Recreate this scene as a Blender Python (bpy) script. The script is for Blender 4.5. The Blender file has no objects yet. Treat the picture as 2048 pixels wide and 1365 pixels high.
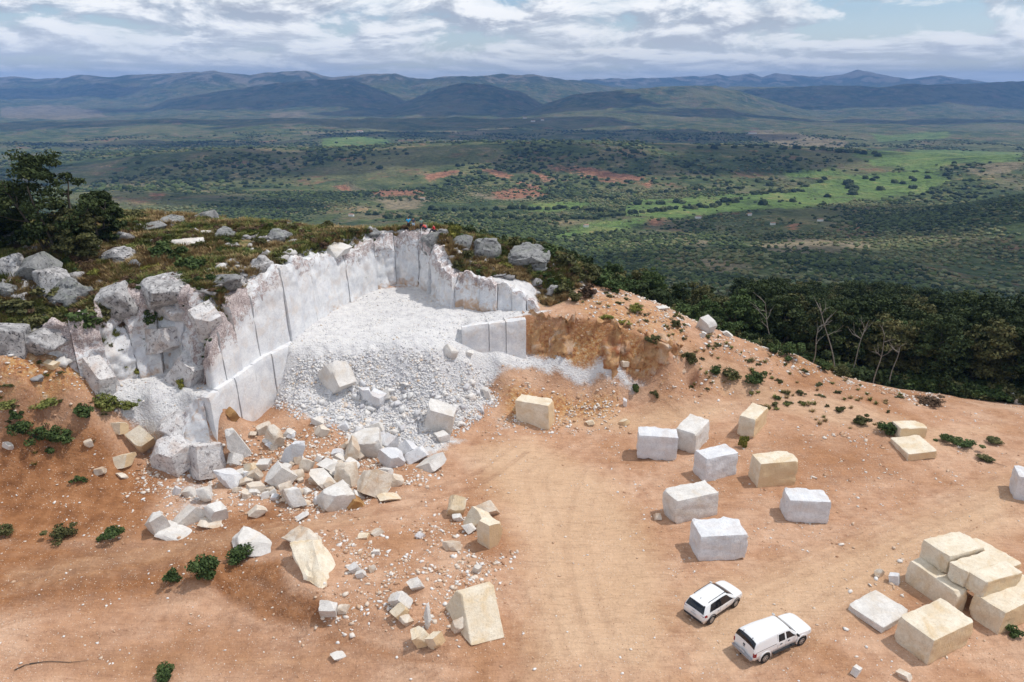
import bpy, bmesh, math, random
import numpy as np
from mathutils import Vector, Matrix, Euler
R = math.radians
rng = np.random.default_rng(7)
random.seed(7)

# ------------------------------------------------------------------ camera, sky, sun, exposure
scene = bpy.context.scene
col = scene.collection
CAMZ = 34.0
PITCH = 20.2
cam_d = bpy.data.cameras.new('camera')
cam = bpy.data.objects.new('camera', cam_d)
col.objects.link(cam)
cam_d.lens = 24.0; cam_d.sensor_width = 36.0
cam_d.clip_start = 0.5; cam_d.clip_end = 60000
cam.location = (0, 0, CAMZ)
cam.rotation_euler = (R(90 - PITCH), 0, 0)
scene.camera = cam
scene.render.resolution_x = 1024; scene.render.resolution_y = 682

SUN_EL = 62.0; SUN_AZ = 84.0      # azimuth measured from +Y (into the view) towards +X (right)
sun_d = bpy.data.lights.new('sun', 'SUN')
sun_d.energy = 2.45; sun_d.angle = R(1.0); sun_d.color = (1.0, 0.955, 0.89)
sun = bpy.data.objects.new('sun', sun_d); col.objects.link(sun)
sdir = Vector((math.sin(R(SUN_AZ)) * math.cos(R(SUN_EL)), math.cos(R(SUN_AZ)) * math.cos(R(SUN_EL)), math.sin(R(SUN_EL))))
sun.rotation_euler = sdir.to_track_quat('Z', 'Y').to_euler()
sun.location = (60, 20, 120)

world = bpy.data.worlds.new('World'); scene.world = world
world.use_nodes = True
wt = world.node_tree; wt.nodes.clear()
def N(t, kind, **kw):
    n = t.nodes.new(kind)
    for k, v in kw.items():
        if k == 'inp':
            for kk, vv in v.items(): n.inputs[kk].default_value = vv
        else: setattr(n, k, v)
    return n
def Lk(t, a, b): t.links.new(a, b)
def mth(t, op, a, b=None, c=None, clamp=False):
    n = t.nodes.new('ShaderNodeMath'); n.operation = op; n.use_clamp = clamp
    for i, x in enumerate((a, b, c)):
        if x is None: continue
        if isinstance(x, (int, float)): n.inputs[i].default_value = x
        else: t.links.new(x, n.inputs[i])
    return n.outputs[0]
def ramp(t, fac, stops, interp='LINEAR'):
    n = t.nodes.new('ShaderNodeValToRGB'); n.color_ramp.interpolation = interp
    e = n.color_ramp.elements
    while len(e) < len(stops): e.new(0.5)
    for i, (p, c) in enumerate(stops):
        e[i].position = p; e[i].color = (c, c, c, 1) if isinstance(c, (int, float)) else (*c, 1)
    if fac is not None: t.links.new(fac, n.inputs[0])
    return n.outputs[0]
def mixc(t, fac, a, b, mode='MIX'):
    n = t.nodes.new('ShaderNodeMix'); n.data_type = 'RGBA'; n.blend_type = mode; n.clamp_factor = True
    for s, x in ((0, fac), (6, a), (7, b)):
        if isinstance(x, (int, float)): n.inputs[s].default_value = x
        elif isinstance(x, tuple): n.inputs[s].default_value = (*x, 1)
        else: t.links.new(x, n.inputs[s])
    return n.outputs[2]
def noise(t, vec, scale, detail=5, rough=0.55, dist=0.0):
    n = t.nodes.new('ShaderNodeTexNoise'); n.inputs['Scale'].default_value = scale
    n.inputs['Detail'].default_value = detail; n.inputs['Roughness'].default_value = rough
    n.inputs['Distortion'].default_value = dist
    if vec is not None: t.links.new(vec, n.inputs['Vector'])
    return n.outputs['Fac']

sky = N(wt, 'ShaderNodeTexSky', sky_type='NISHITA', sun_disc=False, sun_elevation=R(SUN_EL), sun_rotation=R(SUN_AZ), altitude=600, air_density=1.0, dust_density=1.2, ozone_density=1.2)
skyc = N(wt, 'ShaderNodeVectorMath', operation='SCALE', inp={'Scale': 0.12}); Lk(wt, sky.outputs[0], skyc.inputs[0])
tc = N(wt, 'ShaderNodeTexCoord')
sep = N(wt, 'ShaderNodeSeparateXYZ'); Lk(wt, tc.outputs['Generated'], sep.inputs[0])
hl = mth(wt, 'SQRT', mth(wt, 'ADD', mth(wt, 'MULTIPLY', sep.outputs[0], sep.outputs[0]), mth(wt, 'ADD', mth(wt, 'MULTIPLY', sep.outputs[1], sep.outputs[1]), 1e-4)))
def cloud_vec(dz, sh=0.0):
    cmb = N(wt, 'ShaderNodeCombineXYZ')
    Lk(wt, mth(wt, 'ADD', mth(wt, 'MULTIPLY', mth(wt, 'DIVIDE', sep.outputs[0], hl), 7.5), 11.3 + sh), cmb.inputs[0])
    Lk(wt, mth(wt, 'MULTIPLY', mth(wt, 'DIVIDE', sep.outputs[1], hl), 7.5), cmb.inputs[1])
    lz = mth(wt, 'LOGARITHM', mth(wt, 'ADD', mth(wt, 'MAXIMUM', sep.outputs[2], 0.0), 0.04), 2.718)
    Lk(wt, mth(wt, 'ADD', mth(wt, 'MULTIPLY', lz, 2.9), dz), cmb.inputs[2])
    return cmb.outputs[0]
v0 = cloud_vec(0.0)
big = noise(wt, v0, 0.42, 2, 0.5)
d1 = noise(wt, v0, 1.0, 10, 0.60, 0.35); d2 = noise(wt, cloud_vec(0.22, 0.10), 1.0, 10, 0.60, 0.35)
dens = mth(wt, 'ADD', mth(wt, 'MULTIPLY', d1, 0.75), mth(wt, 'MULTIPLY', big, 0.35))
cmask = ramp(wt, dens, [(0.475, 0.0), (0.525, 0.75), (0.60, 1.0)])
lit = mth(wt, 'ADD', mth(wt, 'MULTIPLY', mth(wt, 'SUBTRACT', d1, d2), 3.6), mth(wt, 'SUBTRACT', 0.93, mth(wt, 'MULTIPLY', dens, 0.72)))
cshade = ramp(wt, lit, [(0.25, (0.46, 0.50, 0.57)), (0.45, (0.66, 0.695, 0.745)), (0.58, (0.88, 0.90, 0.92)), (0.75, (1.06, 1.06, 1.05))])
skymix = mixc(wt, cmask, skyc.outputs[0], cshade)
hor = ramp(wt, sep.outputs[2], [(0.0, 0.8), (0.03, 0.45), (0.09, 0.0)])
skymix = mixc(wt, hor, skymix, (0.98, 1.04, 1.10))
bg = N(wt, 'ShaderNodeBackground', inp={'Strength': 1.0}); Lk(wt, skymix, bg.inputs[0])
wo = N(wt, 'ShaderNodeOutputWorld'); Lk(wt, bg.outputs[0], wo.inputs[0])

scene.view_settings.view_transform = 'Standard'; scene.view_settings.look = 'None'
scene.view_settings.gamma = 1.0; scene.view_settings.exposure = 0.18
scene.view_settings.use_curve_mapping = False
scene.render.engine = 'CYCLES'
scene.cycles.max_bounces = 5; scene.cycles.diffuse_bounces = 3; scene.cycles.volume_bounces = 0
scene.cycles.transparent_max_bounces = 6
scene.cycles.use_denoising = True

# ------------------------------------------------------------------ helpers
def tag(o, label=None, cat=None, group=None, kind=None):
    if label: o['label'] = label
    if cat: o['category'] = cat
    if group: o['group'] = group
    if kind: o['kind'] = kind
    return o
def link(name, me, mat=None, parent=None, loc=None, rot=None, smooth=False):
    if isinstance(mat, (list, tuple)):
        for m in mat: me.materials.append(m)
    elif mat is not None and len(me.materials) == 0: me.materials.append(mat)
    if smooth: me.polygons.foreach_set('use_smooth', np.ones(len(me.polygons), dtype=bool))
    o = bpy.data.objects.new(name, me); col.objects.link(o)
    if parent is not None: o.parent = parent
    if loc is not None: o.location = loc
    if rot is not None: o.rotation_euler = rot
    return o
def empty(name, loc=(0, 0, 0), rz=0.0):
    o = bpy.data.objects.new(name, None); col.objects.link(o)
    o.location = loc; o.rotation_euler = (0, 0, rz); o.empty_display_size = 0.3
    return o
def mesh_np(name, V, F):
    """V (n,3), F (m,k) uniform faces"""
    me = bpy.data.meshes.new(name)
    V = np.ascontiguousarray(V, dtype=np.float32); F = np.ascontiguousarray(F, dtype=np.int32)
    m, k = F.shape
    me.vertices.add(len(V)); me.vertices.foreach_set('co', V.ravel())
    me.loops.add(m * k); me.loops.foreach_set('vertex_index', F.ravel())
    me.polygons.add(m); me.polygons.foreach_set('loop_start', np.arange(0, m * k, k, dtype=np.int32))
    me.polygons.foreach_set('loop_total', np.full(m, k, dtype=np.int32))
    me.update(calc_edges=True); me.validate()
    return me
def grid_faces(nr, nc):
    a = np.arange(nr * nc).reshape(nr, nc)
    return np.stack([a[:-1, :-1], a[:-1, 1:], a[1:, 1:], a[1:, :-1]], -1).reshape(-1, 4)
def vattr(me, name, arr):
    arr = np.asarray(arr, dtype=np.float32)
    if arr.ndim == 1:
        a = me.attributes.new(name, 'FLOAT', 'POINT'); a.data.foreach_set('value', arr)
    else:
        if arr.shape[1] == 3: arr = np.concatenate([arr, np.ones((len(arr), 1), np.float32)], 1)
        a = me.attributes.new(name, 'FLOAT_COLOR', 'POINT'); a.data.foreach_set('color', arr.ravel())
# --- numpy gradient noise
_perm = np.random.default_rng(3).permutation(512).astype(np.int64)
_perm = np.concatenate([_perm, _perm, _perm])
_g = np.random.default_rng(4).normal(size=(512, 3)); _g /= np.linalg.norm(_g, axis=1)[:, None]
def perlin(x, y, z=None):
    x = np.asarray(x, float); y = np.asarray(y, float); z = np.zeros_like(x) + (0.37 if z is None else z)
    xi = np.floor(x).astype(np.int64); yi = np.floor(y).astype(np.int64); zi = np.floor(z).astype(np.int64)
    xf, yf, zf = x - xi, y - yi, z - zi
    def fade(t): return t * t * t * (t * (t * 6 - 15) + 10)
    u, v, w = fade(xf), fade(yf), fade(zf)
    def gr(a, b, c):
        h = _perm[(_perm[(_perm[(xi + a) & 511] + yi + b) & 511] + zi + c) & 511]
        g = _g[h]
        return g[..., 0] * (xf - a) + g[..., 1] * (yf - b) + g[..., 2] * (zf - c)
    def lp(a, b, t): return a + (b - a) * t
    return lp(lp(lp(gr(0,0,0), gr(1,0,0), u), lp(gr(0,1,0), gr(1,1,0), u), v),
              lp(lp(gr(0,0,1), gr(1,0,1), u), lp(gr(0,1,1), gr(1,1,1), u), v), w)
def fbm(x, y, z=None, oct=4, lac=2.0, gain=0.5):
    s = 0; a = 1.0; f = 1.0
    for i in range(oct):
        s = s + a * perlin(x * f + 13.7 * i, y * f - 7.3 * i, None if z is None else z * f + 3.1 * i)
        a *= gain; f *= lac
    return s * 1.3
def ridged(x, y, oct=4):
    s = 0; a = 1.0; f = 1.0
    for i in range(oct):
        s = s + a * (1 - 2.2 * np.abs(perlin(x * f + 5.1 * i, y * f + 9.2 * i))); a *= 0.5; f *= 2.05
    return s / 1.9
def sstep(a, b, x):
    t = np.clip((x - a) / (b - a), 0, 1); return t * t * (3 - 2 * t)
CP, SP = math.cos(R(PITCH)), math.sin(R(PITCH))
def P(u, v, z):
    """point of the place at height z seen along the photograph's pixel (u, v)"""
    t = (v - 682.5) / 1365; dn = SP + t * CP; fw = CP - t * SP; d = (CAMZ - z) / dn
    return ((u - 1024) / 1365 * d, fw * d, z)
def seg_dist(x, y, pl, closed=False):
    """distance of (x, y) to polyline"""
    best = np.full(np.shape(x), 1e9)
    n = len(pl)
    for i in range(n if closed else n - 1):
        ax, ay = pl[i][:2]; bx, by = pl[(i + 1) % n][:2]
        dx, dy = bx - ax, by - ay
        t = np.clip(((x - ax) * dx + (y - ay) * dy) / (dx * dx + dy * dy + 1e-12), 0, 1)
        best = np.minimum(best, np.hypot(x - ax - t * dx, y - ay - t * dy))
    return best
def inside(x, y, pl):
    c = np.zeros(np.shape(x), bool); n = len(pl)
    for i in range(n):
        ax, ay = pl[i][:2]; bx, by = pl[(i + 1) % n][:2]
        if ay == by: continue
        c ^= ((ay > y) != (by > y)) & (x < (bx - ax) * (y - ay) / (by - ay) + ax)
    return c
def sdist(x, y, pl):
    d = seg_dist(x, y, pl, True); return np.where(inside(x, y, pl), d, -d)
def rbf_fit(pts, lam=0.02):
    pts = np.array(pts, float); n = len(pts); X = pts[:, :2] / 50.0
    r = np.hypot(X[:, None, 0] - X[None, :, 0], X[:, None, 1] - X[None, :, 1])
    K = r + 0.0; A = np.zeros((n + 3, n + 3)); A[:n, :n] = K - lam * 0.0 * np.eye(n)
    A[:n, n] = 1; A[:n, n + 1:] = X; A[n, :n] = 1; A[n + 1:, :n] = X.T
    b = np.zeros(n + 3); b[:n] = pts[:, 2]
    w = np.linalg.lstsq(A, b, rcond=None)[0]
    return X, w
def rbf_eval(f, x, y):
    X, w = f; x = np.asarray(x, float) / 50; y = np.asarray(y, float) / 50; n = len(X)
    s = w[n] + w[n + 1] * x + w[n + 2] * y
    for i in range(n):
        s = s + w[i] * np.hypot(x - X[i, 0], y - X[i, 1])
    return s
# ------------------------------------------------------------------ the lie of the land
def PP(l): return [P(*a) for a in l]
common_left = PP([(0,700,13),(60,700,12.6),(0,760,11),(60,770,10.4),(0,800,9.3),(70,800,9),(-200,760,11.5),(-200,900,7)]) 
lowpts = common_left + PP([
 (120,745,10.6),(150,790,8.6),(200,795,7.6),(300,790,7.4),(420,788,7.4),(270,745,8.0),(360,740,8.0),
 (0,850,7.4),(100,850,6.4),(190,865,5.6),(235,850,5.2),(0,930,4.4),(120,930,3.4),(230,930,2.6),(300,905,2.0),
 (300,850,4.6),(370,880,3.4),(395,945,0.6),(430,935,0.6),(330,985,1.0),(220,1000,1.0),(0,1000,2.0),(100,1020,1.2),
 (0,1100,0.9),(200,1120,0.4),(400,1080,0.3),(300,1060,0.5),(500,1040,0.4),(700,1030,0.3),
 (0,1200,0.0),(0,1365,-1.4),(150,1200,-0.2),(300,1200,-1.0),(200,1300,-1.4),(400,1300,-1.5),(450,1185,-1.0),(430,1150,0.3),
 (560,1140,0.9),(600,1180,0.7),(640,1200,0.6),(560,1230,-0.7),(600,1260,-1.1),(650,1250,-0.8),(600,1340,-1.3),(800,1330,-0.9),
 (720,1240,-0.2),(750,1100,0.7),(850,1180,0.7),(820,1080,0.7),(930,1060,0.7),(960,1160,0.3),(880,1290,-0.3),(1000,1330,-0.3),
 (1040,1050,0.1),(1050,1200,0),(1100,1000,0.1),(1000,930,0.3),(900,960,0.4),(850,1000,0.4),
 (480,850,2.0),(545,812,2.6),(600,850,3.0),(660,850,2.7),(600,940,1.2),(520,960,0.9),(480,930,1.2),(700,900,1.0),(640,1010,0.4),(750,960,0.5),(420,1000,0.7),
 (560,790,4.0),(585,750,5.6),(580,695,8.3),(630,760,5.5),(640,700,7.9),(700,700,7.9),(800,700,7.9),(870,705,7.4),(900,760,4.4),(800,780,4.2),(720,780,4.6),
 (985,790,2.0),(985,840,0.7),(930,860,0.5),(860,885,0.5),(780,870,0.9),(700,820,3.2),(840,940,0.4),(960,770,3.2),(930,720,6.2),
 (700,655,8.6),(800,655,8.6),(700,608,9.0),(755,585,9.3),(850,585,9.3),(880,610,9.3),(830,620,9.1),(900,640,9.1),(960,640,8.9),
 (1000,720,5.6),(1055,700,5.8),(1055,735,4.4),(1120,712,5.8),(1200,730,5.2),(1100,755,3.6),(1180,770,2.9),(1265,785,2.2),(1290,740,4.2),(1240,735,4.9),
 (1030,775,3.0),(1030,850,0.5),(1150,790,2.0),(1150,855,0.2),(1250,805,1.4),(1250,850,0.3),(1090,800,1.7),(1000,900,0.3),
 (1380,780,2.0),(1450,790,1.7),(1350,830,0.8),(1420,850,0.7),(1320,900,0.1),(1400,890,0.4),(1500,870,0.9),(1500,800,1.5),(1600,800,1.6),(1600,860,1.2),(1600,930,0.5),
 (1700,860,1.1),(1820,890,0.9),(1830,930,0.3),(1700,940,0.5),(1760,980,0.1),(1900,880,0.5),(2048,860,0.1),(2048,950,0.1),(1550,1000,0.05),(1400,1050,0),(1300,1000,0),(1700,1100,0),
 (1200,1000,0),(1200,1200,0),(1420,1220,0),(1540,1290,0),(1900,1100,0.1),(1900,1300,0.1),(2100,1365,0),(1300,1365,0),(1600,1200,0)]) 
hillR = PP([(1340,705,6.5),(1400,740,4.4),(1480,770,2.6),(1530,740,3.2),(1500,690,4.9),(1430,660,6.0),(1330,614,8.6),(1300,660,8.3),(1600,712,3.0),(1600,760,1.9),
 (1700,762,1.4),(1700,810,1.4),(1790,790,0.8),(1860,795,0.3),(1860,830,0.6),(2048,818,0.0),(2200,830,0.0)])
behind = [(-100,120,4),(-70,112,10),(-45,108,12),(-30,112,8),(-13,104,10),(-13,118,3),(0,100,10),(0,112,3),(8,94,10.5),(14,96,6),(20,93,4.5),(28,90,1),(28,105,-5),(38,88,-2),(45,85,-3),(52,80,-2.2),(60,76,-1.6),(72,76,-2.5),
 (40,105,-8),(60,95,-5.5),(80,90,-6),(80,120,-15),(55,122,-14),(10,125,-6),(70,60,0),(85,60,-2),(80,40,0),(80,20,0),(-80,20,-1),(-80,45,3),(0,15,0),(-40,18,-2),(40,15,0),(-100,60,14),(-100,90,14)]
topR = PP([(1085,600,9.9),(1100,590,10.3),(1200,592,10.6),(1200,640,9.6),(1260,600,10.0),(1300,640,8.6)])
L_f = rbf_fit(lowpts + hillR + topR + behind)
hillU = common_left + PP([(230,660,14.0),(300,640,14.8),(380,640,14.8),(440,640,14.4),(330,600,15.3),(200,620,14.6),(100,640,14.0),(20,640,14.2),(120,560,16.6),(0,560,17.2),
 (230,540,16.8),(350,540,16.6),(130,500,18.0),(0,470,18.6),(250,430,18.6),(300,470,18.0),(400,445,18.0),(450,500,17.0),(520,570,15.4),(560,545,15.6),(600,520,16.0),
 (550,455,17.2),(650,470,16.6),(700,480,16.2),(755,485,16.0),(800,474,16.2),(840,474,16.2),(870,465,16.2),(930,480,15.2),(1000,495,14.6),(880,520,14.6),(910,545,13.2),(980,560,12.4),
 (1060,570,11.8),(1100,520,13.2),(1160,560,11.6),(1000,525,13.6)])
U_f = rbf_fit(hillU + behind + topR + hillR + PP([(1085,605,9.9),(1130,600,10.2)]))
benchpts = PP([(900,640,9.2),(940,650,9.3),(960,625,9.4),(1070,630,9.7),(1055,642,9.7),(1130,645,9.6),(1200,655,9.3),(1250,672,8.6),(1300,695,7.4),(1340,705,6.6),(1000,640,9.5)])
B_f = rbf_fit(benchpts + topR + hillR + behind)

# cliff lines in plan (foot of each face)
K1 = [(-31.6,58.1),(-30.0,56.6),(-28.0,56.3),(-26.7,61.0),(-25.5,65.3),(-24.2,67.6),(-23.3,69.4)]            # lower tier of the sawn wall
K2 = [(-42.5,56.2),(-39.2,57.0),(-37.4,59.0),(-35.4,61.6),(-32.6,62.4),(-29.9,60.9),(-28.2,59.0),(-27.4,61.0),(-25.9,66.0),(-24.2,68.9),(-22.2,75.0),(-20.3,81.6),(-17.8,86.2),(-15.4,88.2),(-12.2,87.6),(-10.4,84.6),(-9.0,80.8),(-6.8,78.4),(-3.8,77.4),(0.0,76.5),(3.2,76.0)]
K3 = [(-6.0,71.6),(-4.2,71.8),(1.8,73.0),(5.5,72.6),(9.8,71.7),(13.0,70.8),(16.4,70.6),(19.5,72.2)]
A_M = K1 + [(-24.5,74),(-33,70),(-38,62),(-36.5,58.8)]
A_U = K2 + [(6.5,77.5),(12,86),(20,130),(-110,130),(-110,56.2)]
A_B = K3 + [(24,77),(22,90),(3,80),(-6,77)]
SETB = 0.9
def near_h(x, y, fine=True):
    x = np.asarray(x, float); y = np.asarray(y, float)
    L = rbf_eval(L_f, x, y)
    nl = fbm(x / 7, y / 7, oct=3) * 0.16 + fbm(x / 1.9, y / 1.9, oct=3) * 0.055
    if fine: L = L + nl
    wM = sstep(0.15, 1.3, sdist(x, y, A_M))
    M = 7.45 + 0.12 * fbm(x / 2, y / 2, oct=3)
    # only where the platform stands higher than the low ground
    L2 = np.where(wM > 0, L + (np.maximum(M, L) - L) * wM, L)
    wB = sstep(0.2, 1.4, sdist(x, y, A_B))
    B = rbf_eval(B_f, x, y) + (nl if fine else 0)
    L2 = L2 + (np.maximum(B, L2) - L2) * wB
    wU = sstep(0.3, 1.7, sdist(x, y, A_U))
    U = rbf_eval(U_f, x, y)
    if fine:
        rough = sstep(0, 6, sdist(x, y, A_U))
        sdu = sdist(x, y, A_U)
        U = U + 0.75 * np.exp(-(np.maximum(sdu, 0) / 4.5) ** 2) * sstep(-46, -40, x) * sstep(4, 0, x) 
        U = U + rough * (fbm(x / 5, y / 5, oct=4) * 0.55 + np.maximum(0, fbm(x / 2.1 + 9, y / 2.1, oct=4)) * 0.5)
    return L2 + (U - L2) * wU
X0, X1, Y0, Y1 = -80.0, 84.0, 18.0, 124.0
GS = 0.2
gx = np.arange(X0, X1 + 1e-6, GS); gy = np.arange(Y0, Y1 + 1e-6, GS)
GX, GY = np.meshgrid(gx, gy)
GH = near_h(GX, GY)

# ---- far land
PR_r = [0, 60, 120, 200, 400, 700, 1000, 1200, 2500, 6000, 16000]
PR_z = [0, 0, -12, -45, -100, -136, -158, -168, -176, -180, -165]
def bump(x, y, cx, cy, sx, sy, h, rot=0.0):
    c, s = math.cos(rot), math.sin(rot); dx = x - cx; dy = y - cy
    a = (dx * c + dy * s) / sx; b = (-dx * s + dy * c) / sy
    return h * np.exp(-(a * a + b * b))
def ridge_def(uv, D, base=-178):
    az = []; hz = []
    for u, v in uv:
        t = (v - 682.5) / 1365; dn = SP + t * CP; fw = CP - t * SP
        az.append((u - 1024) / 1365 / fw); hz.append(CAMZ - D * dn / fw - base)
    return np.array(az), np.array(hz)
RIDGES = [  # crest seen in the photograph, distance, width towards and away, ruggedness
 ([(-700,170),(-200,160),(0,157),(40,155),(75,160),(110,159),(160,150),(240,154),(300,148),(370,146),(430,140),(500,150),(560,142),(610,139),(645,150),(700,158),(760,165),(900,185)], 10300, 2300, 1500, .34),
 ([(560,185),(640,160),(690,152),(740,146),(790,145),(820,154),(860,156),(900,151),(980,149),(1050,148),(1090,150),(1130,160),(1200,170),(1300,186)], 9600, 1900, 1400, .34),
 ([(200,232),(300,215),(340,198),(400,186),(480,175),(560,168),(640,160),(700,160),(760,178),(820,200),(880,225)], 7700, 1300, 900, .2),
 ([(760,228),(820,200),(880,177),(930,163),(980,166),(1040,182),(1080,205),(1120,228)], 7000, 1100, 800, .2),
 ([(1040,228),(1090,205),(1150,188),(1210,181),(1280,174),(1370,168),(1430,170),(1490,186),(1560,208),(1640,228)], 6300, 1200, 800, .26),
 ([(1380,200),(1460,176),(1560,174),(1640,171),(1700,168),(1760,172),(1830,166),(1900,167),(2000,164),(2100,163),(2600,160)], 8300, 1300, 1200, .26),
 ([(900,175),(1150,161),(1210,158),(1290,158),(1350,156),(1400,154),(1435,149),(1460,154),(1500,148),(1525,155),(1550,147),(1575,151),(1620,155),(1680,150),(1715,142),(1760,149),(1820,159),(1880,152),(1930,160),(2048,162),(2700,158)], 13200, 1500, 1100, .3),
]
RD = [(*ridge_def(uv, D), D, wf, wb, rg) for uv, D, wf, wb, rg in RIDGES]
def far_only(x, y):
    r = np.hypot(x, y)
    z = np.interp(r, PR_r, PR_z)
    ok = sstep(150, 600, r)
    z = z + ok * fbm(x / 420, y / 420, oct=4) * (10 + 12 * sstep(1800, 4000, r)) + ok * fbm(x / 110, y / 110 + 5, oct=3) * 2.0
    z = z + bump(x, y, -420, 2020, 1000, 330, 52) + bump(x, y, 260, 1930, 560, 300, 34) + bump(x, y, 900, 2150, 420, 330, 30)
    z = z + bump(x, y, 830, 960, 230, 190, 62, 0.3) + bump(x, y, 1500, 1700, 500, 330, 60)
    z = z + bump(x, y, 260, 700, 140, 110, 14) + bump(x, y, 60, 560, 120, 80, 12) + bump(x, y, -700, 1200, 380, 260, 35)
    z = z + bump(x, y, -1500, 4300, 1500, 500, 42) + bump(x, y, 600, 4700, 1500, 420, 34) + bump(x, y, -600, 3300, 700, 260, 20)
    az = x / np.maximum(y, 1.0); az = np.where(y > 0, np.clip(az, -1.25, 1.25), np.sign(x) * 1.25)
    Ye = np.where(np.abs(az) >= 1.25, r / math.hypot(1, 1.25), y)
    out = z
    for a, h, D, wf, wb, rg in RD:
        hh = np.interp(az, a, h, left=h[0], right=h[-1])
        if h[0] < 60: hh = np.where(az < a[0], h[0] * np.exp(-((az - a[0]) / .05) ** 2), hh)
        if h[-1] < 60: hh = np.where(az > a[-1], h[-1] * np.exp(-((az - a[-1]) / .05) ** 2), hh)
        Dd = D * (1 + 0.035 * np.sin(az * 9 + D))
        s = (Ye - Dd)
        sc = Ye / D  # keep the crest at its angle
        w = np.where(s < 0, wf, wb)
        q = np.abs(s) / w
        prof = np.exp(-(q * 1.25) ** 1.6)
        rn = ridged(x / (wf * 0.42), y / (wf * 0.5), 4)
        crest = hh * (Dd / D)
        e = crest * prof * (1 - rg * 2.3 * np.clip(q, 0.04, 1.0) * (1 - rn)) + crest * 0.05 * fbm(x / 520, y / 420, oct=4) * prof
        out = np.maximum(out, z + (e) * 1.0) if D > 9000 else np.maximum(out, z + e)
    return out
def far_h(x, y):
    x = np.asarray(x, float); y = np.asarray(y, float)
    cx = np.clip(x, X0, X1); cy = np.clip(y, Y0, Y1)
    d = np.hypot(x - cx, y - cy)
    ix = np.clip(((cx - X0) / GS).astype(int), 0, len(gx) - 1); iy = np.clip(((cy - Y0) / GS).astype(int), 0, len(gy) - 1)
    edge = GHs[iy, ix]
    w = sstep(0, 170, d)
    return edge * (1 - w) + far_only(x, y) * w
def blur_edge(H):
    Hs = H.copy()
    k = 15
    for ax in (0, 1):
        pad = [(0, 0), (0, 0)]; pad[ax] = (k, k)
        c = np.cumsum(np.pad(Hs, pad, mode='edge'), axis=ax)
        n = Hs.shape[ax]
        hi = np.take(c, range(2 * k, 2 * k + n), axis=ax); lo = np.take(c, range(0, n), axis=ax)
        Hs = (hi - lo) / (2 * k)
    return Hs
GHs = blur_edge(GH)
def H(x, y):
    """height of the quarry ground (bilinear)"""
    x = np.asarray(x, float); y = np.asarray(y, float)
    fx = np.clip((x - X0) / GS, 0, len(gx) - 1.001); fy = np.clip((y - Y0) / GS, 0, len(gy) - 1.001)
    i = fx.astype(int); j = fy.astype(int); a = fx - i; b = fy - j
    return (GH[j, i] * (1 - a) + GH[j, i + 1] * a) * (1 - b) + (GH[j + 1, i] * (1 - a) + GH[j + 1, i + 1] * a) * b
def G(u, v, smin=30.0):
    """where the line of sight of a photograph pixel meets the quarry ground"""
    t = (v - 682.5) / 1365
    d = np.array([(u - 1024) / 1365, CP - t * SP, -(SP + t * CP)])
    s = np.arange(smin, 135, 0.1)
    X = s * d[0]; Y = s * d[1]; Z = CAMZ + s * d[2]
    k = np.argmax(Z < H(X, Y))
    if k == 0 and not (Z[0] < H(X[0], Y[0])): k = len(s) - 1
    return float(X[k]), float(Y[k]), float(H(X[k], Y[k]))
def Gf(u, v):
    """same for the far land"""
    t = (v - 682.5) / 1365
    d = np.array([(u - 1024) / 1365, CP - t * SP, -(SP + t * CP)])
    s = 120 * 1.004 ** np.arange(0, 1200)
    X = s * d[0]; Y = s * d[1]; Z = CAMZ + s * d[2]
    k = int(np.argmax(Z < far_h(X, Y)))
    if k == 0: k = len(s) - 1
    return float(X[k]), float(Y[k]), float(far_h(X[k], Y[k]))
# ------------------------------------------------------------------ ground materials
def new_mat(name):
    m = bpy.data.materials.new(name); m.use_nodes = True
    t = m.node_tree; t.nodes.clear()
    out = t.nodes.new('ShaderNodeOutputMaterial'); b = t.nodes.new('ShaderNodeBsdfPrincipled')
    t.links.new(b.outputs[0], out.inputs[0]); b.inputs['Roughness'].default_value = 0.9
    b.inputs['Specular IOR Level'].default_value = 0.25
    return m, t, b
def geo_pos(t):
    return t.nodes.new('ShaderNodeNewGeometry').outputs['Position']
def attr(t, name):
    a = t.nodes.new('ShaderNodeAttribute'); a.attribute_name = name; return a
def bumpn(t, h, strength, dist, b, prev=None):
    n = t.nodes.new('ShaderNodeBump'); n.inputs['Strength'].default_value = strength; n.inputs['Distance'].default_value = dist
    t.links.new(h, n.inputs['Height'])
    if prev is not None: t.links.new(prev, n.inputs['Normal'])
    if b is not None: t.links.new(n.outputs[0], b.inputs['Normal'])
    return n.outputs[0]
def voro(t, vec, scale, feature='F1', rnd=1.0):
    n = t.nodes.new('ShaderNodeTexVoronoi'); n.feature = feature; n.inputs['Scale'].default_value = scale
    n.inputs['Randomness'].default_value = rnd
    t.links.new(vec, n.inputs['Vector']); return n
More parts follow.
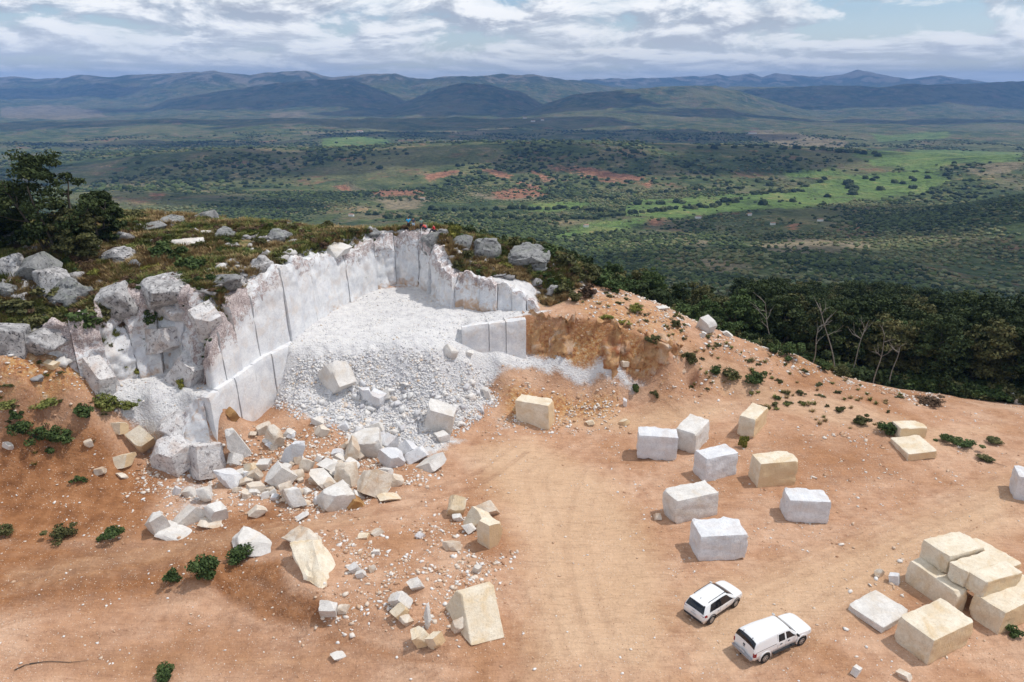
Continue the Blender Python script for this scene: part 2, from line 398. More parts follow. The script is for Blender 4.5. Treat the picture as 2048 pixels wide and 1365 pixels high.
def ground_material():
    m, t, b = new_mat('quarry_soil')
    p = geo_pos(t)
    z1 = attr(t, 'zone'); z2 = attr(t, 'zone2'); rut = attr(t, 'rut').outputs['Fac']
    s1 = t.nodes.new('ShaderNodeSeparateColor'); t.links.new(z1.outputs['Color'], s1.inputs[0])
    s2 = t.nodes.new('ShaderNodeSeparateColor'); t.links.new(z2.outputs['Color'], s2.inputs[0])
    nb = noise(t, p, 0.16, 5, 0.6); nm = noise(t, p, 0.9, 6, 0.62); nf = noise(t, p, 5.0, 4, 0.65); nff = noise(t, p, 22.0, 3, 0.6)
    def edge(sock, amt=0.7, lo=0.42, hi=0.58):
        a = mth(t, 'MULTIPLY', mth(t, 'SUBTRACT', nm, 0.5), amt)
        a2 = mth(t, 'MULTIPLY', mth(t, 'SUBTRACT', nf, 0.5), amt * 0.8)
        s = mth(t, 'ADD', mth(t, 'ADD', sock, a), a2)
        return ramp(t, s, [(lo, 0.0), (hi, 1.0)])
    base = ramp(t, nb, [(0.36, (0.41, 0.218, 0.118)), (0.5, (0.50, 0.293, 0.184)), (0.64, (0.57, 0.367, 0.248))])
    var = ramp(t, nm, [(0.3, (0.82, 0.78, 0.76)), (0.5, (1, 1, 1)), (0.7, (1.12, 1.14, 1.16))])
    base = mixc(t, 1.0, base, var, 'MULTIPLY')
    # dark red-brown earth, plus shade painted along the foreground bank
    dk = ramp(t, nm, [(0.32, (0.20, 0.085, 0.036)), (0.5, (0.30, 0.135, 0.058)), (0.68, (0.39, 0.19, 0.09))])
    base = mixc(t, edge(s2.outputs[1], 0.8, 0.25, 0.8), base, dk)
    # ochre rubble
    oc = ramp(t, noise(t, p, 2.2, 6, 0.7), [(0.34, (0.22, 0.085, 0.035)), (0.46, (0.43, 0.20, 0.085)), (0.56, (0.52, 0.30, 0.12)), (0.68, (0.60, 0.50, 0.38))])
    base = mixc(t, edge(s1.outputs[1], 0.8, 0.3, 0.75), base, oc)
    # light compacted track
    base = mixc(t, mth(t, 'MULTIPLY', edge(s2.outputs[2], 0.5, 0.25, 0.85), 0.75), base, (0.62, 0.425, 0.275))
    # ruts
    rr = mth(t, 'MULTIPLY', rut, ramp(t, nf, [(0.3, 0.25), (0.7, 1.0)]))
    base = mixc(t, mth(t, 'MULTIPLY', rr, 0.95), base, (0.30, 0.165, 0.10))
    # fine sandy grain
    gr = ramp(t, nff, [(0.25, (0.80, 0.79, 0.78)), (0.5, (1, 1, 1)), (0.75, (1.16, 1.17, 1.18))])
    base = mixc(t, 0.75, base, gr, 'MULTIPLY')
    # hill turf and weathered rock ground
    tf = ramp(t, noise(t, p, 1.3, 6, 0.7), [(0.32, (0.07, 0.085, 0.03)), (0.45, (0.17, 0.145, 0.06)), (0.55, (0.29, 0.205, 0.105)), (0.68, (0.40, 0.31, 0.20))])
    gk = ramp(t, noise(t, p, 2.6, 8, 0.75, 0.6), [(0.36, (0.045, 0.042, 0.045)), (0.45, (0.17, 0.16, 0.165)), (0.53, (0.42, 0.41, 0.41)), (0.62, (0.66, 0.64, 0.63))])
    tf = mixc(t, ramp(t, mth(t, 'ADD', noise(t, p, 0.5, 5, 0.6), mth(t, 'MULTIPLY', s2.outputs[0], 0.35)), [(0.53, 0.0), (0.61, 1.0)]), tf, gk)
    base = mixc(t, edge(s1.outputs[2], 0.6, 0.3, 0.7), base, tf)
    # white marble dust and chippings
    wn = ramp(t, noise(t, p, 1.1, 7, 0.7), [(0.30, (0.46, 0.45, 0.46)), (0.42, (0.62, 0.61, 0.62)), (0.55, (0.70, 0.69, 0.685)), (0.7, (0.745, 0.73, 0.715))])
    chip = voro(t, p, 6.0); chc = t.nodes.new('ShaderNodeSeparateColor'); t.links.new(chip.outputs['Color'], chc.inputs[0])
    wn2 = mixc(t, ramp(t, mth(t, 'MULTIPLY', chc.outputs[0], s2.outputs[0]), [(0.2, 0.0), (0.9, 0.6)]), wn, (0.52, 0.51, 0.53))
    wm = edge(s1.outputs[0], 0.75, 0.34, 0.62)
    base = mixc(t, wm, base, wn2)
    # scattered pale pebbles
    v = voro(t, p, 6.5); vc = t.nodes.new('ShaderNodeSeparateColor'); t.links.new(v.outputs['Color'], vc.inputs[0])
    gate = ramp(t, noise(t, p, 0.35, 4, 0.6), [(0.40, 0.0), (0.62, 1.0)])
    pb = mth(t, 'MULTIPLY', mth(t, 'LESS_THAN', v.outputs['Distance'], mth(t, 'MULTIPLY', vc.outputs[1], 0.26)), mth(t, 'GREATER_THAN', mth(t, 'ADD', vc.outputs[0], mth(t, 'MULTIPLY', gate, 0.30)), 0.88))
    base = mixc(t, pb, base, (0.66, 0.56, 0.46))
    for sc_, thr_, cl_ in ((13.0, 0.90, (0.70, 0.60, 0.50)), (9.0, 0.93, (0.25, 0.12, 0.07))):
        v2 = voro(t, p, sc_); v2c = t.nodes.new('ShaderNodeSeparateColor'); t.links.new(v2.outputs['Color'], v2c.inputs[0])
        pb2 = mth(t, 'MULTIPLY', mth(t, 'LESS_THAN', v2.outputs['Distance'], mth(t, 'MULTIPLY', v2c.outputs[1], 0.34)), mth(t, 'GREATER_THAN', mth(t, 'ADD', v2c.outputs[0], mth(t, 'MULTIPLY', gate, 0.2)), thr_))
        base = mixc(t, mth(t, 'MULTIPLY', pb2, 0.85), base, cl_)
    # streaks dragged out by loader blades and wheels
    mp = t.nodes.new('ShaderNodeMapping'); mp.inputs['Scale'].default_value = (0.35, 2.6, 1.0); mp.inputs['Rotation'].default_value = (0, 0, R(-24)); t.links.new(p, mp.inputs[0])
    stn = noise(t, mp.outputs[0], 1.1, 6, 0.7, 1.6)
    base = mixc(t, mth(t, 'MULTIPLY', mth(t, 'SUBTRACT', 1.0, wm), 0.6), base, mixc(t, 1.0, base, ramp(t, stn, [(0.34, (0.74, 0.70, 0.68)), (0.48, (1, 1, 1)), (0.64, (1.14, 1.14, 1.13))]), 'MULTIPLY'))
    t.links.new(base, b.inputs['Base Color'])
    b1 = bumpn(t, nm, 0.65, 0.45, None)
    b2 = bumpn(t, nf, 0.7, 0.14, None, b1)
    chv = bumpn(t, mth(t, 'MULTIPLY', chip.outputs['Distance'], wm), 0.5, 0.10, None, b2)
    bumpn(t, nff, 0.5, 0.03, b, chv)
    return m
M_GROUND = ground_material()

def poly(uv): return [G(u, v)[:2] for u, v in uv]
def zone(uv, soft=1.2, amp=1.0):
    return np.clip(0.5 + sdist(GX, GY, poly(uv)) / (2 * soft), 0, 1) * amp
def mx(*a):
    r = a[0]
    for b in a[1:]: r = np.maximum(r, b)
    return r
white = mx(
    zone([(600,640),(556,700),(545,800),(620,835),(700,860),(760,905),(870,880),(985,800),(970,770),(1060,735),(1150,765),(1265,785),(1285,770),(1150,735),(1050,708),(980,670),(1100,622),(960,600),(880,590),(850,560),(750,560),(690,590)], 0.8),
    zone([(200,800),(250,735),(340,700),(430,780),(425,930),(300,900),(235,820)], 1.0, 0.95),
    zone([(865,540),(940,560),(1075,580),(1075,625),(960,622),(880,612)], 0.8, 0.9),
    zone([(770,460),(900,465),(870,520),(760,520)], 1.0, 0.8),
    zone([(640,500),(760,480),(760,510),(600,540)], 1.2, 0.8),
    zone([(730,870),(850,860),(930,880),(830,930)], 1.2, 0.75),
    zone([(330,960),(420,950),(450,1020),(340,1050)], 1.0, 0.45),
    zone([(980,835),(1060,840),(1000,870)], 1.5, 0.5))
ochre = mx(
    zone([(0,720),(200,700),(215,790),(100,800),(0,800)], 1.5),
    zone([(1055,650),(1300,700),(1310,745),(1150,745),(1055,710)], 0.8),
    zone([(1000,770),(1240,790),(1230,850),(1010,850)], 1.4, 0.8),
    zone([(1130,600),(1330,615),(1400,690),(1300,690),(1150,640)], 1.6, 0.55),
    zone([(1320,720),(1560,790),(1400,800)], 1.5, 0.6),
    zone([(1550,700),(1700,770),(1620,760),(1500,700)], 1.0, 0.4))
dark = mx(
    zone([(0,840),(200,850),(330,950),(300,1060),(120,1090),(0,1110),(-80,900)], 2.0, 1.0),
    zone([(-60,1060),(300,1090),(560,1000),(640,1060),(480,1130),(400,1180),(-60,1240)], 1.6, 0.85),
    zone([(340,1170),(460,1120),(560,1120),(580,1190),(650,1200),(655,1262),(520,1240),(440,1190)], 0.6, 1.0), zone([(640,1268),(800,1300),(900,1330),(780,1330),(640,1290)], 0.6, 0.7),  # eroded bank: dark earth, with the shadow under its overhang painted in
    zone([(1150,640),(1300,700),(1260,720),(1150,690)], 0.7, 1.0),
    zone([(0,1300),(500,1250),(800,1365),(0,1365)], 2.0, 0.45),
    zone([(880,1050),(1010,1010),(1050,1100),(960,1150)], 1.2, 0.55),
    zone([(1520,860),(1780,870),(1840,960),(1650,985),(1500,920)], 1.5, 0.5),
    zone([(1600,720),(1880,790),(1800,830),(1560,760)], 1.0, 0.5),
    zone([(1750,880),(2048,960),(2048,1050),(1850,1000)], 1.5, 0.2))
track = mx(
    zone([(930,900),(1060,870),(1240,960),(1350,1150),(1350,1365),(1050,1365),(1040,1100)], 2.5, 0.9),
    zone([(1340,1180),(1700,1080),(2048,930),(2048,1060),(1700,1250),(1400,1365)], 2.5, 0.9),
    zone([(1040,830),(1340,800),(1500,800),(1420,850),(1250,870)], 1.5, 0.8),
    zone([(1300,650),(1450,720),(1700,800),(1900,860),(2048,830),(1900,910),(1650,850),(1440,790)], 1.5, 0.6),
    zone([(0,1130),(400,1060),(760,1010),(780,1050),(430,1110),(0,1200)], 1.6, 0.5),
    zone([(100,1290),(600,1290),(900,1330),(600,1365),(100,1365)], 2.5, 0.4))
hillmask = np.clip(0.5 + (sdist(GX, GY, A_U) - 0.8) / 1.6, 0, 1)
# rear and right flanks of the hill, beyond the crest
edgepoly = [(-30,200),(-10,95),(3,92.5),(11,90),(20,87),(27,85),(36.5,84.5),(43,82),(50,78.5),(60,74),(90,69),(140,60),(140,200)]
flank = np.clip(0.5 + sdist(GX, GY, edgepoly) / 2.0, 0, 1)
turf = mx(hillmask * (1 - 0.9 * zone([(860,550),(940,560),(1075,585),(1075,640),(870,640)], 1.0)), flank,
          zone([(-60,690),(180,690),(200,740),(80,720),(-60,735)], 1.2, 0.8),
          zone([(30,800),(260,810),(220,860),(140,870),(40,860)], 0.9, 0.35))
grey = mx(zone([(620,700),(560,800),(620,835),(700,860),(850,870),(985,800),(940,730),(880,700)], 1.0),
          hillmask * zone([(100,560),(420,560),(440,660),(220,700),(-50,690),(-50,500)], 3, 0.45),
          zone([(560,560),(760,500),(760,470),(620,490)], 1.5, 0.5))
turf = turf * (1 - 0.85 * np.clip(white * 1.3 - 0.2, 0, 1))

# wheel ruts along the tracks
rut = np.zeros_like(GX)
def add_rut(uv, offs=(-0.95, -0.68, 0.68, 0.95), w=0.13, amp=1.0, dep=0.06):
    global rut
    pts = [G(u, v)[:2] for u, v in uv]
    # smooth polyline
    pp = np.array(pts); tt = np.linspace(0, len(pp) - 1, 40)
    sx = np.interp(tt, range(len(pp)), pp[:, 0]); sy = np.interp(tt, range(len(pp)), pp[:, 1])
    for _ in range(3):
        sx[1:-1] = (sx[:-2] + sx[1:-1] * 2 + sx[2:]) / 4; sy[1:-1] = (sy[:-2] + sy[1:-1] * 2 + sy[2:]) / 4
    tx = np.gradient(sx); ty = np.gradient(sy); n = np.hypot(tx, ty); nx, ny = -ty / n, tx / n
    for o in offs:
        pl = list(zip(sx + nx * o, sy + ny * o))
        x0, x1 = min(p[0] for p in pl) - 1, max(p[0] for p in pl) + 1; y0, y1 = min(p[1] for p in pl) - 1, max(p[1] for p in pl) + 1
        i0, i1 = np.searchsorted(gx, [x0, x1]); j0, j1 = np.searchsorted(gy, [y0, y1])
        if i1 <= i0 or j1 <= j0: continue
        d = seg_dist(GX[j0:j1, i0:i1], GY[j0:j1, i0:i1], pl)
        k = np.exp(-(d / w) ** 2) * amp * (0.55 + 0.45 * np.clip(fbm(GX[j0:j1, i0:i1] / 3, GY[j0:j1, i0:i1] / 3, oct=2) * 2 + .5, 0, 1))
        rut[j0:j1, i0:i1] = np.maximum(rut[j0:j1, i0:i1], k)
        GH[j0:j1, i0:i1] -= k * dep
        kb = np.exp(-((d - 0.42) / 0.2) ** 2) * amp
        GH[j0:j1, i0:i1] += kb * dep * 0.6
for uv, a in [([(0,1180),(200,1140),(420,1085),(620,1040),(800,1010),(960,960),(1040,900)], .8),
              ([(0,1150),(220,1110),(430,1066),(640,1025),(820,985)], .8),
              ([(0,1235),(180,1180),(400,1120),(640,1070)], .8), ([(0,1205),(160,1165),(380,1105),(560,1062),(760,1030)], .7), ([(40,1260),(240,1225),(420,1215),(560,1245)], .6), ([(0,1130),(200,1092),(420,1052)], .7), ([(200,1330),(500,1310),(800,1345)], .6),
              ([(60,1300),(400,1270),(640,1300),(900,1350)], .5), ([(480,1180),(560,1235),(640,1275),(760,1300),(880,1330)], .9),
              ([(540,1190),(640,1250),(760,1275),(900,1300)], .8), ([(0,1330),(300,1290),(600,1330)], .4),
              ([(1340,1300),(1500,1180),(1700,1090),(1900,1010),(2048,950)], .45),
              ([(1500,1365),(1650,1220),(1850,1080),(2048,990)], .5), ([(1420,1180),(1640,1100),(1850,1010),(2048,930)], .4),
              ([(1180,1365),(1120,1200),(1100,1050),(1060,950),(1160,880),(1340,820),(1500,805),(1640,800)], .35),
              ([(1240,1365),(1170,1200),(1150,1060),(1180,950),(1240,900)], .35),
              ([(1265,785),(1360,810),(1480,800),(1600,792)], .5), ([(1290,760),(1400,795),(1560,812),(1700,850),(1850,900)], .5),
              ([(1300,660),(1400,705),(1500,750),(1640,790),(1800,850)], .5), ([(1480,790),(1650,830),(1800,890),(1900,930)], .4),
              ([(1450,1010),(1600,1060),(1750,1060)], .35), ([(1300,960),(1400,1000),(1520,1010),(1650,1060)], .35),
              ([(1330,980),(1500,960),(1680,980),(1900,960)], .3), ([(640,655),(760,660),(900,690),(1050,735),(1265,785)], .3),
              ([(900,1100),(1000,1150),(1060,1250),(1080,1365)], .3)]:
    add_rut(uv, amp=a)
GH = GH + sstep(0.1, 0.5, grey * white) * fbm(GX / 1.1, GY / 1.1, oct=3) * 0.35
me = mesh_np('quarry_ground', np.stack([GX.ravel(), GY.ravel(), GH.ravel()], 1), grid_faces(*GX.shape))
vattr(me, 'zone', np.stack([white.ravel(), ochre.ravel(), turf.ravel()], 1))
vattr(me, 'zone2', np.stack([grey.ravel(), dark.ravel(), track.ravel()], 1))
vattr(me, 'rut', rut.ravel())
tag(link('quarry_ground', me, M_GROUND, smooth=True), kind='structure')

# ------------------------------------------------------------------ far land: valley and mountains
fa = np.radians(np.concatenate([np.linspace(-180, -46, 36, endpoint=False), np.linspace(-46, 46, 760), np.linspace(46, 180, 37)[1:]]))
fr = np.concatenate([[8.0, 16.0], np.geomspace(24, 15500, 500)])
FA, FR = np.meshgrid(fa, fr)
FX, FY = FR * np.sin(FA), FR * np.cos(FA)
FZ = far_h(FX, FY)
din = np.minimum(np.minimum(FX - X0, X1 - FX), np.minimum(FY - Y0, Y1 - FY))
FZ = FZ - 5.0 * sstep(-0.5, 5, din) - 0.15
FZ = np.where(FR > 15000, FZ - 60, FZ)
farpast = np.zeros_like(FX); farred = np.zeros_like(FX); fartan = np.zeros_like(FX); fardark = np.zeros_like(FX)
def fpoly(uv, soft):
    pl = [Gf(u, v)[:2] for u, v in uv]
    return np.clip(0.5 + sdist(FX, FY, pl) / (2 * soft), 0, 1)
for uv in [[(1230,425),(1270,398),(1400,392),(1540,385),(1610,372),(1690,352),(1750,345),(1880,340),(1900,360),(1860,385),(1760,400),(1600,418),(1420,432),(1340,440),(1250,432)],
           [(1030,412),(1130,404),(1200,405),(1180,418),(1080,425)], [(1090,470),(1190,445),(1340,436),(1300,452),(1180,470),(1110,482)],
           [(1700,310),(1830,300),(2048,305),(2048,325),(1900,330),(1750,335)], [(1800,330),(1900,322),(1880,340),(1800,345)],
           [(640,278),(780,282),(800,290),(640,290)],[(1560,345),(1660,335),(1700,352),(1580,360)],[(1740,268),(1900,262),(1900,275),(1760,285)]]:
    farpast = np.maximum(farpast, fpoly(uv, 18))
for uv in [[(850,352),(880,345),(915,344),(900,352),(860,364)], [(960,337),(1010,345),(1030,352),(1020,360),(980,352)], [(1090,330),(1180,335),(1290,355),(1280,366),(1180,352),(1110,345)],
           [(730,385),(780,380),(850,382),(840,392),(760,396)], [(980,385),(1030,375),(1100,385),(1100,395),(990,398)], [(670,372),(700,368),(700,382),(680,380)],
           [(1280,370),(1310,358),(1300,378)], [(1060,340),(1110,360),(1090,368)], [(1290,440),(1330,436),(1330,452),(1290,452)], [(1480,300),(1520,302),(1510,306)], [(1570,450),(1600,448),(1590,460)],
           [(300,390),(330,386),(330,393),(305,396)],[(1700,452),(1730,455),(1710,462)], [(1150,350),(1230,362),(1300,372),(1200,366)], [(1030,362),(1100,378),(1060,382)]]:
    farred = np.maximum(farred, fpoly(uv, 12))
for uv in [[(1500,268),(1560,262),(1620,272),(1700,285),(1690,296),(1560,290)], [(1900,345),(1980,330),(2048,322),(2048,342),(1960,352)], [(1500,490),(1580,476),(1720,482),(1750,492),(1640,512),(1540,505)],
           [(740,396),(860,400),(840,420),(780,420)], [(1180,452),(1240,440),(1260,452),(1200,466)], [(900,262),(980,266),(960,272),(900,270)], [(600,266),(720,263),(720,267),(610,270)],
           [(0,212),(140,212),(200,222),(230,236),(120,240),(0,236)], [(1370,480),(1440,482),(1420,496),(1380,494)], [(940,384),(1000,390),(1100,392),(1080,402),(960,400)],
           [(540,226),(620,226),(600,236),(540,236)], [(1400,520),(1500,530),(1440,545)], [(1500,262),(1550,258),(1540,270),(1490,272)]]:
    fartan = np.maximum(fartan, fpoly(uv, 16))
crest_frac = np.clip((FZ + 20) / 300, 0, 1)
me = mesh_np('valley', np.stack([FX.ravel(), FY.ravel(), FZ.ravel()], 1), grid_faces(*FX.shape)[:, ::-1])
vattr(me, 'fz', np.stack([farpast.ravel(), farred.ravel(), fartan.ravel()], 1))
vattr(me, 'rockiness', crest_frac.ravel())
def far_material():
    m, t, b = new_mat('valley_bush')
    p = geo_pos(t)
    s = t.nodes.new('ShaderNodeSeparateColor'); t.links.new(attr(t, 'fz').outputs['Color'], s.inputs[0])
    rk = attr(t, 'rockiness').outputs['Fac']
    nb = noise(t, p, 0.0022, 7, 0.62); nn_ = noise(t, p, 0.0035, 5, 0.6, 0.6); nm = noise(t, p, 0.012, 6, 0.62); nf = noise(t, p, 0.09, 5, 0.65); nff = noise(t, p, 0.55, 4, 0.7)
    g = ramp(t, nm, [(0.32, (0.036, 0.062, 0.020)), (0.44, (0.062, 0.095, 0.030)), (0.55, (0.115, 0.145, 0.048)), (0.68, (0.22, 0.20, 0.09))])
    g = mixc(t, ramp(t, nb, [(0.48, 0.0), (0.62, 0.75)]), g, (0.21, 0.20, 0.09))
    g = mixc(t, ramp(t, noise(t, p, 0.006, 6, 0.7, 0.5), [(0.53, 0.0), (0.62, 0.75)]), g, (0.215, 0.175, 0.11))
    g = mixc(t, ramp(t, noise(t, p, 0.0075, 7, 0.72), [(0.57, 0.0), (0.66, 0.75)]), g, (0.29, 0.15, 0.09))
    def ed(sock): return ramp(t, mth(t, 'ADD', sock, mth(t, 'ADD', mth(t, 'MULTIPLY', mth(t, 'SUBTRACT', nf, 0.5), 2.0), mth(t, 'MULTIPLY', mth(t, 'SUBTRACT', nm, 0.5), 2.4))), [(0.38, 0.0), (0.85, 1.0)])
    pas = ramp(t, nm, [(0.35, (0.11, 0.19, 0.045)), (0.5, (0.15, 0.235, 0.06)), (0.66, (0.24, 0.28, 0.09))])
    g = mixc(t, ed(s.outputs[2]), g, ramp(t, nm, [(0.35, (0.20, 0.165, 0.10)), (0.65, (0.33, 0.27, 0.17))]))
    g = mixc(t, ed(s.outputs[0]), g, pas)
    g = mixc(t, ed(s.outputs[1]), g, ramp(t, nf, [(0.35, (0.29, 0.12, 0.065)), (0.65, (0.42, 0.22, 0.13))]))
    g = mixc(t, mth(t, 'MULTIPLY', ramp(t, rk, [(0.35, 0.0), (0.6, 1.0)]), 0.7), g, (0.035, 0.055, 0.030))
    g = mixc(t, ramp(t, mth(t, 'ADD', mth(t, 'MULTIPLY', rk, 0.30), nn_), [(0.68, 0.0), (0.76, 0.75)]), g, (0.33, 0.28, 0.23))
    # bushes as light and dark speckle
    sp = ramp(t, nff, [(0.30, (0.50, 0.55, 0.52)), (0.5, (0.95, 0.95, 0.95)), (0.68, (1.35, 1.32, 1.25))])
    g = mixc(t, 0.8, g, sp, 'MULTIPLY')
    sp2 = ramp(t, nf, [(0.33, (0.55, 0.6, 0.58)), (0.5, (0.96, 0.96, 0.96)), (0.66, (1.3, 1.28, 1.2))])
    g = mixc(t, 0.75, g, sp2, 'MULTIPLY')
    t.links.new(g, b.inputs['Base Color'])
    b0 = bumpn(t, noise(t, p, 0.0045, 6, 0.65, 0.5), 0.9, 130.0, None); b1 = bumpn(t, nm, 0.6, 20.0, None, b0); b2 = bumpn(t, nf, 0.6, 5.0, None, b1); bumpn(t, nff, 0.6, 2.0, b, b2)
    return m
M_FAR = far_material()
tag(link('valley', me, M_FAR, smooth=True), kind='structure')

# ------------------------------------------------------------------ the air
def box_mesh(name, x0, x1, y0, y1, z0, z1):
    V = [(x0,y0,z0),(x1,y0,z0),(x1,y1,z0),(x0,y1,z0),(x0,y0,z1),(x1,y0,z1),(x1,y1,z1),(x0,y1,z1)]
    F = [(0,3,2,1),(4,5,6,7),(0,1,5,4),(1,2,6,5),(2,3,7,6),(3,0,4,7)]
    me = bpy.data.meshes.new(name); me.from_pydata(V, [], F); me.update(); return me
hm = bpy.data.materials.new('air'); hm.use_nodes = True; ht = hm.node_tree; ht.nodes.clear()
ho = ht.nodes.new('ShaderNodeOutputMaterial'); hv = ht.nodes.new('ShaderNodeVolumePrincipled')
hv.inputs['Color'].default_value = (0.22, 0.47, 0.98, 1); hv.inputs['Density'].default_value = 9.0e-5; hv.inputs['Anisotropy'].default_value = 0.0
ht.links.new(hv.outputs[0], ho.inputs['Volume'])
top = max(float(FZ.max()), 60) + 25
hz = link('haze', box_mesh('haze', -16500, 16500, -16500, 16500, float(FZ.min()) - 3, top), hm)
tag(hz, kind='stuff')

# ------------------------------------------------------------------ clouds overhead, whose shadows lie on the valley
def cloud_mat():
    m, t, b = new_mat('cloud_white'); b.inputs['Base Color'].default_value = (0.9, 0.9, 0.92, 1); b.inputs['Roughness'].default_value = 1.0
    return m
M_CLOUD = cloud_mat()
CLOUD_Z = 1500.0
def shadow_at(u, v, rx, ry, rot=0.0, seed=0):
    """a flat-bottomed heap cloud placed so that its shadow falls where the photograph shows one"""
    gx_, gy_, gz_ = Gf(u, v)
    k = (CLOUD_Z - gz_) / sdir.z
    cx, cy = gx_ + sdir.x * k, gy_ + sdir.y * k
    bm = bmesh.new(); bmesh.ops.create_icosphere(bm, subdivisions=5, radius=1.0)
    V = np.array([v_.co[:] for v_ in bm.verts])
    n = fbm(V[:, 0] * 1.6 + seed * 3.3, V[:, 1] * 1.6, V[:, 2] * 1.6 + seed, oct=5)
    V = V * (1 + 0.55 * n)[:, None]
    c, s = math.cos(rot), math.sin(rot)
    x = V[:, 0] * rx; y = V[:, 1] * ry; z = np.where(V[:, 2] > 0, V[:, 2] * 0.35, V[:, 2] * 0.08) * min(rx, ry)
    for i, v_ in enumerate(bm.verts): v_.co = (x[i] * c - y[i] * s, x[i] * s + y[i] * c, z[i])
    me = bpy.data.meshes.new('cloud'); bm.to_mesh(me); bm.free()
    o = link('cloud', me, M_CLOUD, loc=(cx, cy, CLOUD_Z), smooth=True)
    tag(o, kind='structure')
for i, a in enumerate([
    (1550,520,330,150,.2),(1150,540,230,90,.0),(1950,600,260,130,0),(1700,440,260,130,.1),(1960,410,260,140,.2),
    (250,345,520,200,.1),(430,400,170,70,.0),(820,312,380,90,0),(1000,300,300,90,0),(1350,330,420,90,.1),(1550,310,300,120,0),
    (300,288,560,130,0),(1100,270,1000,300,0),(1250,280,700,190,0),(900,250,1100,330,.1),(60,252,800,200,0),(560,240,700,300,0),
    (560,190,1500,700,.1),(60,190,1200,500,0),(950,195,1100,700,0),(1150,205,600,420,0),(1800,245,1700,330,0),(1750,195,1500,500,0),(2000,185,900,600,0),(1580,185,700,350,0),(1300,262,400,120,0)]):
    shadow_at(*a, seed=i + 1)
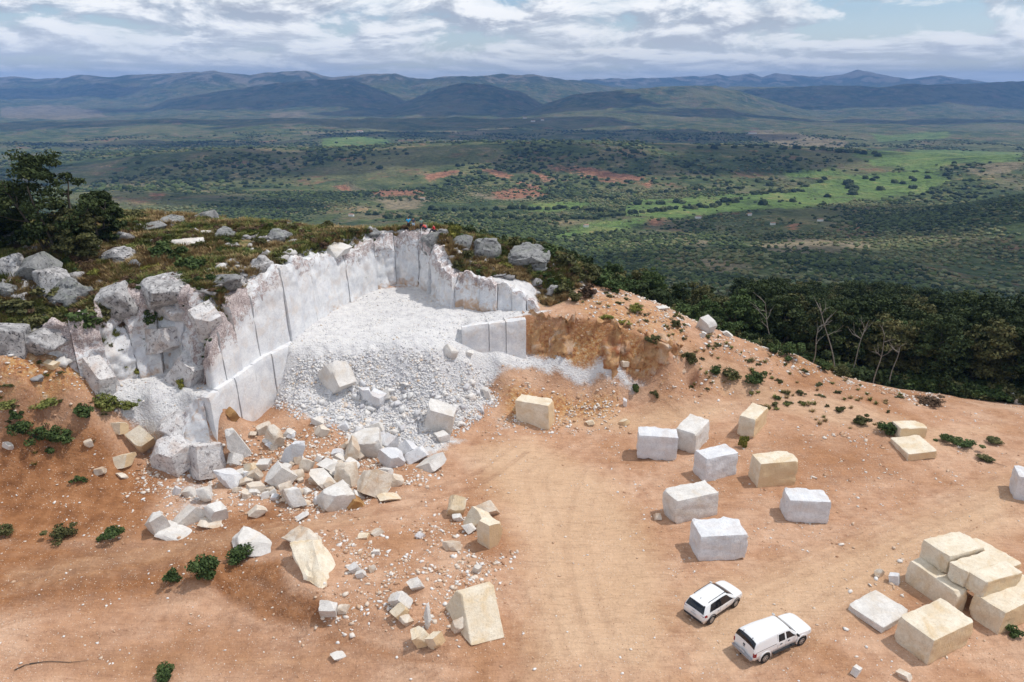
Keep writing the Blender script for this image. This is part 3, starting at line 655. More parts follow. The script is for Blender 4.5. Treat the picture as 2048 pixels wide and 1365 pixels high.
# ------------------------------------------------------------------ stone materials
def stone_mat(name, light, mid, stain, stain_amt=0.5, dark=(0.10, 0.095, 0.10), dark_amt=0.3, scale=1.0, weather=False, bumps=0.6, side_skin=None, flutes=0.0):
    """broken or sawn stone: mottled body colour, ochre stains, dark weathering"""
    m, t, b = new_mat(name)
    tcn = t.nodes.new('ShaderNodeTexCoord'); oi = t.nodes.new('ShaderNodeObjectInfo')
    if weather: p0 = geo_pos(t)
    else:
        ad = t.nodes.new('ShaderNodeVectorMath'); ad.operation = 'ADD'; t.links.new(tcn.outputs['Object'], ad.inputs[0])
        sc = t.nodes.new('ShaderNodeVectorMath'); sc.operation = 'SCALE'; cb = t.nodes.new('ShaderNodeCombineXYZ')
        for i in range(3): t.links.new(oi.outputs['Random'], cb.inputs[i])
        t.links.new(cb.outputs[0], sc.inputs[0]); sc.inputs['Scale'].default_value = 57.0; t.links.new(sc.outputs[0], ad.inputs[1]); p0 = ad.outputs[0]
    p = p0
    a = noise(t, p, 0.75 * scale, 6, 0.6, 0.4); c = noise(t, p, 2.6 * scale, 6, 0.68); f = noise(t, p, 9 * scale, 4, 0.65)
    base = ramp(t, a, [(0.34, mid), (0.55, light), (0.72, tuple(min(0.86, x * 1.06) for x in light))])
    base = mixc(t, ramp(t, c, [(0.36, 0.6), (0.5, 0.0)]), base, mid)
    sn = noise(t, p, 0.55 * scale, 5, 0.62, 0.8)
    base = mixc(t, mth(t, 'MULTIPLY', ramp(t, sn, [(0.50, 0.0), (0.66, 1.0)]), stain_amt), base, stain)
    vein = noise(t, p, 1.3 * scale, 5, 0.6, 1.6)
    base = mixc(t, mth(t, 'MULTIPLY', ramp(t, vein, [(0.468, 0.0), (0.492, 1.0), (0.516, 0.0)]), 0.35), base, tuple(x * 0.62 for x in mid))
    dn = ramp(t, noise(t, p, 2.1 * scale, 9, 0.74, 0.5), [(0.54, 0.0), (0.60, 1.0)])
    if weather:
        w = attr(t, 'weather').outputs['Fac']; st = attr(t, 'stain').outputs['Fac']
        wn = mth(t, 'ADD', w, mth(t, 'MULTIPLY', mth(t, 'SUBTRACT', noise(t, p, 1.7, 8, 0.74, 0.8), 0.5), 1.9))
        base = mixc(t, mth(t, 'MULTIPLY', ramp(t, wn, [(0.50, 0.0), (0.64, 1.0)]), 0.85), base,
                    ramp(t, f, [(0.34, (0.13, 0.09, 0.09)), (0.48, (0.36, 0.27, 0.255)), (0.62, (0.66, 0.58, 0.55))]))
        sm = mth(t, 'ADD', st, mth(t, 'MULTIPLY', mth(t, 'SUBTRACT', noise(t, p, 1.1, 6, 0.65, 1.0), 0.5), 1.4))
        base = mixc(t, mth(t, 'MULTIPLY', ramp(t, sm, [(0.45, 0.0), (0.75, 1.0)]), 0.8), base, (0.50, 0.30, 0.16))
    else:
        base = mixc(t, mth(t, 'MULTIPLY', dn, dark_amt), base, dark)
        if side_skin is not None:   # weathered skin kept on some of the upright faces
            sx_ = t.nodes.new('ShaderNodeSeparateXYZ'); t.links.new(tcn.outputs['Normal'], sx_.inputs[0])
            pick = mth(t, 'ADD', mth(t, 'MULTIPLY', sx_.outputs[0], 0.5), mth(t, 'MULTIPLY', sx_.outputs[1], -0.28))
            up = mth(t, 'SUBTRACT', 1.0, mth(t, 'ABSOLUTE', sx_.outputs[2]))
            sk = mth(t, 'MULTIPLY', ramp(t, mth(t, 'ADD', mth(t, 'ADD', pick, mth(t, 'MULTIPLY', oi.outputs['Random'], 0.5)), mth(t, 'MULTIPLY', mth(t, 'SUBTRACT', a, 0.5), 1.2)), [(0.20, 0.0), (0.55, 1.0)]), ramp(t, up, [(0.4, 0.0), (0.8, 0.8)]))
            base = mixc(t, sk, base, side_skin)
    g = ramp(t, f, [(0.3, (0.88, 0.88, 0.88)), (0.7, (1.07, 1.07, 1.07))])
    base = mixc(t, 0.8, base, g, 'MULTIPLY')
    # rusty soil dust near the foot of each stone lying about
    t.links.new(base, b.inputs['Base Color'])
    b1 = bumpn(t, c, bumps, 0.12, None)
    if flutes:   # half-round drill holes left along the split faces
        wv = t.nodes.new('ShaderNodeTexWave'); wv.bands_direction = 'X'; wv.inputs['Scale'].default_value = 1.6; wv.inputs['Distortion'].default_value = 0.4; t.links.new(tcn.outputs['Object'], wv.inputs['Vector'])
        b1 = bumpn(t, mth(t, 'MULTIPLY', wv.outputs['Fac'], ramp(t, sn, [(0.45, 0.0), (0.6, 1.0)])), flutes, 0.05, None, b1)
    bumpn(t, f, bumps, 0.035, b, b1)
    b.inputs['Roughness'].default_value = 0.85
    return m
M_FACE = stone_mat('sawn_marble_face', (0.78, 0.78, 0.785), (0.64, 0.65, 0.68), (0.66, 0.56, 0.48), 0.45, weather=True, bumps=0.35)
M_WHITE = stone_mat('white_marble', (0.74, 0.715, 0.685), (0.62, 0.59, 0.555), (0.60, 0.46, 0.30), 0.30, dark_amt=0.06)
M_GREYW = stone_mat('grey_white_marble', (0.74, 0.745, 0.765), (0.64, 0.645, 0.67), (0.60, 0.50, 0.44), 0.4, dark_amt=0.08, flutes=0.22)
M_CREAM = stone_mat('cream_stone', (0.78, 0.70, 0.57), (0.70, 0.59, 0.44), (0.66, 0.47, 0.25), 0.6, dark_amt=0.02, side_skin=(0.70, 0.50, 0.28), flutes=0.18)
M_RUBBLE = stone_mat('warm_rubble', (0.72, 0.65, 0.56), (0.60, 0.49, 0.385), (0.50, 0.30, 0.14), 0.55, dark_amt=0.08)
M_OCHRE = stone_mat('ochre_stone', (0.46, 0.27, 0.11), (0.33, 0.16, 0.06), (0.25, 0.11, 0.04), 0.5, dark_amt=0.1)
M_LICHEN = stone_mat('lichen_boulder', (0.31, 0.31, 0.305), (0.17, 0.17, 0.175), (0.25, 0.275, 0.22), 0.5, dark=(0.05, 0.048, 0.052), dark_amt=0.9, scale=1.3, bumps=0.9)
M_SPECK = stone_mat('speckled_boulder', (0.56, 0.545, 0.54), (0.27, 0.265, 0.27), (0.22, 0.205, 0.20), 0.8, dark=(0.05, 0.048, 0.052), dark_amt=1.0, scale=1.5, bumps=0.9)
M_FRACT = stone_mat('fractured_white_rock', (0.76, 0.74, 0.73), (0.58, 0.56, 0.56), (0.52, 0.38, 0.30), 0.6, dark=(0.13, 0.105, 0.11), dark_amt=0.75, scale=1.2, bumps=1.0)
M_BANK = stone_mat('ochre_bank', (0.52, 0.31, 0.15), (0.32, 0.125, 0.055), (0.62, 0.50, 0.40), 0.9, weather=True, bumps=1.0, scale=0.8)

# ------------------------------------------------------------------ the quarry faces, panel by panel
def z_at(v, Y):
    t = (v - 682.5) / 1365
    return CAMZ - Y * (SP + t * CP) / (CP - t * SP)
class Line:
    def __init__(s, pts):
        s.p = np.array(pts, float); d = np.hypot(*np.diff(s.p, axis=0).T); s.c = np.concatenate([[0], np.cumsum(d)]); s.L = s.c[-1]
    def at(s, q):
        q = np.asarray(q, float)
        return np.interp(q, s.c, s.p[:, 0]), np.interp(q, s.c, s.p[:, 1])
    def nrm(s, q):
        x0, y0 = s.at(np.clip(q - 0.5, 0, s.L)); x1, y1 = s.at(np.clip(q + 0.5, 0, s.L))
        dx, dy = x1 - x0, y1 - y0; n = np.hypot(dx, dy) + 1e-9
        return dy / n, -dx / n
    def s_u(s, u, z, lo=0, hi=None):
        q = np.linspace(lo, s.L if hi is None else hi, 600); x, y = s.at(q)
        uu = 1024 + 1365 * x / (y * CP + (CAMZ - z) * SP)
        return float(q[np.argmin(np.abs(uu - u))])
LK1, LK2, LK3 = Line(K1), Line(K2), Line(K3)
face = empty('quarry_face', (-25, 68, 8)); tag(face, kind='structure')
def panel(line, s0, s1, tops, offs=0.0, rough=0.05, toprough=0.25, batter=0.06, foot=None, cap=1.9, weather=(0.9, 0.0), stain=0.0, mat=None, flute=0.0, seed=0, curve=0.0, gap=0.035, parent=None, name='stone_panel', zb_add=-0.8, step=0.24):
    """one sawn or broken panel of the face: front, cap going back into the hill, and two sides"""
    s0 += gap; s1 -= gap
    nc = max(4, int((s1 - s0) / step)); q = np.linspace(s0, s1, nc + 1); f = (q - s0) / (s1 - s0)
    zt = np.interp(f, np.linspace(0, 1, len(tops)), tops) + toprough * fbm(q * 1.3 + seed, q * 0 + seed * 1.7, oct=4)
    x, y = line.at(q); nx, ny = line.nrm(q)
    if foot is None: zb = H(x + nx * 0.9, y + ny * 0.9) + zb_add
    else: zb = np.full_like(q, foot)
    zb = np.minimum(zb, zt - 0.5)
    hgt = float(np.mean(zt - zb)); nr = max(5, int(hgt / step))
    rows = []
    T = np.linspace(0, 1, nr + 1)[:, None]
    Z = zb[None] + (zt - zb)[None] * T
    S = np.broadcast_to(q[None], Z.shape)
    d = offs - batter * (Z - zb[None]) + curve * np.sin(f[None] * math.pi)
    top = sstep(0.45, 1.0, T)
    fq = fbm(S / 1.9 + seed, Z / 2.2, np.full_like(Z, seed * 3.1), oct=5)
    if rough > 0.25:   # broken along joints: steps instead of swells
        qq = (fq + 0.35 * (f[None] - .5)) * 4.5; fq = (np.floor(qq) + sstep(0.35, 0.65, qq - np.floor(qq))) / 4.5 + 0.22 * fbm(S / 0.6 + seed, Z / 0.6, oct=3)
    d = d + rough * 1.6 * fq + top * toprough * 0.9 * fbm(S / 1.1 + seed * 2, Z / 1.3, np.full_like(Z, seed + 5.5), oct=4)
    if flute: d = d + flute * (1 - np.abs(fbm(S / 0.9 + seed + Z * 0.10, Z / 6.0, np.full_like(Z, seed + .3), oct=4)) * 2.4)
    d = d - 0.10 * sstep(0.92, 1.0, T)
    X = x[None] + nx[None] * d; Y = y[None] + ny[None] * d
    # sides and back
    nb = 5; bd = np.linspace(0, 1, nb + 1)[1:]
    Xf, Yf, Zf = [X], [Y], [Z]
    xb, yb = x - nx * cap, y - ny * cap
    Ht = H(xb, yb)
    V = [np.stack([X.ravel(), Y.ravel(), Z.ravel()], 1)]; F = [grid_faces(nr + 1, nc + 1)]
    W = [np.broadcast_to(np.clip(sstep(0.35, 1.05, T) * weather[0] + weather[1], 0, 1), Z.shape).ravel()]
    n0 = V[0].shape[0]
    # cap
    k = 6; cf = np.linspace(0, 1, k + 1)[:, None]
    Xc = X[-1][None] * (1 - cf) + xb[None] * cf; Yc = Y[-1][None] * (1 - cf) + yb[None] * cf
    Zc = Z[-1][None] * (1 - sstep(0.35, 1, cf)) + (Ht[None] - 0.15) * sstep(0.35, 1, cf)
    Zc[1:] += 0.22 * toprough / 0.25 * fbm(Xc[1:] / 0.8, Yc[1:] / 0.8, oct=3)
    V.append(np.stack([Xc.ravel(), Yc.ravel(), Zc.ravel()], 1)); F.append(grid_faces(k + 1, nc + 1) + n0); n1 = n0 + V[1].shape[0]
    W.append(np.full(Xc.size, min(1, weather[0] * 0.8 + weather[1])))
    for side in (0, -1):
        Xs = X[:, side][:, None] * (1 - bd[None] * 1.0) + xb[side] * bd[None]; Ys = Y[:, side][:, None] * (1 - bd[None]) + yb[side] * bd[None]
        Xs = np.concatenate([X[:, side][:, None], Xs], 1); Ys = np.concatenate([Y[:, side][:, None], Ys], 1)
        Zs = np.broadcast_to(Z[:, side][:, None], Xs.shape)
        V.append(np.stack([Xs.ravel(), Ys.ravel(), Zs.ravel()], 1)); ff = grid_faces(nr + 1, nb + 1)
        F.append((ff if side == -1 else ff[:, ::-1]) + n1); n1 += Xs.size; W.append(np.full(Xs.size, 0.35 * weather[0] + weather[1]))
    V = np.concatenate(V); F = np.concatenate(F)
    me = mesh_np(name, V, F); vattr(me, 'weather', np.concatenate(W))
    zz = V[:, 2]; zlo = zb.min() + 0.8
    vattr(me, 'stain', np.clip(stain + 0.35 * sstep(2.0, 0.0, zz - zlo), 0, 1))
    o = link(name, me, mat or M_FACE, parent=None)
    if parent is None: parent = face
    o.parent = parent; o.matrix_parent_inverse = Matrix.Translation(parent.location).inverted()
    return o
# upper tier
base_u = [418, 449, 481, 519, 579, 606, 636, 700, 757]
tiers = [((722, 668), .30, .10), ((668, 622, 650), .38, .2), ((616, 590, 576), .18, .15), ((590, 560, 532), .22, .07), ((534, 529), .42, .08), ((524, 516, 522), .10, .1), ((520, 512, 515, 506), .0, .16), ((508, 500, 478), .05, .2)]
prev = LK2.s_u(418, 7.5, 12, 40)
for i, (tv, of, rg) in enumerate(tiers):
    nxt = LK2.s_u(base_u[i + 1], 8.0 + 0.2 * i, 16, 48)
    if nxt < prev + 0.8: nxt = prev + 0.8
    xs, ys = LK2.at(np.linspace(prev, nxt, len(tv)))
    tops = [z_at(v, y_ ) for v, y_ in zip(tv, ys)]
    panel(LK2, prev, nxt, tops, offs=of, rough=rg * .6, toprough=0.42, batter=0.05, gap=0.05, foot=6.6 if i < 4 else None, weather=((0.85, 0.12), (0.8, 0.12), (0.8, 0.1), (0.62, 0), (0.35, 0.02), (0.5, 0.1), (0.48, 0.0), (0.62, 0.05))[i], stain=0.0 if i < 6 else 0.1, seed=i + 1, flute=0.0 if i < 6 else 0.1)
    prev = nxt
s_corner = prev
# lower tier with its ledge
lo_u = [418, 437, 470, 508, 543, 583]
prev = LK1.s_u(418, 7.4, 3.0, 12) ; prev = max(prev, 4.0)
for i in range(5):
    nxt = LK1.s_u(lo_u[i + 1], 7.6 + 0.15 * i, 4.2, LK1.L) if i < 4 else LK1.L
    if nxt < prev + 0.6: nxt = prev + 0.6
    panel(LK1, prev, nxt, [7.45 + 0.2 * i, 7.6 + 0.22 * i], offs=0.12 + (0.06, 0.0, 0.1, 0.02, 0.14)[i], rough=0.03, toprough=0.05, batter=0.02, weather=(0.05, 0.0), stain=(0.25, 0.1, 0.05, 0.1, 0.15)[i], seed=i + 20, cap=1.3, zb_add=-1.2)
    prev = nxt
# the prow in front
panel(LK1, 0.1, 2.2, [4.6, 6.6], offs=1.6, rough=0.35, toprough=0.3, batter=0.42, weather=(0.4, 0.2), stain=0.25, seed=31, cap=2.2)
panel(LK1, 1.9, 4.25, [6.6, 7.3, 7.3], offs=1.3, rough=0.35, toprough=0.2, batter=0.3, weather=(0.3, 0.1), stain=0.42, seed=32, cap=2.2)
# broken walls of the hollow on the left
gs = np.linspace(1.0, float(LK2.c[6]), 8)
for i in range(7):
    xm, ym = LK2.at((gs[i] + gs[i + 1]) / 2); nx_, ny_ = LK2.nrm((gs[i] + gs[i + 1]) / 2)
    zu = float(H(xm - nx_ * 2.2, ym - ny_ * 2.2))
    panel(LK2, gs[i], gs[i + 1], [zu + 0.2, zu + 0.7, zu + 0.1], offs=(0.0, 0.7, 0.1, 0.5, 0.2, 0.8, 0.3)[i], rough=0.45, toprough=0.6, batter=0.12, weather=((0.6, 0.5), (0.5, 0.45), (0.55, 0.22), (0.5, 0.35), (0.5, 0.15), (0.5, 0.4), (0.5, 0.35))[i], stain=0.25, seed=41 + i, flute=0.0)
# niche at the back of the shelf
q0 = s_corner; ends = [q0, float(LK2.c[13]), float(LK2.c[14]), float(LK2.c[15]), float(LK2.c[16]), float(LK2.c[17]), float(LK2.c[18]), float(LK2.c[18]) + 2.1, float(LK2.c[19]), float(LK2.c[19]) + 1.7, LK2.L]
for i in range(len(ends) - 1):
    a, b_ = ends[i], ends[i + 1]
    if b_ < a + 0.6: b_ = a + 0.6
    xm, ym = LK2.at(np.array([a, (a + b_) / 2, b_])); nx_, ny_ = LK2.nrm(np.array([a, (a + b_) / 2, b_]))
    zu = H(xm - nx_ * 2.1, ym - ny_ * 2.1)
    panel(LK2, a, b_, list(zu + (np.array([0.0, 0.5, 0.0]) if i > 4 else np.array([-0.5, -0.1, -0.5]))), offs=(0.0, .1, .3, .2, .5, .1, .35, .0, .3, .1)[i], rough=0.3 if i < 7 else 0.2, toprough=0.5, batter=0.1, weather=(0.5, 0.2 if i not in (7, 8) else 0.05), stain=(0.25, .3, .15, .1, .1, .45, .3, .1, .05, .2)[i], seed=61 + i, flute=0.3 if i < 6 else 0.15)
# the low sawn step beside the ramp
qs = [0.4] + [LK3.s_u(u_, 8.0) for u_ in (978, 1012, 1052)]
for i in range(3):
    xm, ym = LK3.at(np.array([qs[i], qs[i + 1]])); zb_ = rbf_eval(B_f, xm, ym + 1.0)
    panel(LK3, qs[i], qs[i + 1], list(zb_ + 0.05), offs=0.15 + 0.1 * i, rough=0.06, toprough=0.12, batter=0.03, weather=(0.1, (0.0, 0.12, 0.25)[i]), stain=0.05, seed=81 + i, cap=1.8)
def surf_z(x, y):
    z = float(H(x, y))
    for o in col.objects:
        if o.name.startswith('stone_panel') and o.type == 'MESH':
            c = np.empty(len(o.data.vertices) * 3, np.float32); o.data.vertices.foreach_get('co', c); c = c.reshape(-1, 3)
            k = np.hypot(c[:, 0] - x, c[:, 1] - y) < 0.35
            if k.any(): z = max(z, float(c[k][:, 2].max()))
    return z
earth = empty('earth_bank', (9, 71.5, 6)); tag(earth, kind='structure')
for i, (a, b_) in enumerate(zip(np.linspace(qs[3], LK3.L, 8)[:-1], np.linspace(qs[3], LK3.L, 8)[1:])):
    xm, ym = LK3.at(np.array([a, (a + b_) / 2, b_])); zb_ = H(xm, ym + 2.0)
    panel(LK3, a - 0.1, b_ + 0.1, list(zb_ + np.array([0.0, 0.1, 0.0])), offs=(0.1, .5, .0, .7, .3, .8, .2)[i], rough=0.8, toprough=0.9, batter=0.28, weather=(0.1, (0.1, 0.0, 0.0, 0.1, 0.1, 0.2, 0.2)[i]), stain=(0.5, 0.1, 0.3, 0.2, 0.5, 0.5, 0.4)[i], seed=91 + i, cap=2.2, mat=M_BANK, flute=0.18, parent=earth, name='bank_section')
# ------------------------------------------------------------------ loose stones
def ico(sub):
    bm = bmesh.new(); bmesh.ops.create_icosphere(bm, subdivisions=sub, radius=1.0)
    V = np.array([v.co[:] for v in bm.verts]); F = np.array([[v.index for v in f.verts] for f in bm.faces]); bm.free(); return V, F
ICO = {k: ico(k) for k in (1, 2, 3, 4, 5)}
def rock_mesh(name, dims, seed, ang=0.8, sub=4, nplanes=9, flat=False):
    """broken stone: a ball cut by random planes, then roughened. dims are full sizes; foot at z=0"""
    r = np.random.default_rng(seed); V, F = ICO[sub]; V = V.copy() * 1.25
    nrm = r.normal(size=(nplanes, 3)); nrm /= np.linalg.norm(nrm, axis=1)[:, None]
    if ang > 0.5:   # add near-box planes so that joints read as joints
        Q = Euler((r.uniform(-.5, .5), r.uniform(-.5, .5), r.uniform(0, 3))).to_matrix()
        bx = np.array([[1,0,0],[-1,0,0],[0,1,0],[0,-1,0],[0,0,1],[0,0,-1]]) @ np.array(Q).T
        nrm = np.concatenate([bx, nrm])
    ds = np.concatenate([r.uniform(0.42, 0.80, 6) if ang > 0.5 else [], r.uniform(0.62, 1.02, nplanes)])
    for n, d in zip(nrm, ds):
        ex = V @ n - d; k = ex > 0; V[k] -= np.outer(ex[k], n) * ang
    # ledges and joints
    V = V * (1 + 0.05 * np.sign(np.sin(V[:, 2] * 7 + 2 * fbm(V[:, 0] * 1.5, V[:, 1] * 1.5, oct=2))) * (ang < 0.8))[:, None]
    rr = fbm(V[:, 0] * 2.2 + seed, V[:, 1] * 2.2, V[:, 2] * 2.2, oct=4) * (0.05 + 0.13 * (1 - ang)) + fbm(V[:, 0] * 7 + seed, V[:, 1] * 7, V[:, 2] * 7, oct=2) * 0.02
    V = V * (1 + rr)[:, None]
    lo, hi = V.min(0), V.max(0); V = (V - (lo + hi) / 2) / (hi - lo) * np.array(dims)
    V[:, 2] += dims[2] / 2
    me = mesh_np(name, V, F)
    if ang < 0.5: me.polygons.foreach_set('use_smooth', np.ones(len(F), bool))
    else:
        me.polygons.foreach_set('use_smooth', np.ones(len(F), bool)); me.set_sharp_from_angle(angle=R(24))
    return me
_seed = [100]
def rock_px(u0, v0, u1, v1, mat, name, label, cat='rock', ang=0.85, dp=0.75, group=None, sink=0.2, tilt=0.25, rz=None, sub=4, foot=0.2, base=None):
    _seed[0] += 1; sd = _seed[0]; r = np.random.default_rng(sd)
    uc = (u0 + u1) / 2; x, y, z = G(uc, v1 - foot * (v1 - v0)) if base is None else base
    d = y * CP + (CAMZ - z) * SP; th = math.atan2(CAMZ - z, y)
    w = (u1 - u0) * d / 1365 * 1.02; ext = (v1 - v0) * d / 1365
    de = dp * w; h = (ext - de * math.sin(th) * 0.75) / math.cos(th)
    h = max(h, 0.32 * ext); s = sink * h
    if cat == 'boulder': h *= 0.78; w *= 1.18; de *= 1.35
    me = rock_mesh(name, (w, de, h + s), sd, ang=ang, sub=sub)
    o = link(name, me, mat, loc=(x, y, z - s), rot=(r.uniform(-tilt, tilt) * .5, r.uniform(-tilt, tilt), (r.uniform(-.3, .3) if rz is None else rz)))
    tag(o, label, cat, group); return o
W_, C_, GW, OC, LI, SPK, RB = M_WHITE, M_CREAM, M_GREYW, M_OCHRE, M_LICHEN, M_SPECK, M_RUBBLE
hill = [
 (-18,434,64,504,LI,0.25,'large rounded grey-green boulder at the left edge beneath the dark tree'),
 (-6,503,42,562,SPK,0.5,'pale white-topped boulder at the left edge below the rounded grey-green one'),
 (34,500,108,566,LI,0.6,'broad grey slab boulder beside the white-topped one on the left hillside'),
 (62,522,136,588,SPK,0.6,'fractured grey boulder on the right end of the large boulder row at left'),
 (-10,560,30,592,LI,0.4,'low grey rock under the overhanging boulder row at the left edge'),
 (120,548,190,622,LI,0.45,'dark grey upright boulder beside the yellow-green shrub on the hill'),
 (208,560,272,626,SPK,0.55,'black and white speckled rock between two large boulders on the hill'),
 (280,545,386,604,SPK,0.55,'big speckled white boulder above the hollow in the quarry edge'),
 (322,588,404,636,M_FRACT,0.55,'pale lower part of broken rock just under the big speckled boulder'),
 (388,592,444,662,M_FRACT,0.7,'jagged white rock at the left corner of the sawn wall rim'),
 (40,640,140,702,SPK,0.55,'white-topped boulder with dark flank above the ochre slope'),
 (-8,645,46,704,SPK,0.6,'grey and white broken boulder at the left edge above the ochre slope'),
 (296,640,378,696,M_FRACT,0.7,'large pale block crowning the hollow left of the sawn wall'),
 (222,668,250,792,M_FRACT,0.7,'tall smooth grey slab standing at the left side of the hollow'),
 (178,700,226,792,M_FRACT,0.7,'dark streaked rock leaning against the tall smooth slab'),
 (330,690,400,786,M_FRACT,0.8,'smooth grey slanting slab on the right wall of the hollow'),
 (274,441,332,466,LI,0.6,'low grey slab on the skyline right of the dark tree'),
 (320,427,367,457,LI,0.8,'pointed grey slab next to the low slab on the skyline'),
 (394,417,431,448,LI,0.5,'upright notched grey boulder on the skyline'),
 (488,430,548,442,SPK,0.5,'flat pale rock on the skyline in the middle of the hilltop'),
 (540,453,584,489,LI,0.25,'round grey boulder standing in dry grass on the hilltop'),
 (500,506,548,548,SPK,0.35,'grey boulder with a dark hollow right at the wall rim'),
 (404,456,436,479,M_WHITE,0.6,'bright white rock beside a grey one on the hilltop'),
 (434,451,467,481,LI,0.4,'grey boulder to the right of the bright white hilltop rock'),
 (342,469,406,493,M_WHITE,0.55,'long pale rock lying in brown grass on the hilltop'),
 (231,462,263,486,SPK,0.5,'small pale boulder at the foot of the dark tree'),
 (214,490,266,527,SPK,0.45,'grey speckled boulder below the dark tree'),
 (262,516,284,539,LI,0.3,'small rounded grey stone left of the green shrub thicket'),
 (424,542,481,577,LI,0.35,'low grey boulder in scrub behind the wall rim'),
 (668,452,692,466,M_WHITE,0.5,'small bright white rock on the skyline left of the people'),
 (686,447,729,466,LI,0.3,'rounded grey rock on the skyline left of the people'),
 (843,455,894,503,LI,0.4,'large grey boulder the person in red sits on'),
 (733,459,762,478,LI,0.45,'grey rock on the rim just left of the standing people'),
 (946,467,998,522,LI,0.35,'tall grey boulder right of the people on the crest'),
 (1018,481,1096,534,LI,0.4,'wide grey boulder on the crest in front of the green trees'),
 (1122,508,1152,536,LI,0.4,'small grey boulder at the right end of the crest'),
 (903,464,946,500,LI,0.5,'grey rock overgrown with scrub between two crest boulders'),
 (453,484,482,501,SPK,0.5,'small pale rock in dry grass behind the round boulder'),
 (296,477,322,494,SPK,0.5,'small pale rock left of the long pale hilltop rock'),
 (92,716,116,734,C_,0.6,'small cream rock half buried in the ochre slope'),
 (640,484,690,506,M_WHITE,0.7,'broken white rock on the rim above the smooth sawn panels'),
 (1090,565,1128,588,SPK,0.6,'pale rock in scrub where the right-hand crest meets the path'),
]
for u0, v0, u1, v1, m_, an, lab in hill:
    rock_px(u0, v0, u1, v1, m_, 'boulder', lab, 'boulder', ang=min(1, an + .3), group='boulders on the hill', sink=0.55, tilt=0.2, sub=4 if (u1 - u0) < 60 else 5)
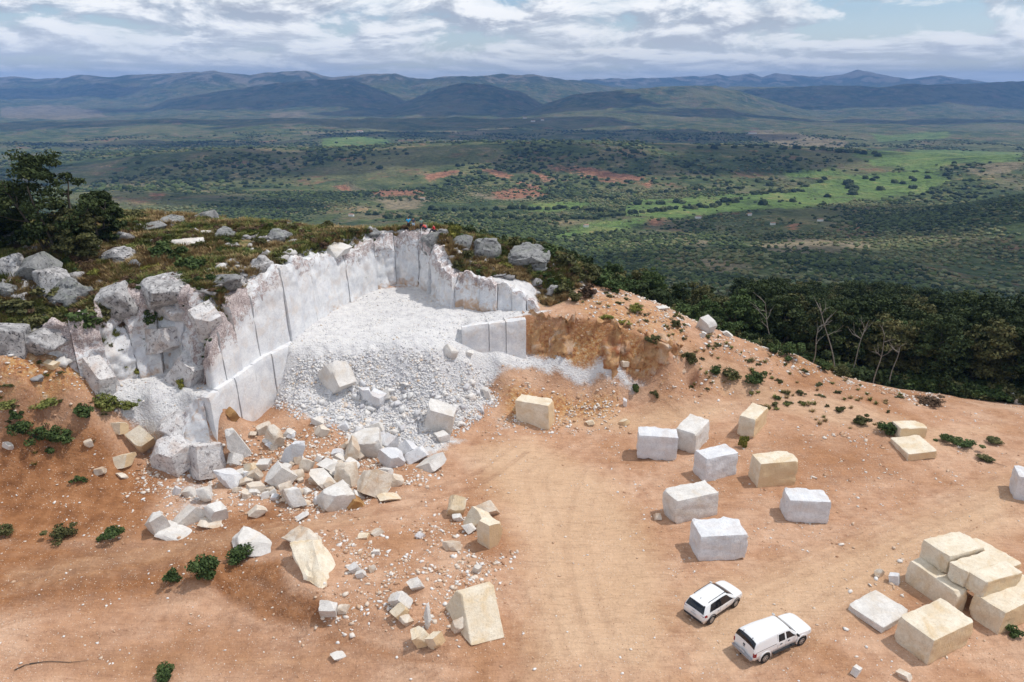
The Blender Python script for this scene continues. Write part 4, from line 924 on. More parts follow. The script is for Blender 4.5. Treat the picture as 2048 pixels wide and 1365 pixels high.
loose = [
 (4,884,26,898,W_,'small pale rock low on the brown slope at the left edge'),
 (170,877,196,897,RB,'small pale rock on the brown slope under the green weeds'),
 (228,904,277,937,C_,'cream block lying on the brown slope left of the rubble'),
 (222,840,262,872,C_,'ochre slab at the top of the rubble slope beside green weeds'),
 (252,846,306,904,C_,'long cream and ochre slab sliding down the rubble slope'),
 (308,868,398,946,M_FRACT,'big dark-edged white slab leaning below the hollow platform'),
 (188,934,216,952,RB,'small half buried rock left of the flat brown stone'),
 (230,944,256,957,RB,'flat pinkish stone on the brown slope'),
 (457,817,481,850,OC,'brown ochre wedge leaning against the foot of the sawn wall'),
 (642,722,720,792,W_,'largest angular white block high on the white rubble heap'),
 (718,772,748,802,GW,'grey white stone just right of the largest block on the heap'),
 (736,782,768,816,GW,'dark grey stone in the middle of the white rubble heap'),
 (838,806,902,868,W_,'big rounded white block near the foot of the white heap'),
 (756,780,790,806,W_,'small white block in the middle of the white heap'),
 (880,690,912,716,W_,'white block near the top right of the white heap'),
 (690,848,759,912,W_,'large cream white block at the lower left foot of the white heap'),
 (752,866,797,902,GW,'grey white block wedged behind the dark-bottomed stone'),
 (754,894,810,938,GW,'dark-bottomed grey stone at the foot of the white heap'),
 (790,878,836,916,GW,'grey white stone right of the dark-bottomed one'),
 (814,893,860,928,GW,'rounded grey stone at the right end of the heap foot'),
 (834,904,902,942,W_,'flat white slab lying alone on the track beside the heap'),
 (736,845,770,872,W_,'white stone at the lower edge of the heap above the grey ones'),
 (866,860,900,886,W_,'small white block at the right foot of the heap'),
 (474,858,509,922,W_,'upright white slab at the left of the warm rubble field'),
 (454,906,484,937,W_,'small white stone below the upright white slab'),
 (514,844,554,874,RB,'cream stone at the top of the warm rubble field'),
 (524,852,566,900,RB,'grey and cream stone below the topmost cream one'),
 (554,876,592,934,GW,'tall grey white stone in the middle of the rubble field'),
 (564,858,588,880,W_,'small white stone above the tall grey white one'),
 (418,932,492,978,GW,'long grey slab pointing out from the prow of the quarry wall'),
 (486,924,522,954,C_,'cream angular stone right of the long grey slab'),
 (526,920,584,978,W_,'white block with an ochre patch in the front of the rubble field'),
 (490,962,535,988,RB,'flat ochre cream stone at the front left of the rubble field'),
 (506,934,532,962,RB,'small warm stone tucked left of the ochre-patched block'),
 (564,964,599,1008,RB,'cream wedge standing in front of the ochre-patched block'),
 (578,965,629,1020,W_,'white triangular block at the front of the rubble field'),
 (612,938,682,972,W_,'broad white block with a shadowed gap below it'),
 (632,914,686,948,W_,'white cream block behind the broad white one'),
 (628,958,716,1022,W_,'largest white block at the front of the rubble field'),
 (674,928,722,978,RB,'cream block right of the broad white one'),
 (680,984,726,1018,OC,'ochre stone at the right corner of the largest front block'),
 (714,938,782,1002,RB,'big ochre-stained block at the right end of the rubble field'),
 (750,980,804,1003,C_,'flat cream stone in front of the ochre-stained block'),
 (598,916,628,946,RB,'warm stone left of the white cream block'),
 (576,898,608,932,RB,'rounded brownish stone right of the tall grey white one'),
 (684,884,712,942,RB,'narrow cream stone below the heap foot'),
 (498,1008,542,1036,RB,'brown rock half buried in front of the rubble field'),
 (588,1022,622,1038,W_,'flat white crumbled stone in front of the triangular block'),
 (704,896,728,920,RB,'small warm stone beneath the large cream white block'),
 (394,968,432,1008,W_,'squarish white block in the small group left of the rubble field'),
 (372,974,396,997,W_,'small white stone left of the squarish white block'),
 (286,1013,334,1072,W_,'pointed white shard at the left of the small white group'),
 (352,1004,424,1052,W_,'largest white stone of the small group left of the rubble field'),
 (418,998,462,1048,W_,'rounded pale stone at the right of the small white group'),
 (398,1030,446,1052,RB,'low pale stone at the front of the small white group'),
 (314,1048,382,1074,W_,'flat crumbled white stone at the bottom of the small white group'),
 (344,970,366,992,GW,'small round grey stone above the small white group'),
 (456,1056,550,1104,W_,'peaked white and tan rock rising from the bank above the bushes'),
 (642,1198,676,1234,W_,'small white block at the foot of the bank'),
 (676,1206,702,1226,RB,'small pinkish rock right of the white block at the bank foot'),
 (896,988,942,1038,C_,'grey cream slab at the top left of the shattered stone group'),
 (922,1014,976,1064,C_,'flat cream slab in the middle of the shattered stone group'),
 (958,996,1000,1034,RB,'pinkish cream slab at the upper right of the shattered group'),
 (956,1028,1007,1098,C_,'upright cream slab at the lower right of the shattered group'),
 (924,1046,954,1070,W_,'small white wedge at the bottom of the shattered group'),
 (902,1024,926,1044,W_,'small pale stone at the left of the shattered group'),
 (884,1076,922,1102,RB,'low pinkish stone below the shattered group'),
 (810,1150,850,1184,W_,'white stone above the string of slabs near the wedge block'),
 (782,1180,828,1222,W_,'long white stone at the top of the string of slabs'),
 (785,1206,824,1242,C_,'cream slab in the string of slabs left of the wedge block'),
 (794,1228,826,1250,RB,'thin warm slab below the cream slab left of the wedge block'),
 (848,1222,864,1270,W_,'narrow upright white slab left of the wedge block'),
 (862,1252,900,1292,C_,'squarish cream slab with an ochre corner left of the wedge block'),
 (814,1248,862,1290,C_,'thin flat slab in front of the narrow upright one'),
 (896,1232,926,1268,RB,'small crumbled stones against the side of the wedge block'),
 (942,1128,962,1148,W_,'small white stone alone above the wedge block'),
 (698,1122,724,1148,W_,'small white stone on the rubble bank, left one of three'),
 (716,1136,736,1156,W_,'small white stone on the rubble bank, lower one of three'),
 (738,1128,756,1146,RB,'small warm stone on the rubble bank, right one of three'),
 (744,1098,760,1110,W_,'tiny white stone high on the rubble bank'),
 (716,1062,742,1078,C_,'small cream stone on the upper track edge, left of a pinkish one'),
 (740,1054,772,1072,RB,'long pinkish stone on the upper track edge'),
 (830,1062,852,1078,GW,'low grey stone on the upper edge of the rubble bank'),
 (660,1302,694,1318,W_,'flat white stone alone on the lower track'),
 (1392,632,1432,670,W_,'tilted white slab on the crest of the right-hand slope'),
 (1308,610,1336,620,W_,'flat white stone at the top of the right-hand slope'),
 (1564,678,1590,696,RB,'pinkish rock on the right-hand crest above a green bush'),
 (1660,706,1680,724,W_,'small white stone on the right-hand crest against dark trees'),
 (1442,662,1464,674,W_,'small white stone right of the tilted white slab'),
 (1398,664,1412,676,W_,'tiny white stone below the tilted white slab'),
 (1305,1027,1322,1045,RB,'small pinkish stone left of the white cream-topped block'),
 (1170,838,1190,852,C_,'cream stone at the foot of the ochre bank'),
 (1240,838,1262,852,C_,'pale stone at the foot of the ochre bank, right one'),
 (1246,796,1256,816,GW,'narrow grey stone standing on the ochre bank'),
 (974,776,990,806,W_,'white block at the right edge of the white heap'),
 (1236,720,1256,734,RB,'small rock under the orange bank'),
 (1350,700,1368,712,RB,'small ochre rock on the slope right of the orange bank'),
 (930,700,952,716,W_,'small white stone on the ramp'),
 (1700,1330,1728,1356,W_,'white stone at the bottom edge by the stacked blocks'),
 (1786,1338,1822,1362,RB,'pinkish stone at the bottom edge below the cube block'),
 (1742,1136,1764,1158,RB,'small warm stone beside the low stack of cream blocks'),
 (1776,1148,1802,1172,GW,'small grey stone at the left end of the cream stack'),
]
for u0, v0, u1, v1, m_, lab in loose:
    sm = (u1 - u0) < 26
    rock_px(u0, v0, u1, v1, m_, 'rock', lab, 'rock', ang=1.0, group='loose rocks in the quarry', sink=0.22, tilt=0.55, sub=3 if sm else 4, dp=0.7)

# smaller uncut stones filling the rubble field
rfx = np.random.default_rng(501)
for i in range(70):
    a = rfx.random() ** .8 * 1.0; uu = rfx.uniform(440, 790); vv = rfx.uniform(845, 1015)
    if abs((uu - 610) / 185) ** 2 + abs((vv - 935) / 95) ** 2 > 1: continue
    w = rfx.uniform(16, 34)
    m_ = [W_, RB, W_, GW, RB][int(rfx.integers(0, 5))]; nmr = {W_.name: 'white', RB.name: 'warm brown', C_.name: 'cream', GW.name: 'grey white'}[m_.name]
    rock_px(uu, vv - w * .75, uu + w, vv, m_, 'rock', f'smaller {nmr} stone wedged among the big blocks of the rubble field', 'rock', ang=1.0, group=f'smaller {nmr} stones of the rubble field', sub=3, sink=.3, tilt=.6)
rock_px(380, 850, 446, 950, M_FRACT, 'boulder', 'pale stained buttress at the foot of the front end of the sawn wall', 'boulder', ang=1.0, dp=0.9, sink=.3, tilt=.3, foot=.12, sub=5)
rock_px(330, 812, 396, 872, M_FRACT, 'boulder', 'broken pale rock on the slope under the hollow platform', 'boulder', ang=0.9, sink=.5)
# sawn blocks
def block_mesh(name, lx, ly, lz, seed, rough=0.035, n=13, chips=5, tops=None):
    """quarried block from (0,0,0) to (lx,ly,lz) with split faces, rounded and chipped edges"""
    r = np.random.default_rng(seed); bm = bmesh.new()
    bmesh.ops.create_cube(bm, size=1.0); bmesh.ops.subdivide_edges(bm, edges=bm.edges[:], cuts=n, use_grid_fill=True)
    bm.verts.ensure_lookup_table(); V = np.array([v.co[:] for v in bm.verts]); F = np.array([[v.index for v in f.verts] for f in bm.faces]); bm.free()
    V = V + 0.5
    D = np.array([lx, ly, lz]); W = V * D
    c = W - D / 2
    # soften edges: superellipse-like pull
    e = np.minimum(V, 1 - V) * D
    es = np.sort(e, 1); pull = np.clip(0.06 - es[:, 1], 0, 0.06) * 0.5
    W = W - np.sign(c) * pull[:, None] * (e < 0.06)
    for _ in range(chips):   # broken corners and edges
        a = r.integers(0, 2, 3) * D; nrm = (D / 2 - a) * -1.0; nrm = nrm * r.uniform(0.3, 1.4, 3); nrm /= np.linalg.norm(nrm)
        off = (a - D / 2) @ nrm - r.uniform(0.06, 0.24)
        ex = (W - D / 2) @ nrm - off; k = ex > 0; W[k] -= np.outer(ex[k], nrm)
    nn = np.sign(c) * (e < 1e-6)
    amp = rough * (1 + 0.5 * r.random())
    dd = fbm(W[:, 0] * 1.3 + seed, W[:, 1] * 1.3, W[:, 2] * 1.3, oct=4) * amp * 1.6
    W = W + nn * dd[:, None]
    # a slight lean of the faces
    W[:, 0] += (W[:, 2] - 0) * r.uniform(-.03, .03); W[:, 1] += W[:, 2] * r.uniform(-.03, .03); W[:, 2] += (W[:, 0] * r.uniform(-.03, .03) + W[:, 1] * r.uniform(-.03, .03)) * (W[:, 2] / lz)
    me = mesh_np(name, W, F); me.polygons.foreach_set('use_smooth', np.ones(len(F), bool)); me.set_sharp_from_angle(angle=R(28)); return me
def block(N_, Lp, Rp, topv, mat, label, group='sawn blocks standing in the yard', ztop=None, h=None, tilt=(0, 0), dl=None, dr=None, name='stone_block', sub=None, rough=0.035):
    """N_, Lp, Rp: nearest, left and right corner (pixels) at the foot (or at the top when ztop is given)"""
    _seed[0] += 1
    if ztop is None:
        n_ = np.array(G(*N_)[:2]); z0 = float(H(*n_)); l_ = np.array(P(*Lp, z0)[:2]); r_ = np.array(P(*Rp, z0)[:2])
        hh = z_at(topv, n_[1]) - z0
    else:
        n_, l_, r_ = (np.array(P(*q, ztop)[:2]) for q in (N_, Lp, Rp)); hh = h; z0 = ztop - h
    a = l_ - n_; b_ = r_ - n_; la, lb = np.hypot(*a), np.hypot(*b_)
    if dl: la = dl
    if dr: lb = dr
    if lb >= la: ux = b_ / np.hypot(*b_); uy = np.array([-ux[1], ux[0]])
    else: uy = a / np.hypot(*a); ux = np.array([uy[1], -uy[0]])
    if (uy @ a) < 0 and False: uy = -uy
    me = block_mesh(name, lb, la, hh + 0.08, _seed[0], rough=rough * (1.5 if mat is GW else 1.0), chips=7)
    o = link(name, me, mat, loc=(n_[0], n_[1], z0 - 0.08 if ztop is None else z0))
    o.rotation_euler = (tilt[0], tilt[1], math.atan2(ux[1], ux[0]))
    tag(o, label, 'stone block', group); return o
block((1098,862),(1032,850),(1114,852),812,C_,'cream and ochre block standing alone by the white heap, left of all the yard blocks', dr=1.9)
block((1353,923),(1274,916),(1359,908),877,GW,'grey white block whose right end touches the cream-sided block behind', dr=2.0)
block((1390,910),(1347,897),(1418,880),869,W_,'white-topped block with a cream right side, behind the grey white one', dl=2.2)
block((1506,879),(1477,869),(1532,852),840,C_,'narrow cream block end-on at the foot of the slope above a green weed', dl=1.7)
block((1409,966),(1390,952),(1472,952),919,GW,'grey white block between the touching pair and the cream block', dl=1.9)
block((1514,977),(1502,962),(1590,971),929,C_,'pale yellow block in the middle row right of a grey white block', dl=1.9)
block((1349,1051),(1332,1033),(1434,1031),1003,W_,'white block with a yellowish top in the front left of the yard', dl=2.1)
block((1572,1044),(1555,1030),(1655,1047),1001,GW,'white block nearest to the stacked cream blocks, right of the yard', dl=2.0)
block((1397,1124),(1378,1104),(1492,1117),1074,GW,'largest and nearest white block, behind the parked white cars', dl=2.3)
block((1797,881),(1781,868),(1851,880),857,C_,'ochre-fronted block on the slope with a thin slab leaning in front', group='blocks on the right-hand slope', dl=1.7)
block((1815,923),(1783,896),(1869,917),908,C_,'thin white and cream slab lying in front of the ochre-fronted block', group='blocks on the right-hand slope', tilt=(0.05,-0.08), dl=3.0)
block((2026,998),(2010,985),(2098,1012),953,GW,'grey block cut off by the right edge of the picture', dl=2.2)
block((2030,809),(2020,802),(2072,812),796,W_,'small white block far off at the right edge by the forest', dl=2.0)
st = 'cream blocks stacked at the lower right'
block((1914,1190),(1816,1123),(1943,1184),0,C_,'long cream block forming the lower left layer of the stack',st,ztop=1.75,h=1.8)
block((1899,1115),(1845,1079),(1974,1094),0,C_,'upper cream block at the far end of the stack',st,ztop=3.35,h=1.5)
block((1931,1148),(1903,1126),(2003,1126),0,C_,'left piece of the cracked upper cream block in the stack',st,ztop=3.1,h=1.25,dl=1.25)
block((1969,1168),(1938,1150),(2046,1144),0,C_,'right piece of the cracked upper cream block, dusted with soil',st,ztop=3.05,h=1.2,dl=1.25)
block((2009,1229),(1945,1188),(2100,1187),0,C_,'low cream block with a chalky top at the right edge of the stack',st,ztop=1.8,h=1.9)
block((1867,1283),(1808,1228),(1951,1243),0,C_,'cube-like cream block standing in front of the stack',st,ztop=1.9,h=2.0)
block((1766,1257),(1717,1231),(1822,1222),0,W_,'flat thin pale slab lying left of the cube-like block',st,ztop=0.45,h=0.5,dl=2.6)
# hidden supports of the far upper block
block((1990,1150),(1905,1100),(2040,1120),0,C_,'low cream block mostly hidden under the upper blocks of the stack',st,ztop=1.75,h=1.8,dl=3.4,dr=3.2)

def hexa(name, pts, mat, label, cat, group=None, sub=5, rg_=0.05):
    """eight-cornered broken block: pts = 4 front corners, 4 back corners (same order)"""
    P_ = np.array(pts, float); c = P_.mean(0); c[2] = P_[:, 2].min()
    bm = bmesh.new(); vs = [bm.verts.new(p - c) for p in P_]
    for f in ((0,1,2,3),(7,6,5,4),(0,4,5,1),(1,5,6,2),(2,6,7,3),(3,7,4,0)): bm.faces.new([vs[i] for i in f])
    bmesh.ops.recalc_face_normals(bm, faces=bm.faces[:])
    bmesh.ops.bevel(bm, geom=bm.edges[:], offset=0.05, segments=1, affect='EDGES')
    bmesh.ops.triangulate(bm, faces=[f for f in bm.faces if len(f.verts) > 4])
    bmesh.ops.subdivide_edges(bm, edges=[e for e in bm.edges if e.calc_length() > .5], cuts=sub, use_grid_fill=True)
    bmesh.ops.triangulate(bm, faces=bm.faces[:])
    for v in bm.verts:
        p = v.co
        k = rg_ * float(fbm(p.x * 1.7 + 3, p.y * 1.7, p.z * 1.7, oct=3)); v.co = p + v.normal * k
    me = bpy.data.meshes.new(name); bm.to_mesh(me); bm.free()
    me.polygons.foreach_set('use_smooth', np.ones(len(me.polygons), bool)); me.set_sharp_from_angle(angle=R(26))
    o = link(name, me, mat, loc=tuple(c)); tag(o, label, cat, group); return o
zb = G(970, 1284)[2]
f3 = P(1010, 1276, zb); f4 = P(942, 1293, zb); tp = 2.25 + zb
f1 = P(923, 1188, tp); f2 = P(988, 1170, tp)
bl_ = P(884, 1222, zb); br_ = (bl_[0] + (f3[0] - f4[0]) + .3, bl_[1] + (f3[1] - f4[1]), zb)
k1 = (f1[0] - .45, f1[1] + .5, tp - .15); k2 = (f2[0] - .3, f2[1] + .55, tp - .15)
hexa('stone_block', [f1, f2, f3, f4, k1, k2, br_, bl_], C_, 'big wedge-shaped cream block leaning with its broad face to the sun', 'stone block')

zb = G(640, 1188)[2]
a_ = P(578, 1088, zb + 1.9); b_ = P(626, 1084, zb + 2.0); c_ = P(655, 1150, zb + .6); d_ = P(656, 1186, zb - .1); e_ = P(610, 1162, zb + .35)
def off3(p, x, y, z): return (p[0] + x, p[1] + y, p[2] + z)
hexa('stone_block', [a_, b_, d_, e_, off3(a_, -.3, 1.0, -.5), off3(b_, .3, 1.0, -.5), off3(d_, .3, 2.2, 0), off3(e_, -.6, 2.2, 0)], C_, 'tall cream-faced block on the front of the bank', 'stone block', rg_=0.22)
zb = G(600, 1110)[2]
t1 = P(600, 1048, zb + 1.5); t0 = P(562, 1076, zb + .6); t2 = P(645, 1112, zb + .5); t3 = P(632, 1068, zb + 1.0)
hexa('rock', [t0, t1, t3, t2, off3(t0, -.2, .9, -.8), off3(t1, 0, .8, -1.2), off3(t3, .2, .9, -1.2), off3(t2, .1, .9, -1.0)], RB, 'roof-shaped cream slab on the crest of the bank', 'rock', rg_=0.15)

# ------------------------------------------------------------------ uncounted small stones
def scatter_stones(name, mat, spots, smin, smax, label_kind='stuff', flatness=0.6, power=2.2, seed=5, sub=1):
    r = np.random.default_rng(seed); V0, F0 = ICO[sub]; n = len(spots)
    nv = len(V0)
    s = smin + (smax - smin) * r.random(n) ** power
    P3 = np.array(spots)
    ax = r.uniform(0.45, 1.4, (n, 3)); ax[:, 2] *= flatness
    jit = 1 + r.normal(0, 0.24, (n, nv, 1))
    V = V0[None] * jit * ax[:, None] * s[:, None, None]
    a = r.uniform(0, 6.28, n); c, sn = np.cos(a)[:, None], np.sin(a)[:, None]
    ti = r.normal(0, 0.35, n); ct, stt = np.cos(ti)[:, None], np.sin(ti)[:, None]
    x, y, z = V[..., 0], V[..., 1], V[..., 2]
    x, z = x * ct - z * stt, x * stt + z * ct
    x, y = x * c - y * sn, x * sn + y * c
    V = np.stack([x, y, z], -1) + P3[:, None] + np.array([0, 0, 1]) * (s * 0.18)[:, None, None]
    F = (F0[None] + (np.arange(n) * nv)[:, None, None]).reshape(-1, 3)
    me = mesh_np(name, V.reshape(-1, 3), F)
    vattr(me, 'tint', np.repeat(r.random(n), nv))
    return tag(link(name, me, mat), kind='stuff')
def small_mat(name, stops):
    m, t, b = new_mat(name); tn = attr(t, 'tint').outputs['Fac']; p = geo_pos(t)
    c = ramp(t, tn, stops); c = mixc(t, 0.7, c, ramp(t, noise(t, p, 6, 4, 0.6), [(0.3, (0.78, 0.78, 0.78)), (0.7, (1.12, 1.12, 1.12))]), 'MULTIPLY')
    t.links.new(c, b.inputs['Base Color']); return m
M_SW = small_mat('white_rubble', [(0, (0.50, 0.49, 0.51)), (0.25, (0.64, 0.635, 0.65)), (0.6, (0.71, 0.70, 0.69)), (0.9, (0.74, 0.70, 0.66)), (1, (0.60, 0.46, 0.34))])
M_SC = small_mat('warm_rubble_bits', [(0, (0.40, 0.22, 0.13)), (0.25, (0.58, 0.40, 0.27)), (0.5, (0.70, 0.60, 0.50)), (0.8, (0.76, 0.72, 0.68)), (1, (0.78, 0.77, 0.76))])
M_SG = small_mat('hill_rubble', [(0, (0.16, 0.15, 0.15)), (0.4, (0.36, 0.35, 0.35)), (1, (0.66, 0.64, 0.62))])
def sample_zone(W, n, seed):
    r = np.random.default_rng(seed); w = W.ravel().astype(float); w = w / w.sum()
    k = r.choice(len(w), n, p=w); x = GX.ravel()[k] + r.uniform(-.13, .13, n); y = GY.ravel()[k] + r.uniform(-.13, .13, n)
    return np.stack([x, y, H(x, y)], 1)
vis = (GY > 26) & (GY < 96) & (np.abs(GX) < 0.80 * GY + 8)
clump = np.clip(fbm(GX / 2.5 + 40, GY / 2.5, oct=3) * 1.6 + 0.55, 0.02, 1)
heap = zone([(592,742),(556,800),(600,830),(690,860),(760,905),(870,890),(992,805),(978,772),(945,742),(880,724),(760,716),(660,726)], 0.8)
scatter_stones('white_rubble', M_SW, sample_zone(heap * (0.3 + clump), 22000, 1), 0.03, 0.18, power=3.0, seed=11, flatness=0.8)
scatter_stones('white_rubble', M_SW, sample_zone(heap * (GH < 5) * clump, 150, 2), 0.15, 0.45, power=2.0, seed=12, flatness=0.8, sub=2)
shelf = white * (1 - heap) * vis
scatter_stones('white_rubble', M_SW, sample_zone(np.clip(shelf, 0, 1) ** 2 * clump * (GH < 10.2) * (sdist(GX, GY, A_U) < 0.5), 3000, 3), 0.03, 0.13, power=3.0, seed=13)
rub = mx(zone([(450,850),(700,850),(800,900),(860,950),(760,1020),(620,1040),(440,1000)], 1.5), zone([(250,850),(420,930),(460,1040),(340,1060),(240,930)], 1.5, .9),
         zone([(660,1070),(900,1050),(1000,1110),(960,1200),(760,1280),(680,1230)], 2, .9), zone([(1000,770),(1240,790),(1240,860),(980,860)], 1.5, .8), zone([(0,715),(210,700),(220,800),(0,800)], 1.5, .7))
scatter_stones('warm_rubble', M_SC, sample_zone(rub * clump, 9500, 4), 0.03, 0.2, power=3.0, seed=14)
edge_r = mx(zone([(1130,590),(1340,610),(1440,660),(1600,715),(1880,790),(1860,815),(1600,760),(1420,700),(1300,660),(1150,640)], 1.2), zone([(1320,720),(1560,780),(1400,810),(1250,740)], 1.5, .7), zone([(1680,1040),(1860,1100),(1800,1200),(1680,1240)], 1.0, .25), zone([(1640,860),(1900,880),(1900,960),(1650,960)], 1.5, .4))
scatter_stones('warm_rubble', M_SC, sample_zone(edge_r * clump * vis, 4200, 5), 0.04, 0.25, power=3.0, seed=15)
yard = vis * (1 - turf) * (1 - np.clip(white, 0, 1)) * (1 - 0.8 * track) * clump ** 2
scatter_stones('scattered_pebbles', M_SC, sample_zone(yard, 9000, 6), 0.022, 0.12, power=3.5, seed=16)
scatter_stones('hill_rubble', M_SG, sample_zone(turf * vis * (1 - flank) * clump * (GH > 8) * (0.35 + grey), 3400, 7), 0.1, 0.65, power=2.4, seed=17, sub=2)
# ------------------------------------------------------------------ plants
def leaf_mat(name, stops, rough=0.75, trans=0.0):
    m, t, b = new_mat(name)
    tn = attr(t, 'tint').outputs['Fac']; oi = t.nodes.new('ShaderNodeObjectInfo')
    k = mth(t, 'ADD', mth(t, 'MULTIPLY', tn, 0.8), mth(t, 'MULTIPLY', oi.outputs['Random'], 0.2))
    t.links.new(ramp(t, k, stops), b.inputs['Base Color']); b.inputs['Roughness'].default_value = rough
    b.inputs['Specular IOR Level'].default_value = 0.15
    if trans:
        tr = t.nodes.new('ShaderNodeBsdfTranslucent'); t.links.new(ramp(t, k, stops), tr.inputs[0])
        mx_ = t.nodes.new('ShaderNodeMixShader'); mx_.inputs[0].default_value = trans
        out = [n for n in t.nodes if n.type == 'OUTPUT_MATERIAL'][0]
        t.links.new(b.outputs[0], mx_.inputs[1]); t.links.new(tr.outputs[0], mx_.inputs[2]); t.links.new(mx_.outputs[0], out.inputs[0])
    return m
L_DARK = leaf_mat('dark_leaves', [(0, (0.014, 0.022, 0.009)), (0.4, (0.030, 0.046, 0.016)), (0.8, (0.056, 0.076, 0.026)), (1, (0.095, 0.105, 0.042))])
L_GREEN = leaf_mat('green_leaves', [(0, (0.026, 0.044, 0.015)), (0.5, (0.06, 0.095, 0.03)), (1, (0.13, 0.165, 0.055))])
L_OLIVE = leaf_mat('olive_leaves', [(0, (0.045, 0.048, 0.020)), (0.5, (0.095, 0.098, 0.037)), (1, (0.18, 0.16, 0.068))])
L_PALE = leaf_mat('pale_leaves', [(0, (0.05, 0.07, 0.035)), (0.5, (0.10, 0.13, 0.065)), (1, (0.17, 0.20, 0.12))])
L_YEL = leaf_mat('yellow_green_leaves', [(0, (0.08, 0.09, 0.02)), (0.5, (0.19, 0.19, 0.04)), (1, (0.33, 0.29, 0.07))])
L_DRY = leaf_mat('dry_grass_blades', [(0, (0.17, 0.105, 0.05)), (0.4, (0.28, 0.185, 0.09)), (0.7, (0.33, 0.26, 0.12)), (1, (0.48, 0.37, 0.20))])
L_GRS = leaf_mat('green_grass_blades', [(0, (0.08, 0.10, 0.025)), (0.5, (0.16, 0.18, 0.05)), (1, (0.28, 0.26, 0.09))])
L_RED = leaf_mat('reddish_scrub_leaves', [(0, (0.055, 0.035, 0.022)), (0.5, (0.11, 0.068, 0.042)), (1, (0.17, 0.115, 0.07))])
def bark_mat(name, c):
    m, t, b = new_mat(name); p = t.nodes.new('ShaderNodeTexCoord').outputs['Object']
    t.links.new(ramp(t, noise(t, p, 3, 5, 0.65), [(0.3, tuple(x * .6 for x in c)), (0.7, tuple(x * 1.25 for x in c))]), b.inputs['Base Color']); return m
BARK = bark_mat('dark_bark', (0.09, 0.075, 0.06)); BARKP = bark_mat('pale_bark', (0.24, 0.22, 0.19))

def leaves(centers, radii, per, size, seed, up=0.3, thin=0.55, squash=0.8):
    """cards of leaf-cluster size spread through clumps; returns V, F(tri), tint"""
    r = np.random.default_rng(seed); C = np.repeat(np.array(centers), per, 0); Rr = np.repeat(np.array(radii), per)
    n = len(C); d = r.normal(size=(n, 3)); d /= np.linalg.norm(d, axis=1)[:, None]
    rad = Rr * r.uniform(0.35, 1.08, n) ** 0.6
    Pp = C + d * rad[:, None] * np.array([1, 1, squash])
    nrm = d * 0.6 + r.normal(size=(n, 3)) * 0.55 + np.array([0, 0, up]); nrm /= np.linalg.norm(nrm, axis=1)[:, None]
    a = np.cross(nrm, r.normal(size=(n, 3))); a /= np.linalg.norm(a, axis=1)[:, None] + 1e-9; b = np.cross(nrm, a)
    s = size * r.uniform(0.6, 1.4, n)[:, None]
    q = [Pp - a * s, Pp + b * s * thin, Pp + a * s, Pp - b * s * thin + nrm * s * .15]
    V = np.stack(q, 1).reshape(-1, 3); i = np.arange(n) * 4
    F = np.concatenate([np.stack([i, i + 1, i + 2], 1), np.stack([i, i + 2, i + 3], 1)])
    clump = np.repeat(r.random(len(centers)), per)
    tint = np.clip(clump * 0.5 + r.random(n) * 0.5, 0, 1)
    return V, F, np.repeat(tint, 4)
def tube(path, radii, seg=6):
    path = np.array(path, float); n = len(path); V = []
    for i in range(n):
        d = path[min(i + 1, n - 1)] - path[max(i - 1, 0)]; d /= np.linalg.norm(d) + 1e-9
        a = np.cross(d, [0.31, 0.95, 0.05]); a /= np.linalg.norm(a); b = np.cross(d, a)
        for k in range(seg):
            t = 2 * math.pi * k / seg; V.append(path[i] + (a * math.cos(t) + b * math.sin(t)) * radii[i])
    F = [(i * seg + k, i * seg + (k + 1) % seg, (i + 1) * seg + (k + 1) % seg, (i + 1) * seg + k) for i in range(n - 1) for k in range(seg)]
    return np.array(V), np.array(F)
def merge(parts):
    Vs, Fs, o = [], [], 0
    for V, F in parts: Vs.append(V); Fs.append(F + o); o += len(V)
    return np.concatenate(Vs), np.concatenate(Fs)
def leaf_mesh(name, *a, **k):
    V, F, t = leaves(*a, **k); me = mesh_np(name, V, F); vattr(me, 'tint', t); return me
